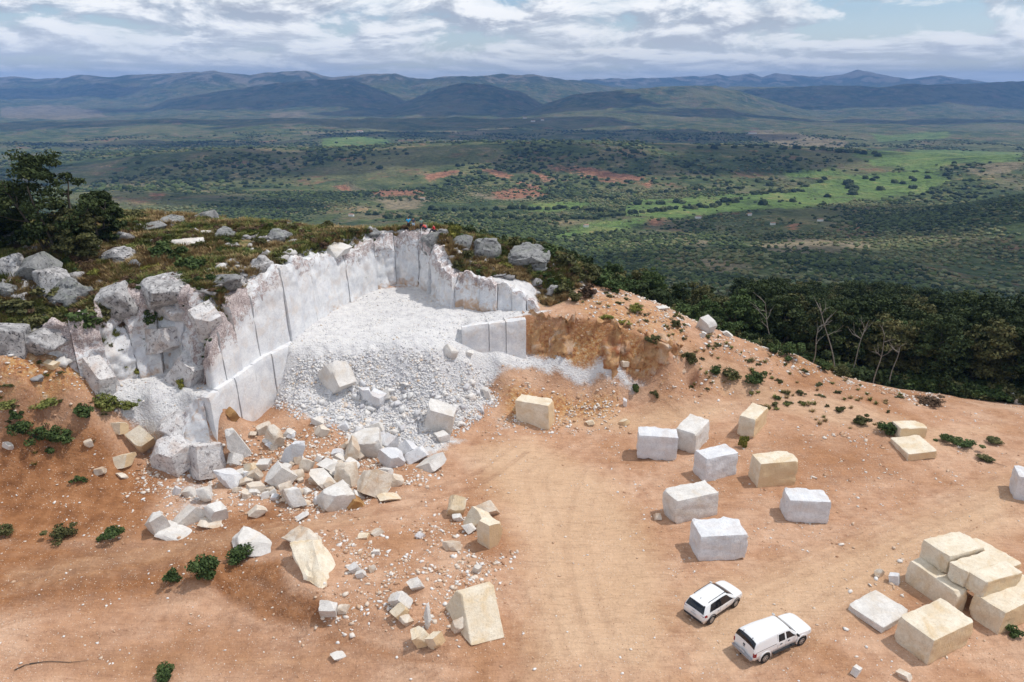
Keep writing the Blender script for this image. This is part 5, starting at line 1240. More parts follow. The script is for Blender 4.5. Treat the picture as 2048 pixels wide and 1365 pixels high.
def tree_meshes(seed, h, w, trunk_r, nclump=40, per=60, size=0.30, crown_lo=0.3, leanx=0.0, flat=0.6, stems=1):
    r = np.random.default_rng(seed); parts = []; tips = []
    for s_ in range(stems):
        a0 = r.uniform(0, 6.28); sp = 0.12 * w * (stems > 1)
        th = h * r.uniform(0.62, 0.8)
        p0 = np.array([math.cos(a0) * sp, math.sin(a0) * sp, -0.5]); p1 = np.array([math.cos(a0) * sp * 3 + leanx, math.sin(a0) * sp * 3, th])
        tt = np.linspace(0, 1, 7); pth = p0[None] + (p1 - p0)[None] * tt[:, None] + np.stack([np.sin(tt * 5 + seed) * .2, np.cos(tt * 4 + seed) * .2, tt * 0], 1)
        parts.append(tube(pth, trunk_r * (1 - 0.7 * tt), 7))
        for k in range(6):
            f = r.uniform(crown_lo, 0.95); b = pth[int(f * 6)]
            a = r.uniform(0, 6.28); l = w * r.uniform(0.22, 0.42)
            e = b + np.array([math.cos(a) * l, math.sin(a) * l, h * r.uniform(0.08, 0.25)])
            mid = (b + e) / 2 + r.normal(0, .15, 3)
            parts.append(tube([b, mid, e], [trunk_r * .4, trunk_r * .28, trunk_r * .12], 5)); tips.append(e)
    C, Rd = [], []
    for k in range(nclump):
        if k < len(tips): c = tips[k] + r.normal(0, .2, 3)
        else:
            a = r.uniform(0, 6.28); rr = math.sqrt(r.random()) * w * 0.44; zf = r.uniform(crown_lo, 1.0)
            k2 = math.sin(math.pi * min(1, max(0.08, (zf - crown_lo) / (1 - crown_lo))) ** 0.75) * 0.6 + 0.42
            c = np.array([math.cos(a) * rr * k2 + leanx * zf, math.sin(a) * rr * k2, zf * h - 0.35])
        C.append(c); Rd.append(w * r.uniform(0.07, 0.15))
    V, F = merge(parts)
    return mesh_np('trunk', V, F), leaf_mesh('crown', C, Rd, per, size, seed + 50, squash=flat)
def plant(name, trunk_me, crown_me, tm, cm, loc, rz, sc, label, cat, group):
    o = empty(name, loc, rz); o.scale = (sc, sc, sc); tag(o, label, cat, group)
    if trunk_me is not None: link('trunk', trunk_me, tm, o)
    link('crown', crown_me, cm, o); return o
def copy_tree(o):
    c = o.copy(); col.objects.link(c)
    for ch in o.children:
        k = ch.copy(); col.objects.link(k); k.parent = c
    return c
# --- dark trees on the left of the hill
for (u, v, h, w, sd, stems, lab) in [
    (118, 512, 10.6, 8.6, 201, 3, 'tallest dark tree on the left of the hill, rising against the valley'),
    (18, 505, 7.6, 7.0, 202, 2, 'broad dark tree at the left edge behind the rounded boulder'),
    (212, 492, 6.3, 4.6, 203, 2, 'dark tree at the right end of the clump on the left hilltop'),
    (160, 520, 5.4, 5.2, 204, 3, 'lower dark tree in front of the tallest one on the left hilltop')]:
    t_, c_ = tree_meshes(sd, h, w, 0.17, nclump=80, per=120, size=0.17, crown_lo=0.18, stems=stems, flat=0.5)
    x, y, z = G(u, v); plant('tree', t_, c_, BARK, L_DARK if sd != 204 else L_OLIVE, (x, y, z), 0, 1, lab, 'tree', 'dark trees on the left hilltop')
# --- forest below the right-hand slope: individually built trees
variants = []
for i in range(7):
    h = [11.5, 10.5, 12.5, 9.5, 11, 10, 13][i]; w = [8.5, 7.5, 9.5, 7, 6.5, 8.5, 8][i]
    variants.append((tree_meshes(300 + i, h, w, 0.13, nclump=64, per=95, size=0.22, crown_lo=0.32 if i % 2 else 0.22, stems=1 + i % 2, flat=0.5), [L_DARK, L_OLIVE, L_DARK, L_GREEN, L_DARK, L_OLIVE, L_DARK][i]))
r = np.random.default_rng(77)
edge_line = Line([(11,91.5),(20,89.5),(27,87.5),(36.5,86.5),(44,84),(51,80.5),(58,77.5),(66,75),(76,72),(88,70)])
placed = []
tries = 0
while len(placed) < 150 and tries < 9000:
    tries += 1
    q = r.uniform(0, edge_line.L); x, y = edge_line.at(q); back = (r.random() ** 1.4) * 40 + 0.5
    ang_ = math.atan2(float(x), float(y)); x = float(x) + back * math.sin(ang_) + r.uniform(-2, 2); y = float(y) + back * math.cos(ang_)
    if math.hypot(x, y) < 84: continue
    if any((x - a) ** 2 + (y - b_) ** 2 < (3.1 + 0.025 * back) ** 2 for a, b_ in placed): continue
    placed.append((x, y))
protos = {}
for i, (x, y) in enumerate(placed):
    k = int(r.integers(0, 7)) if x > 34 else int(r.choice([1, 3, 3, 5, 4])); (tm_, cm_), lm = variants[k]
    z = float(H(x, y)) if y < 123 and x < 83 else float(far_h(x, y))
    left = np.clip((36 - x) / 26, 0, 1)
    s = float(r.uniform(0.85, 1.12) * (1 - 0.56 * left ** 0.7))
    if k not in protos:
        o = plant('tree', tm_, cm_, BARK, lm, (x, y, z - .3), r.uniform(0, 6), s, None, 'tree', None); protos[k] = o
    else:
        o = copy_tree(protos[k]); o.location = (x, y, z - .3); o.rotation_euler = (0, 0, r.uniform(0, 6)); o.scale = (s, s, s)
    uu = 1024 + 1365 * x / (y * CP + 36 * SP)
    wh = 'behind the upper crest' if uu < 1350 else 'behind the middle crest' if uu < 1600 else 'by the bare pale trunks' if uu < 1850 else 'at the right edge'
    dp_ = 'in the front row of the right-hand forest' if math.hypot(x, y) < 98 else 'deep in the right-hand forest'
    lb = f"{ {id(L_DARK): 'dark green', id(L_OLIVE): 'olive green', id(L_GREEN): 'bright green'}[id(lm)] } tree {dp_} {wh}"; tag(o, lb, 'tree', 'forest: ' + lb)
# pale bare trees at the forest edge
for (u, v, h, lean, lab) in [(1690, 779, 7.5, -3.4, 'bare pale tree with long leaning trunk at the forest edge'), (1716, 764, 6.5, 1.2, 'bare pale branching tree at the forest edge right of the leaning one'),
                             (1770, 783, 5.5, 0.1, 'thin pale trunk standing before the dark forest'), (1800, 786, 4.6, 0.3, 'thin pale trunk at the right among dark trees'),
                             (1640, 742, 4.5, 0.2, 'thin pale trunk at the left of the bare trees'), (1566, 706, 6.2, -2.4, 'tall pale leaning trunk high in the dark forest')]:
    x, y, z = G(u, v); y += 5.5; x *= 1.04; z = float(H(x, y)); r = np.random.default_rng(int(u)); parts = []
    h *= 1.25; tt = np.linspace(0, 1, 8); pth = np.stack([lean * tt + np.sin(tt * 6 + u) * .18, np.cos(tt * 5 + u) * .12, h * tt - .3], 1); parts.append(tube(pth, 0.085 * (1 - .65 * tt), 6))
    br = []
    for k in range(5):
        b = pth[int(r.uniform(4, 7.9))]; a = r.uniform(0, 6.28); l = r.uniform(.8, 2.0); e = b + np.array([math.cos(a) * l, math.sin(a) * l * .6, r.uniform(.5, 1.6)])
        br.append(tube([b, (b + e) / 2 + r.normal(0, .12, 3), e], [.045, .03, .014], 4))
        e2 = e + np.array([r.uniform(-.6, .6), r.uniform(-.4, .4), r.uniform(.3, .8)]); br.append(tube([(b + e) / 2, e2], [.025, .012], 4))
    o = empty('bare_tree', (x, y, z)); tag(o, lab, 'tree', 'pale bare trees at the forest edge')
    link('trunk', mesh_np('trunk', *parts[0]), BARKP, o); link('branches', mesh_np('branches', *merge(br)), BARKP, o)
# --- shrubs
def shrub_mesh(seed, w, h, ncl=12, per=60, size=0.11):
    r = np.random.default_rng(seed); C = [(r.normal(0, .22) * w, r.normal(0, .22) * w, r.uniform(.18, .75) * h) for _ in range(ncl)]
    return leaf_mesh('shrub', C, [w * r.uniform(.14, .26) for _ in range(ncl)], per, size, seed, squash=.8)
SH = [shrub_mesh(400 + i, 1.0, 0.8, ncl=10 + i % 4, per=70, size=0.085) for i in range(6)]
SH2 = [shrub_mesh(420 + i, 1.0, 0.85, ncl=15, per=90, size=0.062) for i in range(6)]
def tuft_mesh(seed, n=70, h=0.9, spread=0.35, wd=0.035):
    r = np.random.default_rng(seed); a = r.uniform(0, 6.28, n); rr = np.sqrt(r.random(n)) * spread * .5; hh = h * r.uniform(.5, 1.1, n)
    b = np.stack([np.cos(a) * rr, np.sin(a) * rr, np.zeros(n) - .03], 1); le = r.uniform(.15, .6, n) * hh
    tip = b + np.stack([np.cos(a) * le, np.sin(a) * le, hh], 1); mid = (b + tip) / 2 + np.stack([np.zeros(n), np.zeros(n), hh * .12], 1)
    sd = np.stack([-np.sin(a), np.cos(a), np.zeros(n)], 1) * wd
    V = np.stack([b - sd, b + sd, mid + sd * .8, mid - sd * .8, tip], 1).reshape(-1, 3); i = np.arange(n) * 5
    F = np.concatenate([np.stack([i, i + 1, i + 2], 1), np.stack([i, i + 2, i + 3], 1), np.stack([i + 3, i + 2, i + 4], 1)])
    me = mesh_np('grass_tuft', V, F); vattr(me, 'tint', np.repeat(r.random(n), 5)); return me
TF = [tuft_mesh(500 + i) for i in range(3)]
def with_mat(me, mat):
    m2 = me.copy(); m2.materials.clear(); m2.materials.append(mat); return m2
cache = {}
def put(me_list, k, mat, name, u, v, w, h, label, cat, group, loc=None):
    key = (id(me_list), k, mat.name)
    if key not in cache: cache[key] = with_mat(me_list[k], mat)
    x, y, z = loc or G(u, v); o = bpy.data.objects.new(name, cache[key]); col.objects.link(o)
    o.location = (x, y, z - .03 * h); o.scale = (w, w, h); o.rotation_euler = (0, 0, random.uniform(0, 6.28)); tag(o, label, cat, group); return o
named_shrubs = [
 (413, 1160, 2.0, 1.7, L_GREEN, 'round dark green bush on the bank, larger one above the lower track'),
 (349, 1166, 1.2, 1.1, L_GREEN, 'small dark green bush left of the round one on the bank'),
 (482, 1122, 1.7, 1.0, L_GREEN, 'low green bush below the peaked rock on the bank'),
 (222, 1082, 1.5, 1.1, L_GREEN, 'green bush on the brown slope beside a small white rock'),
 (130, 1074, 1.6, 0.9, L_OLIVE, 'olive bush on the brown slope left of the green one'),
 (10, 1074, 1.3, 0.9, L_OLIVE, 'olive bush on the brown slope at the left edge'),
 (330, 1362, 1.4, 0.9, L_GREEN, 'green bush cut off by the bottom edge of the picture'),
 (1271, 786, 0.9, 1.0, L_GREEN, 'single green bush on the track at the foot of the ramp'),
 (1310, 793, 0.8, 0.6, L_OLIVE, 'small olive bush right of the single green bush'),
 (1487, 895, 0.8, 1.3, L_YEL, 'bright green weed growing at the foot of the narrow cream block'),
 (1508, 768, 2.0, 1.3, L_GREEN, 'green bush on the right end of the ochre bank'),
 (1460, 762, 1.8, 1.2, L_OLIVE, 'olive bush left of the green one on the ochre bank'),
 (1432, 752, 1.4, 1.0, L_GREEN, 'small green bush at the left of the three on the ochre bank'),
 (1380, 728, 1.5, 1.3, L_OLIVE, 'olive bush halfway down the ochre bank'),
 (1305, 690, 1.7, 0.9, L_OLIVE, 'dark scrub overhanging the top of the orange bank'),
 (1580, 716, 2.6, 1.6, L_GREEN, 'wide green bush on the crest of the right-hand slope'),
 (1548, 706, 1.6, 1.2, L_GREEN, 'green bush on the crest beneath a pinkish rock'),
 (1680, 752, 2.0, 1.2, L_OLIVE, 'olive bush near the crest below a small white stone'),
 (1650, 742, 1.6, 1.1, L_GREEN, 'green bush near the crest left of the olive one'),
 (1720, 848, 1.6, 0.9, L_OLIVE, 'olive bush beside the track above the right blocks'),
 (1776, 868, 1.9, 1.1, L_GREEN, 'green bush against the back of the ochre-fronted block'),
 (1886, 884, 1.4, 0.7, L_GREEN, 'green weed right of the ochre-fronted block'),
 (1925, 892, 1.9, 0.7, L_GREEN, 'wide low green weed by the right-hand track'),
 (1986, 886, 1.6, 0.5, L_OLIVE, 'flat olive weed by the right-hand track'),
 (1970, 922, 1.5, 0.4, L_OLIVE, 'dark flat weed on the right-hand track'),
 (2026, 1272, 1.0, 0.6, L_GREEN, 'small green weed at the corner of the low stacked block'),
 (1352, 655, 1.0, 0.9, L_OLIVE, 'olive bush on the upper right-hand slope'),
 (1250, 650, 1.3, 0.5, L_YEL, 'yellow green weed on the upper right-hand slope'),
 (1270, 622, 1.8, 0.6, L_YEL, 'wide yellow green weed near the top of the right-hand slope'),
 (1215, 640, 1.5, 0.5, L_YEL, 'yellow green weed beside the bench path'),
 (1150, 604, 1.6, 1.1, L_OLIVE, 'olive scrub at the top of the bench path'),
 (1555, 800, 0.6, 0.4, L_GREEN, 'tiny weed on the crossing of the tracks'),
 (1600, 790, 0.8, 0.5, L_OLIVE, 'tiny weed right of the crossing of the tracks'),
 (1680, 824, 1.0, 0.6, L_OLIVE, 'small weed on the slope above the right blocks'),
 (1860, 808, 2.4, 0.6, L_RED, 'brown scrub by the forest edge at the right'),
 (216, 825, 2.0, 1.5, L_GRS, 'bright green grassy weeds at the top of the rubble slope'),
 (172, 838, 1.9, 1.1, L_GREEN, 'green weeds left of the grassy ones on the upper left slope'),
 (262, 818, 1.6, 0.7, L_GRS, 'green weed beside the hollow platform'),
 (90, 815, 2.4, 0.6, L_GRS, 'flat green weed strip on the upper left slope'),
 (55, 870, 1.8, 1.2, L_GREEN, 'dark green bush on the brown slope, left of a larger pair'),
 (90, 884, 1.9, 1.2, L_GREEN, 'dark green bush in the middle of the brown slope group'),
 (128, 892, 1.9, 1.2, L_GREEN, 'dark green bush at the right of the brown slope group'),
 (40, 842, 1.0, 0.7, L_GREEN, 'small bush above the brown slope group'),
 (102, 910, 0.8, 0.6, L_GREEN, 'small bush just below the brown slope group'),
 (160, 965, 0.9, 0.5, L_GREEN, 'small weed beside the flat brown stone'),
 (258, 752, 1.4, 1.5, L_YEL, 'yellow green bush growing in the hollow'),
 (364, 776, 0.8, 0.8, L_YEL, 'small grassy weed on the platform floor of the hollow'),
 (20, 815, 1.6, 0.5, L_GRS, 'flat green weed at the left edge of the upper slope'),
]
for i, (u, v, w, h, m_, lab) in enumerate(named_shrubs):
    put(SH2 if w > 1 else SH, i % 6, m_, 'shrub', u, v, w * 1.05, h * 1.45, lab, 'shrub', 'shrubs and weeds about the quarry')
hill_shrubs = [(350,520,3.4,2.0,L_GREEN),(385,545,2.6,1.6,L_GREEN),(320,515,2.4,1.5,L_GREEN),(300,545,1.8,1.0,L_YEL),(440,590,2.0,1.6,L_OLIVE),(415,575,1.8,1.4,L_GREEN),(160,660,3.0,1.8,L_GREEN),(200,650,2.6,1.8,L_OLIVE),
 (300,640,2.4,1.5,L_GREEN),(345,625,1.8,1.4,L_OLIVE),(200,560,1.4,1.2,L_YEL),(150,510,1.6,1.0,L_YEL),(70,620,3.0,1.2,L_OLIVE),(110,600,3.0,1.4,L_OLIVE),(20,625,2.6,1.3,L_OLIVE),(240,520,2.0,1.0,L_RED),(180,540,2.2,1.1,L_RED),
 (265,570,2.0,1.0,L_RED),(290,430,2.4,1.6,L_OLIVE),(330,425,2.8,1.9,L_OLIVE),(365,425,2.6,1.6,L_GREEN),(270,440,2.2,1.4,L_OLIVE),(440,440,2.0,1.2,L_OLIVE),(470,445,2.0,1.1,L_OLIVE),(590,450,3.2,2.0,L_OLIVE),(625,455,3.0,2.0,L_GREEN),(560,450,2.2,1.3,L_OLIVE),(655,462,2.2,1.5,L_OLIVE),
 (910,480,2.2,2.0,L_YEL),(935,470,2.2,2.0,L_OLIVE),(1000,480,4.0,3.4,L_GREEN),(975,475,2.6,2.2,L_OLIVE),(1035,505,2.8,2.0,L_OLIVE),(1090,520,3.2,2.2,L_GREEN),(1120,535,3.0,2.0,L_OLIVE),(1165,555,3.2,1.9,L_OLIVE),(1195,570,3.0,1.8,L_GREEN),(1230,585,2.6,1.6,L_GREEN),(1060,545,2.2,1.3,L_OLIVE),(1010,540,1.8,1.2,L_YEL),
 (930,520,1.8,1.3,L_OLIVE),(1130,585,2.6,1.4,L_OLIVE),(1180,592,2.4,1.3,L_RED),(480,470,1.8,1.0,L_RED),(640,500,1.6,.9,L_RED),(520,490,1.8,1.0,L_OLIVE),(700,472,1.8,1.0,L_OLIVE),(880,512,1.5,1.0,L_RED),(140,620,2.4,1.3,L_RED),(60,660,2.2,1.2,L_OLIVE),(395,500,1.6,1.0,L_OLIVE),(1075,505,2.0,1.5,L_OLIVE)]
nm = {'green_leaves': 'green', 'olive_leaves': 'olive', 'yellow_green_leaves': 'yellow green', 'reddish_scrub_leaves': 'reddish brown'}
for i, (u, v, w, h, m_) in enumerate(hill_shrubs):
    side = 'on the left part of the hilltop' if u < 520 else ('on the skyline behind the sawn wall' if u < 760 else 'on the crest right of the people')
    put(SH, i % 6, m_, 'shrub', u, v, w, h * 1.3, f'{nm[m_.name]} shrub {side}', 'shrub', f'{nm[m_.name]} shrubs {side}')
# --- instanced ground cover
def scatter(name, templates, pts, scales, rots, mat=None):
    me = bpy.data.meshes.new(name); n = len(pts); me.vertices.add(n); me.vertices.foreach_set('co', np.asarray(pts, np.float32).ravel())
    a = me.attributes.new('sc', 'FLOAT_VECTOR', 'POINT'); a.data.foreach_set('vector', np.asarray(scales, np.float32).ravel())
    a = me.attributes.new('rz', 'FLOAT', 'POINT'); a.data.foreach_set('value', np.asarray(rots, np.float32))
    a = me.attributes.new('pk', 'INT', 'POINT'); a.data.foreach_set('value', np.random.default_rng(n).integers(0, len(templates), n).astype(np.int32))
    o = bpy.data.objects.new(name, me); col.objects.link(o)
    ng = bpy.data.node_groups.new(name + '_nodes', 'GeometryNodeTree')
    ng.interface.new_socket('Geometry', in_out='INPUT', socket_type='NodeSocketGeometry'); ng.interface.new_socket('Geometry', in_out='OUTPUT', socket_type='NodeSocketGeometry')
    gi = ng.nodes.new('NodeGroupInput'); go = ng.nodes.new('NodeGroupOutput'); ip = ng.nodes.new('GeometryNodeInstanceOnPoints'); jn = ng.nodes.new('GeometryNodeJoinGeometry')
    for te in templates:
        oi = ng.nodes.new('GeometryNodeObjectInfo'); oi.inputs['As Instance'].default_value = True; oi.inputs['Object'].default_value = te
        ng.links.new(oi.outputs['Geometry'], jn.inputs[0])
    def na(nm_, ty):
        q = ng.nodes.new('GeometryNodeInputNamedAttribute'); q.data_type = ty; q.inputs['Name'].default_value = nm_; return [s for s in q.outputs if s.enabled and s.name == 'Attribute'][0]
    cx = ng.nodes.new('ShaderNodeCombineXYZ'); ng.links.new(na('rz', 'FLOAT'), cx.inputs[2])
    ng.links.new(gi.outputs[0], ip.inputs['Points']); ng.links.new(jn.outputs[0], ip.inputs['Instance'])
    ip.inputs['Pick Instance'].default_value = True; ng.links.new(na('pk', 'INT'), ip.inputs['Instance Index'])
    ng.links.new(cx.outputs[0], ip.inputs['Rotation']); ng.links.new(na('sc', 'FLOAT_VECTOR'), ip.inputs['Scale']); ng.links.new(ip.outputs[0], go.inputs[0])
    md = o.modifiers.new('scatter', 'NODES'); md.node_group = ng
    return tag(o, kind='stuff')
def template(me, mat):
    return bpy.data.objects.new('template', with_mat(me, mat))   # only instanced, never linked to the scene itself
r = np.random.default_rng(9)
def do_scatter(name, tmpl, W, n, wr, hr, seed):
    P3 = sample_zone(W, n, seed); rr = np.random.default_rng(seed + 1)
    w = rr.uniform(*wr, n); h = rr.uniform(*hr, n); scatter(name, tmpl, P3, np.stack([w, w, h], 1), rr.uniform(0, 6.28, n))
hilltop = turf * (1 - flank) * vis * (1 - 0.5 * grey) * (GH > 8.5) * (sdist(GX, GY, A_U) > 0.6) * (1 + 1.2 * (GX < -26) * (GY < 72))
patch = np.clip(fbm(GX / 4 + 7, GY / 4, oct=3) * 1.8 + 0.6, 0.03, 1)
patch2 = np.clip(fbm(GX / 5 - 27, GY / 5, oct=3) * 2.2 + 0.4, 0.0, 1)
do_scatter('dry_grass', [template(t_, L_DRY) for t_ in TF], hilltop * patch, 8500, (.8, 1.7), (.4, 1.05), 21)
do_scatter('green_grass', [template(t_, L_GRS) for t_ in TF], hilltop * patch2, 8000, (.9, 1.7), (.45, 1.05), 31)
do_scatter('low_scrub', [template(SH[i], [L_OLIVE, L_RED, L_GREEN, L_GRS][i]) for i in range(4)], hilltop * patch2, 3400, (.6, 1.7), (.4, 1.2), 41)
fl = flank * vis * (GY < 123)
do_scatter('forest_undergrowth', [template(SH[i], [L_DARK, L_OLIVE, L_DARK, L_GREEN][i]) for i in range(4)], fl * (np.abs(sdist(GX, GY, edgepoly)) < 30), 3200, (1.6, 3.4), (1.3, 3.0), 51)
weedy = mx(zone([(0,790),(280,800),(240,850),(150,900),(0,860)], 1.5), zone([(1130,600),(1340,620),(1700,770),(1850,800),(1700,850),(1400,760)], 2, .5))
do_scatter('sparse_weeds', [template(TF[0], L_GRS), template(TF[1], L_DRY), template(SH[2], L_OLIVE)], weedy * clump * vis, 190, (.35, .9), (.2, .45), 61)

# --- bushland of the valley
V_DARK = leaf_mat('valley_dark_leaves', [(0, (0.022, 0.036, 0.014)), (1, (0.055, 0.075, 0.026))]); V_GREEN = leaf_mat('valley_green_leaves', [(0, (0.06, 0.085, 0.026)), (1, (0.12, 0.16, 0.05))])
V_OLIVE = leaf_mat('valley_olive_leaves', [(0, (0.09, 0.095, 0.035)), (1, (0.19, 0.18, 0.075))]); V_PALE = leaf_mat('valley_pale_leaves', [(0, (0.13, 0.15, 0.07)), (1, (0.24, 0.26, 0.13))])
def blob(seed, sub=2):
    V, F = ICO[sub]; n = fbm(V[:, 0] * 1.7 + seed, V[:, 1] * 1.7, V[:, 2] * 1.7, oct=3)
    V = V * (1 + 0.75 * n)[:, None] * np.array([.5, .5, .42]); V[:, 2] += .22
    me = mesh_np('bush', V, F); vattr(me, 'tint', np.full(len(V), (seed * .37) % 1)); return me
BL = [template(blob(3 + i), [V_DARK, V_GREEN, V_DARK, V_OLIVE, V_PALE, V_OLIVE][i]) for i in range(6)]
NB = [template(shrub_mesh(440 + i, 1.0, 0.75, ncl=9, per=26, size=0.12), [V_DARK, V_DARK, V_GREEN, V_OLIVE, V_PALE, L_RED][i]) for i in range(6)]
def wedge(n, r0, r1, seed, pw=1.0):
    rr = np.random.default_rng(seed); a = rr.uniform(-.72, .72, n); q = rr.random(n); rad = np.sqrt(r0 ** 2 + (r1 ** 2 - r0 ** 2) * q) if pw == 1 else r0 * (r1 / r0) ** q
    return rad * np.sin(a), rad * np.cos(a)
def mask_far(x, y):
    m1 = fbm(x / 260, y / 260 + 3, oct=4); return m1
fpl = {}
from functools import lru_cache
FRl = np.log(fr)
def far_attr(A, x, y):
    a = np.arctan2(x, y); rr = np.log(np.hypot(x, y)); i = np.clip(np.searchsorted(fa, a), 1, len(fa) - 1); j = np.clip(np.searchsorted(FRl, rr), 1, len(fr) - 1); return A[j, i]
def bushland(name, tm, n, r0, r1, sr, seed, thr, pw=1.0, fld=0):
    x, y = wedge(n, r0, r1, seed, pw); rr = np.random.default_rng(seed + 5)
    op = np.maximum(np.maximum(far_attr(farpast, x, y), far_attr(farred, x, y) * .9), far_attr(fartan, x, y) * .85)
    keep = (rr.random(n) > op * .985) & ((mask_far(x, y) + rr.normal(0, .18, n)) > thr) & (fld * fbm(x / 190 + 31, y / 190, oct=4) + rr.normal(0, .16, n) > -0.05)
    x, y = x[keep], y[keep]; z = far_h(x, y)
    inn = (x > X0) & (x < X1) & (y > Y0) & (y < Y1); x, y, z = x[~inn], y[~inn], z[~inn]
    s = rr.uniform(*sr, len(x)) * (0.7 + 0.6 * rr.random(len(x))); scatter(name, tm, np.stack([x, y, z], 1), np.stack([s, s, s * rr.uniform(.55, .9, len(x))], 1), rr.uniform(0, 6.28, len(x)))
DK = [template(t_.data, V_DARK) for t_ in NB[:3]] + [NB[2], NB[3]]; PL = [NB[3], NB[4], NB[5], template(NB[0].data, V_OLIVE)]  # dark and pale bushes split by area, putting light dapple into leaf colour
bushland('bushland', DK, 30000, 128, 560, (1.6, 3.8), 71, -0.30, fld=1)
bushland('bushland', PL, 22000, 128, 560, (1.3, 3.0), 75, -0.30, fld=-1)
bushland('bushland', [BL[0], BL[2], BL[1]], 75000, 520, 1500, (2.6, 6.0), 72, -0.14, fld=1)
bushland('bushland', [BL[3], BL[5], BL[4], BL[1]], 42000, 520, 1500, (2.4, 5.0), 76, -0.05, fld=-1)
bushland('bushland', [BL[0], BL[2], BL[1]], 42000, 1400, 3800, (6, 12), 73, -0.05, fld=1)
bushland('bushland', [BL[3], BL[5], BL[1]], 16000, 1400, 3800, (5, 9), 77, 0.0, fld=-1)
# near canopy behind the first forest rows
x, y = wedge(6500, 112, 300, 81); kp = (x > 0.34 * y) ; x, y = x[kp], y[kp]
inn = (x > X0) & (x < X1) & (y > Y0) & (y < Y1); z = np.where(inn, H(x, y), far_h(x, y)); kq = (~inn) | (seg_dist(x, y, list(edge_line.p)) > 36); x, y, z = x[kq], y[kq], z[kq]; rr = np.random.default_rng(82)
FT = [template(cm_[1], lm) for cm_, lm in variants[:5]]
sc_ = rr.uniform(.6, .95, len(x)); sel = rr.random(len(x)) < 0.5
scatter('distant_forest', FT, np.stack([x, y, z - 1.0], 1)[sel], np.stack([sc_, sc_, sc_ * .85], 1)[sel], rr.uniform(0, 6.28, len(x))[sel])
# --- single trees and tree rows on the valley pasture
FTR = [blob(31, 3), blob(33, 3), blob(35, 3)]
for m_ in FTR: m_.materials.append(L_DARK)
def valley_tree(x, y, s, label, group, k):
    z = float(far_h(x, y)); o = bpy.data.objects.new('tree', FTR[k % 3]); col.objects.link(o); o.location = (x, y, z - .5); o.scale = (s, s, s * random.uniform(.7, .95)); o.rotation_euler = (0, 0, random.uniform(0, 6.3)); tag(o, label, 'tree', group)
k = 0
rows = [([(740,432),(860,440),(960,436),(1050,440),(1100,436)], 34, 'tree in the dark river row behind the people', 11),
        ([(860,420),(960,424),(1060,418),(1150,420),(1240,424)], 28, 'tree in the long row left of the green pasture', 12),
        ([(1060,398),(1150,396),(1240,398)], 12, 'tree in the upper row left of the green pasture', 12), ([(1110,440),(1200,436),(1350,420)], 24, 'tree in the row along the near edge of the pasture', 11),
        ([(1370,418),(1440,412)], 12, 'tree in the short row crossing the pasture', 11), ([(1500,388),(1600,384)], 14, 'tree in the dark row on the far side of the pasture', 12),
        ([(1690,365),(1700,375),(1708,390)], 9, 'tree in the clump on the far pasture', 16), ([(1240,388),(1340,384),(1480,380)], 14, 'tree in the row behind the green pasture', 12),
        ([(1400,296),(1640,300),(1760,312)], 16, 'tree in the distant dark row across the valley', 18)]
for uv, n, lab, s in rows:
    pu = np.linspace(0, len(uv) - 1, n); us = np.interp(pu, range(len(uv)), [q[0] for q in uv]); vs = np.interp(pu, range(len(uv)), [q[1] for q in uv])
    for a, b_ in zip(us, vs):
        x, y, z = Gf(a + random.uniform(-5, 5), b_ + random.uniform(-2.5, 2.5)); valley_tree(x, y, s * random.uniform(.8, 1.25), lab, 'tree rows of the valley', k); k += 1
for u, v in [(1275,410),(1298,410),(1322,409),(1352,406),(1364,408),(1462,403),(1448,405),(1470,406),(1480,400),(1525,410),(1585,404),(1730,358),(1745,362),(1788,366),(1805,368),(1828,363),(1822,358),(1826,378),(1648,360),(1640,366),(1790,410),(1892,352),(1760,380),(1240,432),(1655,395),(1612,374),(1600,370),(1855,358),(1515,365),(1540,372)]:
    x, y, z = Gf(u, v); valley_tree(x, y, random.uniform(11, 17), 'single round tree standing on the green pasture', 'single trees on the green pasture', k); k += 1

# --- a few farm buildings far below
def house(u, v, l, w, h, lab, rz=0.0):
    x, y, z = Gf(u, v); o = empty('farmhouse', (x, y, z), rz); tag(o, lab, 'house', 'small white farm buildings in the valley')
    link('wall', box_mesh('wall', -l / 2, l / 2, -w / 2, w / 2, -1, h), M_PLASTER, o)
    V = [(-l/2-.3,-w/2-.3,h),(l/2+.3,-w/2-.3,h),(l/2+.3,w/2+.3,h),(-l/2-.3,w/2+.3,h),(-l/2-.3,0,h+w*.25),(l/2+.3,0,h+w*.25)]
    me = bpy.data.meshes.new('roof'); me.from_pydata(V, [], [(0,1,5,4),(3,4,5,2),(0,4,3),(1,2,5),(0,3,2,1)]); link('roof', me, M_TILE, o)
M_PLASTER, t_, b__ = new_mat('white_plaster'); b__.inputs['Base Color'].default_value = (0.78, 0.77, 0.74, 1)
M_TILE, t_, b__ = new_mat('clay_tiles'); b__.inputs['Base Color'].default_value = (0.38, 0.24, 0.17, 1)
for u, v, l, lab in [(1396,437,9,'white farmhouse on the near edge of the green pasture'),(703,433,8,'white farmhouse among trees left of the people'),(704,463,0,''),(1498,432,8,'pale farmhouse right of the pasture edge'),(1545,451,7,'pale farmhouse on the dark bushland slope'),
                     (1640,443,8,'pale farmhouse at the right of the bushland'),(1172,455,7,'white farmhouse below the tree rows'),(720,266,30,'long white farm shed far out in the valley'),(1505,268,34,'pale farm building beside the far sunlit field'),
                     (1066,244,24,'white house in the distant village, left one'),(1050,238,24,'white house in the distant village, upper one'),(1085,242,20,'white house in the distant village, right one'),(845,400,9,'small house on the red field')]:
    if l: house(u, v, l, l * .6, 3.2 if l < 20 else 6, lab, random.uniform(-.4, .4))
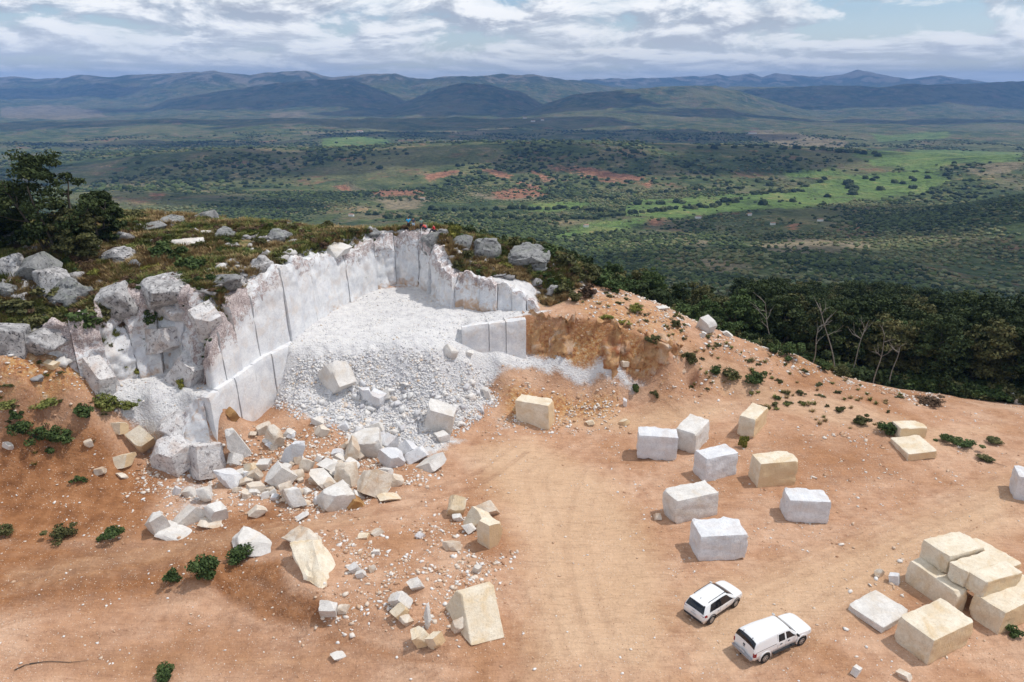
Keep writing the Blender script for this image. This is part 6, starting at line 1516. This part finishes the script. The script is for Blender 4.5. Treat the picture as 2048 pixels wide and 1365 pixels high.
# ------------------------------------------------------------------ people
def flat_mat(name, c, rough=0.7, metal=0.0, spec=0.3, coat=0.0, wear=0.06, dust=0.0):
    m, t, b = new_mat(name); p = t.nodes.new('ShaderNodeTexCoord').outputs['Object']
    cc = ramp(t, noise(t, p, 4.0, 4, 0.6), [(0.3, tuple(x * (1 - wear) for x in c)), (0.7, tuple(min(1, x * (1 + wear)) for x in c))])
    if dust:
        sz = t.nodes.new('ShaderNodeSeparateXYZ'); t.links.new(p, sz.inputs[0])
        cc = mixc(t, mth(t, 'MULTIPLY', ramp(t, mth(t, 'ADD', sz.outputs[2], mth(t, 'MULTIPLY', noise(t, p, 3.0, 5, 0.7), 0.5)), [(0.55, 1.0), (1.15, 0.0)]), dust), cc, (0.46, 0.31, 0.21))
    t.links.new(cc, b.inputs['Base Color']); b.inputs['Roughness'].default_value = rough; b.inputs['Metallic'].default_value = metal
    b.inputs['Specular IOR Level'].default_value = spec; b.inputs['Coat Weight'].default_value = coat; return m
SKIN = flat_mat('skin', (0.33, 0.19, 0.12)); HAIR = flat_mat('dark_hair', (0.02, 0.017, 0.015)); SHOE = flat_mat('dark_shoe', (0.05, 0.05, 0.055))
def skin_mesh(name, J, E, rad, parent, mat, root=0, sub=1):
    me = bpy.data.meshes.new(name); me.from_pydata([tuple(p) for p in J], E, []); me.update()
    o = bpy.data.objects.new('tmp', me); col.objects.link(o)
    o.modifiers.new('skin', 'SKIN'); s = o.modifiers.new('sub', 'SUBSURF'); s.levels = sub; s.render_levels = sub
    sv = me.skin_vertices[0].data
    for i, r_ in enumerate(rad): sv[i].radius = (r_, r_) if not isinstance(r_, tuple) else r_
    sv[root].use_root = True
    dg = bpy.context.evaluated_depsgraph_get(); m2 = bpy.data.meshes.new_from_object(o.evaluated_get(dg)); m2.name = name
    bpy.data.objects.remove(o)
    m2.polygons.foreach_set('use_smooth', np.ones(len(m2.polygons), bool)); m2.materials.clear()
    return link(name, m2, mat, parent)
def V3(*a): return np.array(a, float)
def person(loc, rz, label, shirt, trousers, pose='stand', height=1.72, shorts=False, cap=None, scale=1.0):
    o = empty('person', loc, rz); o.scale = (scale,) * 3; tag(o, label, 'person', 'visitors on top of the quarry')
    if pose == 'stand':
        J = dict(pel=V3(0,0,.95), sp=V3(0,.01,1.18), ch=V3(0,.0,1.38), nk=V3(0,.01,1.50), hd=V3(0,.03,1.60), top=V3(0,.02,1.70),
                 hl=V3(-.10,0,.90), kl=V3(-.12,.03,.49), al=V3(-.13,-.02,.09), tl=V3(-.14,.14,.03), hr=V3(.10,0,.90), kr=V3(.12,.04,.49), ar=V3(.14,0,.09), tr=V3(.16,.16,.03),
                 sl=V3(-.19,0,1.42), el=V3(-.30,.0,1.15), wl=V3(-.22,.20,1.06), sr=V3(.19,0,1.42), er=V3(.30,0,1.15), wr=V3(.22,.18,1.04))
    elif pose == 'sit':
        J = dict(pel=V3(0,0,.12), sp=V3(0,.03,.35), ch=V3(0,.08,.55), nk=V3(0,.12,.67), hd=V3(0,.16,.77), top=V3(0,.17,.87),
                 hl=V3(-.10,.02,.10), kl=V3(-.14,.44,.22), al=V3(-.14,.60,-.20), tl=V3(-.15,.74,-.26), hr=V3(.10,.02,.10), kr=V3(.14,.44,.24), ar=V3(.16,.62,-.18), tr=V3(.17,.76,-.24),
                 sl=V3(-.19,.08,.59), el=V3(-.26,.22,.36), wl=V3(-.16,.42,.32), sr=V3(.19,.08,.59), er=V3(.27,.22,.36), wr=V3(.16,.42,.34))
    else:  # crouch
        J = dict(pel=V3(0,-.10,.34), sp=V3(0,.02,.54), ch=V3(0,.14,.70), nk=V3(0,.21,.80), hd=V3(0,.27,.89), top=V3(0,.29,.99),
                 hl=V3(-.10,-.08,.32), kl=V3(-.16,.32,.50), al=V3(-.14,.10,.09), tl=V3(-.15,.26,.03), hr=V3(.10,-.08,.32), kr=V3(.16,.32,.50), ar=V3(.14,.10,.09), tr=V3(.15,.26,.03),
                 sl=V3(-.19,.14,.74), el=V3(-.25,.32,.56), wl=V3(-.12,.48,.42), sr=V3(.19,.14,.74), er=V3(.25,.32,.56), wr=V3(.12,.48,.42))
    hdv = lambda a, b, k: a + (b - a) * k
    fl = J['wl'] + (J['wl'] - J['el']) * .32; fr_ = J['wr'] + (J['wr'] - J['er']) * .32
    names = list(J); P_ = [J[n] for n in names] + [fl, fr_]; ix = {n: i for i, n in enumerate(names)}; nf = len(names)
    E = [(ix[a], ix[b]) for a, b in (('pel','sp'),('sp','ch'),('ch','nk'),('nk','hd'),('hd','top'),('pel','hl'),('hl','kl'),('kl','al'),('al','tl'),('pel','hr'),('hr','kr'),('kr','ar'),('ar','tr'),('ch','sl'),('sl','el'),('el','wl'),('ch','sr'),('sr','er'),('er','wr'))] + [(ix['wl'], nf), (ix['wr'], nf + 1)]
    rd = dict(pel=.13, sp=.12, ch=.13, nk=.055, hd=.095, top=.07, hl=.09, kl=.06, al=.042, tl=.035, hr=.09, kr=.06, ar=.042, tr=.035, sl=.06, el=.043, wl=.03, sr=.06, er=.043, wr=.03)
    skin_mesh('body', P_, E, [rd[n] for n in names] + [.035, .035], o, SKIN, root=ix['pel'])
    # shirt with sleeves
    sn = ['pel', 'sp', 'ch', 'sl', 'sr']; SP_ = [J['pel'] + V3(0, 0, .02), J['sp'], J['ch'], J['sl'], J['sr'], hdv(J['sl'], J['el'], .75), hdv(J['sr'], J['er'], .75), hdv(J['ch'], J['nk'], .6)]
    skin_mesh('shirt', SP_, [(0,1),(1,2),(2,3),(2,4),(3,5),(4,6),(2,7)], [.155, .145, .155, .078, .078, .062, .062, .07], o, shirt)
    kf = .72 if shorts else 1.0
    a1 = hdv(J['hl'], J['kl'], kf) if shorts else J['kl']; a2 = hdv(J['hr'], J['kr'], kf) if shorts else J['kr']
    TP = [J['pel'], J['hl'], a1, J['hr'], a2]; TE = [(0,1),(1,2),(0,3),(3,4)]; TR = [.145, .108, .082, .108, .082]
    if not shorts: TP += [hdv(J['kl'], J['al'], .92), hdv(J['kr'], J['ar'], .92)]; TE += [(2,5),(4,6)]; TR += [.06, .06]
    skin_mesh('trousers', TP, TE, TR, o, trousers)
    for s_ in ('l', 'r'):
        a, b_ = J['a' + s_], J['t' + s_]; skin_mesh('shoe', [a + V3(0, -.04, -.04), b_ + V3(0, 0, .01)], [(0, 1)], [.05, .045], o, SHOE)
    hv = J['hd'] - V3(0, 0, 0)
    skin_mesh('hair', [hv + V3(0, -.03, .01), J['top'] + V3(0, -.015, .015)], [(0, 1)], [.098, .085], o, cap or HAIR)
    # face: nose, eyes and ears
    for dx, dy, dz, rr_, mt, nmn in ((0, .105, -.02, .014, SKIN, 'nose'), (-.035, .092, .012, .010, HAIR, 'eye'), (.035, .092, .012, .010, HAIR, 'eye'), (-.098, 0, -.01, .018, SKIN, 'ear'), (.098, 0, -.01, .018, SKIN, 'ear')):
        V, F = ICO[1]; me = mesh_np(nmn, V * rr_ + hv + V3(dx, dy, dz), F); link(nmn, me, mt, o)
    return o
SH_BLUE = flat_mat('sky_blue_cloth', (0.02, 0.36, 0.72)); TR_BLACK = flat_mat('black_cloth', (0.02, 0.02, 0.024)); SH_GREY = flat_mat('dark_grey_cloth', (0.07, 0.07, 0.10))
SHORT_B = flat_mat('pale_blue_cloth', (0.45, 0.60, 0.75)); SH_GREEN = flat_mat('grey_green_cloth', (0.20, 0.30, 0.26)); SH_RED = flat_mat('red_cloth', (0.62, 0.02, 0.04)); SH_CORAL = flat_mat('coral_cloth', (0.80, 0.10, 0.09)); TR_DK = flat_mat('dark_blue_cloth', (0.03, 0.035, 0.06))
def ppl(u, v, rz, *a, dz=0.0, **k):
    x, y, z = G(u, v); return person((x, y, surf_z(x, y) - .03), rz, *a, **k)
ppl(819, 485, .3, 'person in a sky blue shirt and black trousers standing on the quarry rim', SH_BLUE, TR_BLACK, scale=1.05)
ppl(829, 489, -.4, 'person in a dark grey shirt and pale blue shorts standing just below the rim', SH_GREY, SHORT_B, shorts=True, scale=1.0)
ppl(844, 485, .5, 'person in a grey green shirt and dark trousers standing beside the boulder', SH_GREEN, TR_DK, scale=1.0)
ppl(852, 488, 1.2, 'person in a coral shirt crouching at the foot of the boulder', SH_CORAL, TR_DK, pose='crouch', scale=1.0)
bo = [o for o in col.objects if o.get('label', '').startswith('large grey boulder the person')][0]
_v = np.array([bo.matrix_basis @ v.co for v in bo.data.vertices]); _c = np.array(bo.location)
def top_of(x, y):
    d = np.hypot(_v[:, 0] - x, _v[:, 1] - y); k = np.argsort(d)[:14]; return float(_v[k][:, 2].max())
sx_, sy_ = _c[0] + 0.1, _c[1] + 0.1
person((sx_, sy_, top_of(sx_, sy_) - .02), 1.45, 'person in a red shirt sitting on top of the grey boulder', SH_RED, TR_DK, pose='sit', scale=1.05)

# ------------------------------------------------------------------ cars
PAINT = flat_mat('white_car_paint', (0.80, 0.81, 0.82), rough=0.28, spec=0.5, coat=0.6, wear=0.015, dust=0.6)
GLASS = flat_mat('dark_tinted_glass', (0.012, 0.014, 0.018), rough=0.06, spec=0.6, wear=0.0)
BLK = flat_mat('black_plastic', (0.03, 0.03, 0.033), rough=0.6); TYRE = flat_mat('tyre_rubber', (0.022, 0.021, 0.02), rough=0.85); RIM = flat_mat('alloy_rim', (0.55, 0.56, 0.58), rough=0.35, metal=0.8)
LAMP = flat_mat('red_lamp_plastic', (0.28, 0.02, 0.02), rough=0.25); LAMPW = flat_mat('clear_lamp_plastic', (0.62, 0.64, 0.66), rough=0.15); CHROME = flat_mat('dull_chrome', (0.5, 0.5, 0.52), rough=0.3, metal=0.9); PLATE = flat_mat('plate_white', (0.55, 0.56, 0.58))
DUST = flat_mat('dusty_grey_plastic', (0.16, 0.14, 0.13), rough=0.8)
class Body:
    """surface lofted through cross-sections: (x, (y,z) x5, z_centre)"""
    def __init__(s, st, blur=2):
        st = np.array([[a[0], *a[1], *a[2], *a[3], *a[4], *a[5], 0.0, a[6]] for a in st], float)
        s.x = np.linspace(st[0, 0], st[-1, 0], 90); tb = np.stack([np.interp(s.x, st[:, 0], st[:, i]) for i in range(1, 13)], 1)
        for _ in range(blur):
            t2 = tb.copy(); t2[1:-1] = (tb[:-2] + 2 * tb[1:-1] + tb[2:]) / 4; tb = t2
        s.tb = tb.reshape(len(s.x), 6, 2)
    def S(s, x, k):
        x = np.asarray(x, float); k = np.asarray(k, float); ki = np.clip(np.floor(k).astype(int), 0, 4); kf = k - ki
        def col_(j, c): return np.stack([np.interp(x, s.x, s.tb[:, jj, c]) for jj in range(6)], -1)
        Yc, Zc = col_(0, 0), col_(0, 1)
        def pick(A, j): return np.take_along_axis(A, j[..., None], -1)[..., 0]
        # gently rounded sections
        y0, y1 = pick(Yc, ki), pick(Yc, ki + 1); z0, z1 = pick(Zc, ki), pick(Zc, ki + 1)
        return np.stack([x, y0 + (y1 - y0) * kf, z0 + (z1 - z0) * kf], -1)
    def mesh(s, name, mat, parent):
        xs = np.linspace(s.x[0], s.x[-1], 64); ks = np.linspace(0, 5, 31)
        Xg, Kg = np.meshgrid(xs, ks, indexing='ij'); A = s.S(Xg, Kg)
        # round the cross-sections a little
        B = A.copy(); B[:, 1:-1] = (A[:, :-2] + 2 * A[:, 1:-1] + A[:, 2:]) / 4; A = B
        full = np.concatenate([A, (A * np.array([1, -1, 1]))[:, ::-1][:, 1:]], 1); n, m = full.shape[:2]
        bm = bmesh.new(); vs = [[bm.verts.new(full[i, j]) for j in range(m)] for i in range(n)]
        for i in range(n - 1):
            for j in range(m - 1): bm.faces.new((vs[i][j], vs[i][j + 1], vs[i + 1][j + 1], vs[i + 1][j]))
            bm.faces.new((vs[i][m - 1], vs[i][0], vs[i + 1][0], vs[i + 1][m - 1]))
        bm.faces.new(vs[0][::-1]); bm.faces.new(vs[-1])
        bmesh.ops.recalc_face_normals(bm, faces=bm.faces[:]); me = bpy.data.meshes.new(name); bm.to_mesh(me); bm.free()
        me.polygons.foreach_set('use_smooth', np.ones(len(me.polygons), bool)); me.set_sharp_from_angle(angle=R(38)); return link(name, me, mat, parent)
    def patch(s, name, quad, mat, parent, side=1, off=0.012, n=8, thick=0.006, both=False):
        """panel lying on the body; quad = (x,k) of four corners; both = spans across the centre line"""
        q = np.array(quad, float); u, v = np.meshgrid(np.linspace(0, 1, n), np.linspace(0, 1, n), indexing='ij'); u = u[..., None]; v = v[..., None]
        q_ = q[0] * (1 - u) * (1 - v) + q[1] * u * (1 - v) + q[2] * u * v + q[3] * (1 - u) * v
        A = s.S(q_[..., 0], q_[..., 1])
        if both:
            # v runs to the centre line, mirror
            A = np.concatenate([A, (A * np.array([1, -1, 1]))[:, ::-1][:, 1:]], 1)
        A[..., 1] *= side
        du = np.gradient(A, axis=0); dv = np.gradient(A, axis=1); N_ = np.cross(du, dv); N_ /= np.linalg.norm(N_, axis=-1)[..., None] + 1e-9
        out = A - np.array([np.mean(s.x), 0, 0.9]); sg = np.sign((N_ * out).sum(-1)).mean(); N_ *= (1 if sg >= 0 else -1)
        T = A + N_ * off; Bt = A + N_ * (off - thick - 0.03); a, b_ = T.shape[:2]
        V = np.concatenate([T.reshape(-1, 3), Bt.reshape(-1, 3)]); F = [tuple(f) for f in grid_faces(a, b_)]
        idx = [i * b_ for i in range(a)] + [(a - 1) * b_ + j for j in range(1, b_)] + [i * b_ + b_ - 1 for i in range(a - 2, -1, -1)] + [j for j in range(b_ - 2, 0, -1)]
        for i in range(len(idx)): p_, q2 = idx[i], idx[(i + 1) % len(idx)]; F.append((p_, q2, q2 + a * b_, p_ + a * b_))
        me = bpy.data.meshes.new(name); me.from_pydata([tuple(p) for p in V], [], F); bm = bmesh.new(); bm.from_mesh(me); bmesh.ops.recalc_face_normals(bm, faces=bm.faces[:]); bm.to_mesh(me); bm.free()
        me.polygons.foreach_set('use_smooth', np.ones(len(me.polygons), bool)); me.set_sharp_from_angle(angle=R(40))
        return link(name, me, mat, parent)
def cyl(name, x, y, z, r_, w, mat, parent, seg=28, rin=0.0, bev=0.02):
    prof = [(rin, -w / 2), (r_ - bev, -w / 2), (r_, -w / 2 + bev), (r_, w / 2 - bev), (r_ - bev, w / 2), (rin, w / 2)]
    V, F = [], []
    for k in range(seg):
        a = 2 * math.pi * k / seg
        for pr, py in prof: V.append((x + pr * math.cos(a), y + py, z + pr * math.sin(a)))
    n = len(prof)
    for k in range(seg):
        for j in range(n - 1): F.append((k * n + j, k * n + j + 1, ((k + 1) % seg) * n + j + 1, ((k + 1) % seg) * n + j))
    me = bpy.data.meshes.new(name); me.from_pydata(V, [], F); bm = bmesh.new(); bm.from_mesh(me); bmesh.ops.remove_doubles(bm, verts=bm.verts[:], dist=1e-5); bmesh.ops.recalc_face_normals(bm, faces=bm.faces[:]); bm.to_mesh(me); bm.free()
    me.polygons.foreach_set('use_smooth', np.ones(len(me.polygons), bool)); me.set_sharp_from_angle(angle=R(35)); return link(name, me, mat, parent)
def rbox(name, cx, cy, cz, lx, ly, lz, mat, parent, bev=0.02, rot=None):
    bm = bmesh.new(); bmesh.ops.create_cube(bm, size=1.0); bmesh.ops.scale(bm, vec=(lx, ly, lz), verts=bm.verts[:]); bmesh.ops.bevel(bm, geom=bm.edges[:], offset=min(bev, lx / 2.2, ly / 2.2, lz / 2.2), segments=2, affect='EDGES')
    if rot: bmesh.ops.rotate(bm, matrix=Euler(rot).to_matrix(), verts=bm.verts[:])
    bmesh.ops.translate(bm, vec=(cx, cy, cz), verts=bm.verts[:]); me = bpy.data.meshes.new(name); bm.to_mesh(me); bm.free(); return link(name, me, mat, parent)
def wheel(x, y, r_, w, parent, rimr=0.62, spokes=7):
    s = 1 if y > 0 else -1
    wh = empty('wheel', (x, y, r_)); wh.parent = parent
    cyl('tyre', 0, 0, 0, r_, w, TYRE, wh, rin=r_ * rimr, bev=.035)
    cyl('rim', 0, s * (w / 2 - .05), 0, r_ * rimr, .05, BLK, wh, rin=0.0, bev=.01)
    bm = bmesh.new()
    def bx(c, sz, rot):
        m_ = Matrix.Translation(c) @ Euler(rot).to_matrix().to_4x4() @ Matrix.Diagonal((*sz, 1)); bmesh.ops.create_cube(bm, size=1.0, matrix=m_)
    for k in range(spokes):
        a = 2 * math.pi * k / spokes; rr_ = r_ * rimr * .52; bx((rr_ * math.cos(a), s * (w / 2 - .015), rr_ * math.sin(a)), (r_ * rimr * .9, .025, .05), (0, -a, 0))
    me = bpy.data.meshes.new('spokes'); bm.to_mesh(me); bm.free(); link('spokes', me, RIM, wh)
    cyl('rim_ring', 0, s * (w / 2 - .012), 0, r_ * rimr, .03, RIM, wh, rin=r_ * rimr * .86, bev=.006); cyl('hub_cap', 0, s * (w / 2 - .008), 0, .06, .03, RIM, wh, bev=.006)
    return wh
def arch(x, y, z, r0, r1, w, mat, parent, a0=-8, a1=188, name='wheel_arch'):
    V, F = [], []; n = 20
    for i in range(n + 1):
        a = R(a0 + (a1 - a0) * i / n)
        for rr_, yy in ((r0, -w / 2), (r0, w / 2), (r1, w / 2), (r1, -w / 2)): V.append((x + rr_ * math.cos(a), y + yy, z + rr_ * math.sin(a)))
    for i in range(n):
        for j in range(4): F.append((i * 4 + j, i * 4 + (j + 1) % 4, (i + 1) * 4 + (j + 1) % 4, (i + 1) * 4 + j))
    me = bpy.data.meshes.new(name); me.from_pydata(V, [], F); return link(name, me, mat, parent)
def place_car(pr, pf, half_w, label, cat, name, lateral=1):
    a = np.array(P(*pr, 0.0)[:2]); b_ = np.array(P(*pf, 0.0)[:2])
    for _ in range(2): a = np.array(P(*pr, float(H(*a)))[:2]); b_ = np.array(P(*pf, float(H(*b_)))[:2])
    d = b_ - a; L_ = np.hypot(*d); d /= L_; nl = np.array([-d[1], d[0]]); c = (a + b_) / 2 + nl * half_w
    zz = float(np.mean([H(*(c + d * s1 * 1.3 + nl * s2 * .7)) for s1 in (-1, 1) for s2 in (-1, 1)]))
    o = empty(name, (c[0], c[1], zz), math.atan2(d[1], d[0])); tag(o, label, cat, 'two white cars parked in the yard'); return o
# compact SUV
car = place_car((1420.5, 1246), (1468, 1213), .80, 'white compact car with black roof rails parked behind the larger pickup', 'car', 'parked_car')
B1 = Body([(-2.20,(.74,.42),(.82,.62),(.80,.80),(.76,.85),(.40,.86),.86),(-2.16,(.78,.34),(.88,.62),(.86,.90),(.80,.98),(.45,1.00),1.01),(-2.02,(.80,.28),(.905,.62),(.885,.97),(.745,1.24),(.45,1.29),1.31),
  (-1.82,(.80,.27),(.915,.62),(.90,.99),(.665,1.53),(.45,1.575),1.59),(-1.2,(.82,.26),(.92,.62),(.91,.98),(.665,1.585),(.45,1.635),1.65),(-.3,(.82,.26),(.92,.60),(.91,.96),(.665,1.59),(.45,1.645),1.66),(.25,(.82,.26),(.92,.60),(.91,.95),(.665,1.56),(.45,1.61),1.63),
  (.78,(.82,.26),(.92,.60),(.91,.955),(.74,1.28),(.48,1.33),1.35),(1.18,(.82,.26),(.92,.60),(.905,.95),(.83,1.00),(.5,1.06),1.08),(1.7,(.82,.26),(.915,.60),(.88,.88),(.78,.95),(.45,1.00),1.02),(2.05,(.80,.27),(.87,.58),(.82,.78),(.72,.86),(.42,.91),.93),(2.2,(.70,.35),(.76,.55),(.72,.70),(.62,.76),(.4,.79),.80)])
B1.mesh('body', PAINT, car)
for s in (1, -1):
    B1.patch('side_window', [(-1.62,2.14),(-.48,2.08),(-.42,2.88),(-1.36,2.86)], GLASS, car, side=s); B1.patch('side_window', [(-.475,2.08),(.98,2.10),(.34,2.86),(-.415,2.88)], GLASS, car, side=s)
    B1.patch('sill_trim', [(-1.0,.05),(1.0,.05),(1.0,.62),(-1.0,.62)], BLK, car, side=s, off=.014)
    B1.patch('door_seam', [(-.49,.7),(-.475,.7),(-.475,2.0),(-.49,2.0)], BLK, car, side=s, off=.004, n=4); B1.patch('door_handle', [(-.78,1.55),(-.60,1.55),(-.60,1.66),(-.78,1.66)], CHROME, car, side=s, off=.03, n=3); B1.patch('door_handle', [(.10,1.50),(.28,1.50),(.28,1.61),(.10,1.61)], CHROME, car, side=s, off=.03, n=3)
    rbox('roof_rail', -.62, s * .60, 1.665, 1.75, .035, .04, BLK, car); rbox('roof_rail_foot', -1.45, s * .60, 1.63, .08, .04, .08, BLK, car); rbox('roof_rail_foot', .22, s * .60, 1.63, .08, .04, .08, BLK, car)
    m_ = rbox('mirror', .92, s * 1.00, 1.06, .12, .22, .14, PAINT, car, bev=.05)
    for xx in (-1.34, 1.30): arch(xx, s * .885, .36, .37, .44, .09, BLK, car); wheel(xx, s * .82, .345, .22, car)
    for xx in (-1.34, 1.30): cyl('wheel_well', xx, s * .875, .36, .40, .06, BLK, car, bev=.005)
    B1.patch('tail_lamp', [(-2.10,1.75),(-1.86,1.55),(-1.90,2.05),(-2.12,2.35)], LAMP, car, side=s, off=.012, n=4); rbox('tail_lamp', -2.13, s * .68, .90, .10, .30, .10, LAMP, car, bev=.03)
    B1.patch('headlamp', [(1.75,1.6),(2.08,1.4),(2.06,2.0),(1.78,2.1)], LAMPW, car, side=s, off=.01, n=4)
B1.patch('rear_window', [(-2.125,3.1),(-1.835,3.2),(-1.835,5.0),(-2.125,5.0)], GLASS, car, both=True, off=.012); B1.patch('windscreen', [(.36,3.12),(1.08,3.12),(1.08,5),(.36,5)], GLASS, car, both=True, off=.010)
rbox('rear_bumper', -2.17, 0, .44, .16, 1.60, .24, BLK, car, bev=.06); rbox('front_bumper', 2.14, 0, .42, .18, 1.40, .22, BLK, car, bev=.06); rbox('licence_plate', -2.235, 0, .74, .02, .42, .13, PLATE, car, bev=.005); rbox('spoiler', -1.90, 0, 1.615, .22, 1.22, .04, PAINT, car, bev=.02, rot=(0, .08, 0)); rbox('roof_aerial', -1.55, 0, 1.66, .10, .03, .05, BLK, car); rbox('rear_wiper', -2.02, .08, 1.20, .02, .42, .02, BLK, car, rot=(.2, 0, 0)); rbox('underbody', 0, 0, .32, 3.9, 1.5, .14, BLK, car)
rbox('tailgate_emblem', -2.215, 0, .95, .02, .22, .035, CHROME, car, bev=.005)
# pickup with a hard canopy over the bed
pk = place_car((1527, 1323), (1598.5, 1288), .80, 'larger white double cab pickup with a hard canopy, nearest to the camera', 'pickup', 'parked_pickup')
B2 = Body([(-2.60,(.78,.52),(.86,.72),(.86,1.02),(.80,1.30),(.45,1.36),1.37),(-2.56,(.80,.46),(.895,.72),(.885,1.05),(.80,1.44),(.48,1.50),1.52),(-2.46,(.82,.42),(.905,.72),(.895,1.06),(.785,1.64),(.50,1.74),1.76),(-2.2,(.82,.42),(.91,.72),(.90,1.08),(.765,1.73),(.5,1.84),1.87),
  (-1.4,(.82,.42),(.91,.72),(.90,1.08),(.755,1.75),(.5,1.86),1.89),(-.75,(.82,.40),(.91,.72),(.90,1.08),(.72,1.73),(.5,1.82),1.84),(-.3,(.82,.40),(.915,.72),(.90,1.08),(.69,1.70),(.5,1.77),1.79),(.35,(.82,.40),(.915,.72),(.90,1.08),(.67,1.66),(.48,1.73),1.75),(.6,(.82,.40),(.915,.72),(.90,1.08),(.69,1.57),(.48,1.62),1.64),
  (1.10,(.82,.40),(.92,.72),(.90,1.09),(.82,1.18),(.5,1.22),1.24),(1.2,(.82,.40),(.92,.72),(.90,1.08),(.84,1.12),(.5,1.16),1.18),(1.9,(.82,.40),(.92,.70),(.89,1.02),(.80,1.08),(.48,1.13),1.15),(2.35,(.80,.42),(.89,.68),(.85,.94),(.74,1.00),(.44,1.05),1.06),(2.55,(.72,.46),(.80,.66),(.76,.84),(.66,.90),(.4,.93),.94)])
B2.mesh('body', PAINT, pk)
for s in (1, -1):
    B2.patch('side_window', [(-.52,2.12),(.02,2.10),(.02,2.80),(-.50,2.80)], GLASS, pk, side=s); B2.patch('side_window', [(.16,2.10),(.98,2.10),(.48,2.78),(.16,2.80)], GLASS, pk, side=s)
    B2.patch('door_seam', [(-.62,.5),(-.60,.5),(-.60,2.9),(-.62,2.9)], DUST, pk, side=s, off=.003, n=5); B2.patch('door_seam', [(.08,.5),(.095,.5),(.095,2.0),(.08,2.0)], DUST, pk, side=s, off=.003, n=4); B2.patch('door_seam', [(1.1,.5),(1.115,.5),(1.115,1.9),(1.1,1.9)], DUST, pk, side=s, off=.003, n=4)
    B2.patch('canopy_seam', [(-2.45,2.02),(-.72,2.02),(-.72,2.06),(-2.45,2.06)], DUST, pk, side=s, off=.003, n=5)
    for xx in (-.42, .25): B2.patch('door_handle', [(xx,1.62),(xx+.17,1.62),(xx+.17,1.74),(xx,1.74)], BLK, pk, side=s, off=.03, n=3)
    rbox('mirror', .98, s * 1.03, 1.20, .13, .24, .18, PAINT if s > 0 else BLK, pk, bev=.05)
    for xx in (-1.62, 1.58): arch(xx, s * .89, .40, .43, .50, .10, PAINT if xx < 0 else PAINT, pk); cyl('wheel_well', xx, s * .88, .41, .455, .065, BLK, pk, bev=.005); wheel(xx, s * .83, .375, .24, pk, rimr=.60, spokes=6)
    rbox('side_step', -.0, s * .90, .42, 1.9, .16, .05, BLK, pk, bev=.02)
    B2.patch('tail_lamp', [(-2.57,1.15),(-2.42,1.15),(-2.42,1.95),(-2.57,1.95)], LAMP, pk, side=s, off=.014, n=4); rbox('tail_lamp', -2.60, s * .83, .92, .04, .10, .30, LAMP, pk, bev=.01)
    B2.patch('headlamp', [(2.15,1.55),(2.42,1.4),(2.40,2.0),(2.18,2.1)], LAMPW, pk, side=s, off=.01, n=4)
    rbox('canopy_hinge', -2.36, s * .38, 1.83, .10, .05, .04, BLK, pk)
B2.patch('rear_window', [(-2.585,3.02),(-2.40,3.2),(-2.40,5.0),(-2.585,5.0)], GLASS, pk, both=True, off=.016); B2.patch('windscreen', [(.56,3.1),(1.06,3.1),(1.06,5),(.56,5)], GLASS, pk, both=True, off=.010)
rbox('tailgate_emblem', -2.625, 0, 1.16, .03, .16, .10, BLK, pk, bev=.012); rbox('tailgate_handle', -2.62, 0, 1.03, .03, .16, .05, DUST, pk, bev=.01); rbox('rear_bumper', -2.70, 0, .56, .22, 1.66, .16, CHROME, pk, bev=.05); rbox('licence_plate', -2.735, 0, .72, .02, .40, .13, PLATE, pk, bev=.004); rbox('front_bumper', 2.5, 0, .55, .2, 1.5, .24, PAINT, pk, bev=.07); rbox('underbody', 0, 0, .44, 4.6, 1.4, .16, BLK, pk); rbox('tow_hitch', -2.80, 0, .46, .14, .06, .06, BLK, pk, bev=.01)
B2.patch('tailgate_seam', [(-2.598,1.4),(-2.59,1.4),(-2.59,2.3),(-2.598,2.3)], DUST, pk, off=.004, n=3)
# --- dead branches lying about
def stick(uv, r0, label):
    x, y, z = G(*uv[0]); pts = [np.array(G(u, v)) - np.array([x, y, z]) + V3(0, 0, .06 + .03 * (i % 2)) for i, (u, v) in enumerate(uv)]
    V, F = tube(pts, np.linspace(r0, r0 * .3, len(pts)), 6); o = link('dead_branch', mesh_np('dead_branch', V, F), BARK, loc=(x, y, z)); tag(o, label, 'branch')
stick([(60,1330),(100,1326),(140,1328),(176,1324)], .035, 'dark dead branch lying on the lower track at the bottom left')
stick([(30,1342),(52,1334),(75,1330)], .04, 'short crooked dead branch beside the longer one at the bottom left')
stick([(1955,925),(1972,920),(1990,928),(2014,936)], .04, 'thin dead branch on the right-hand track')
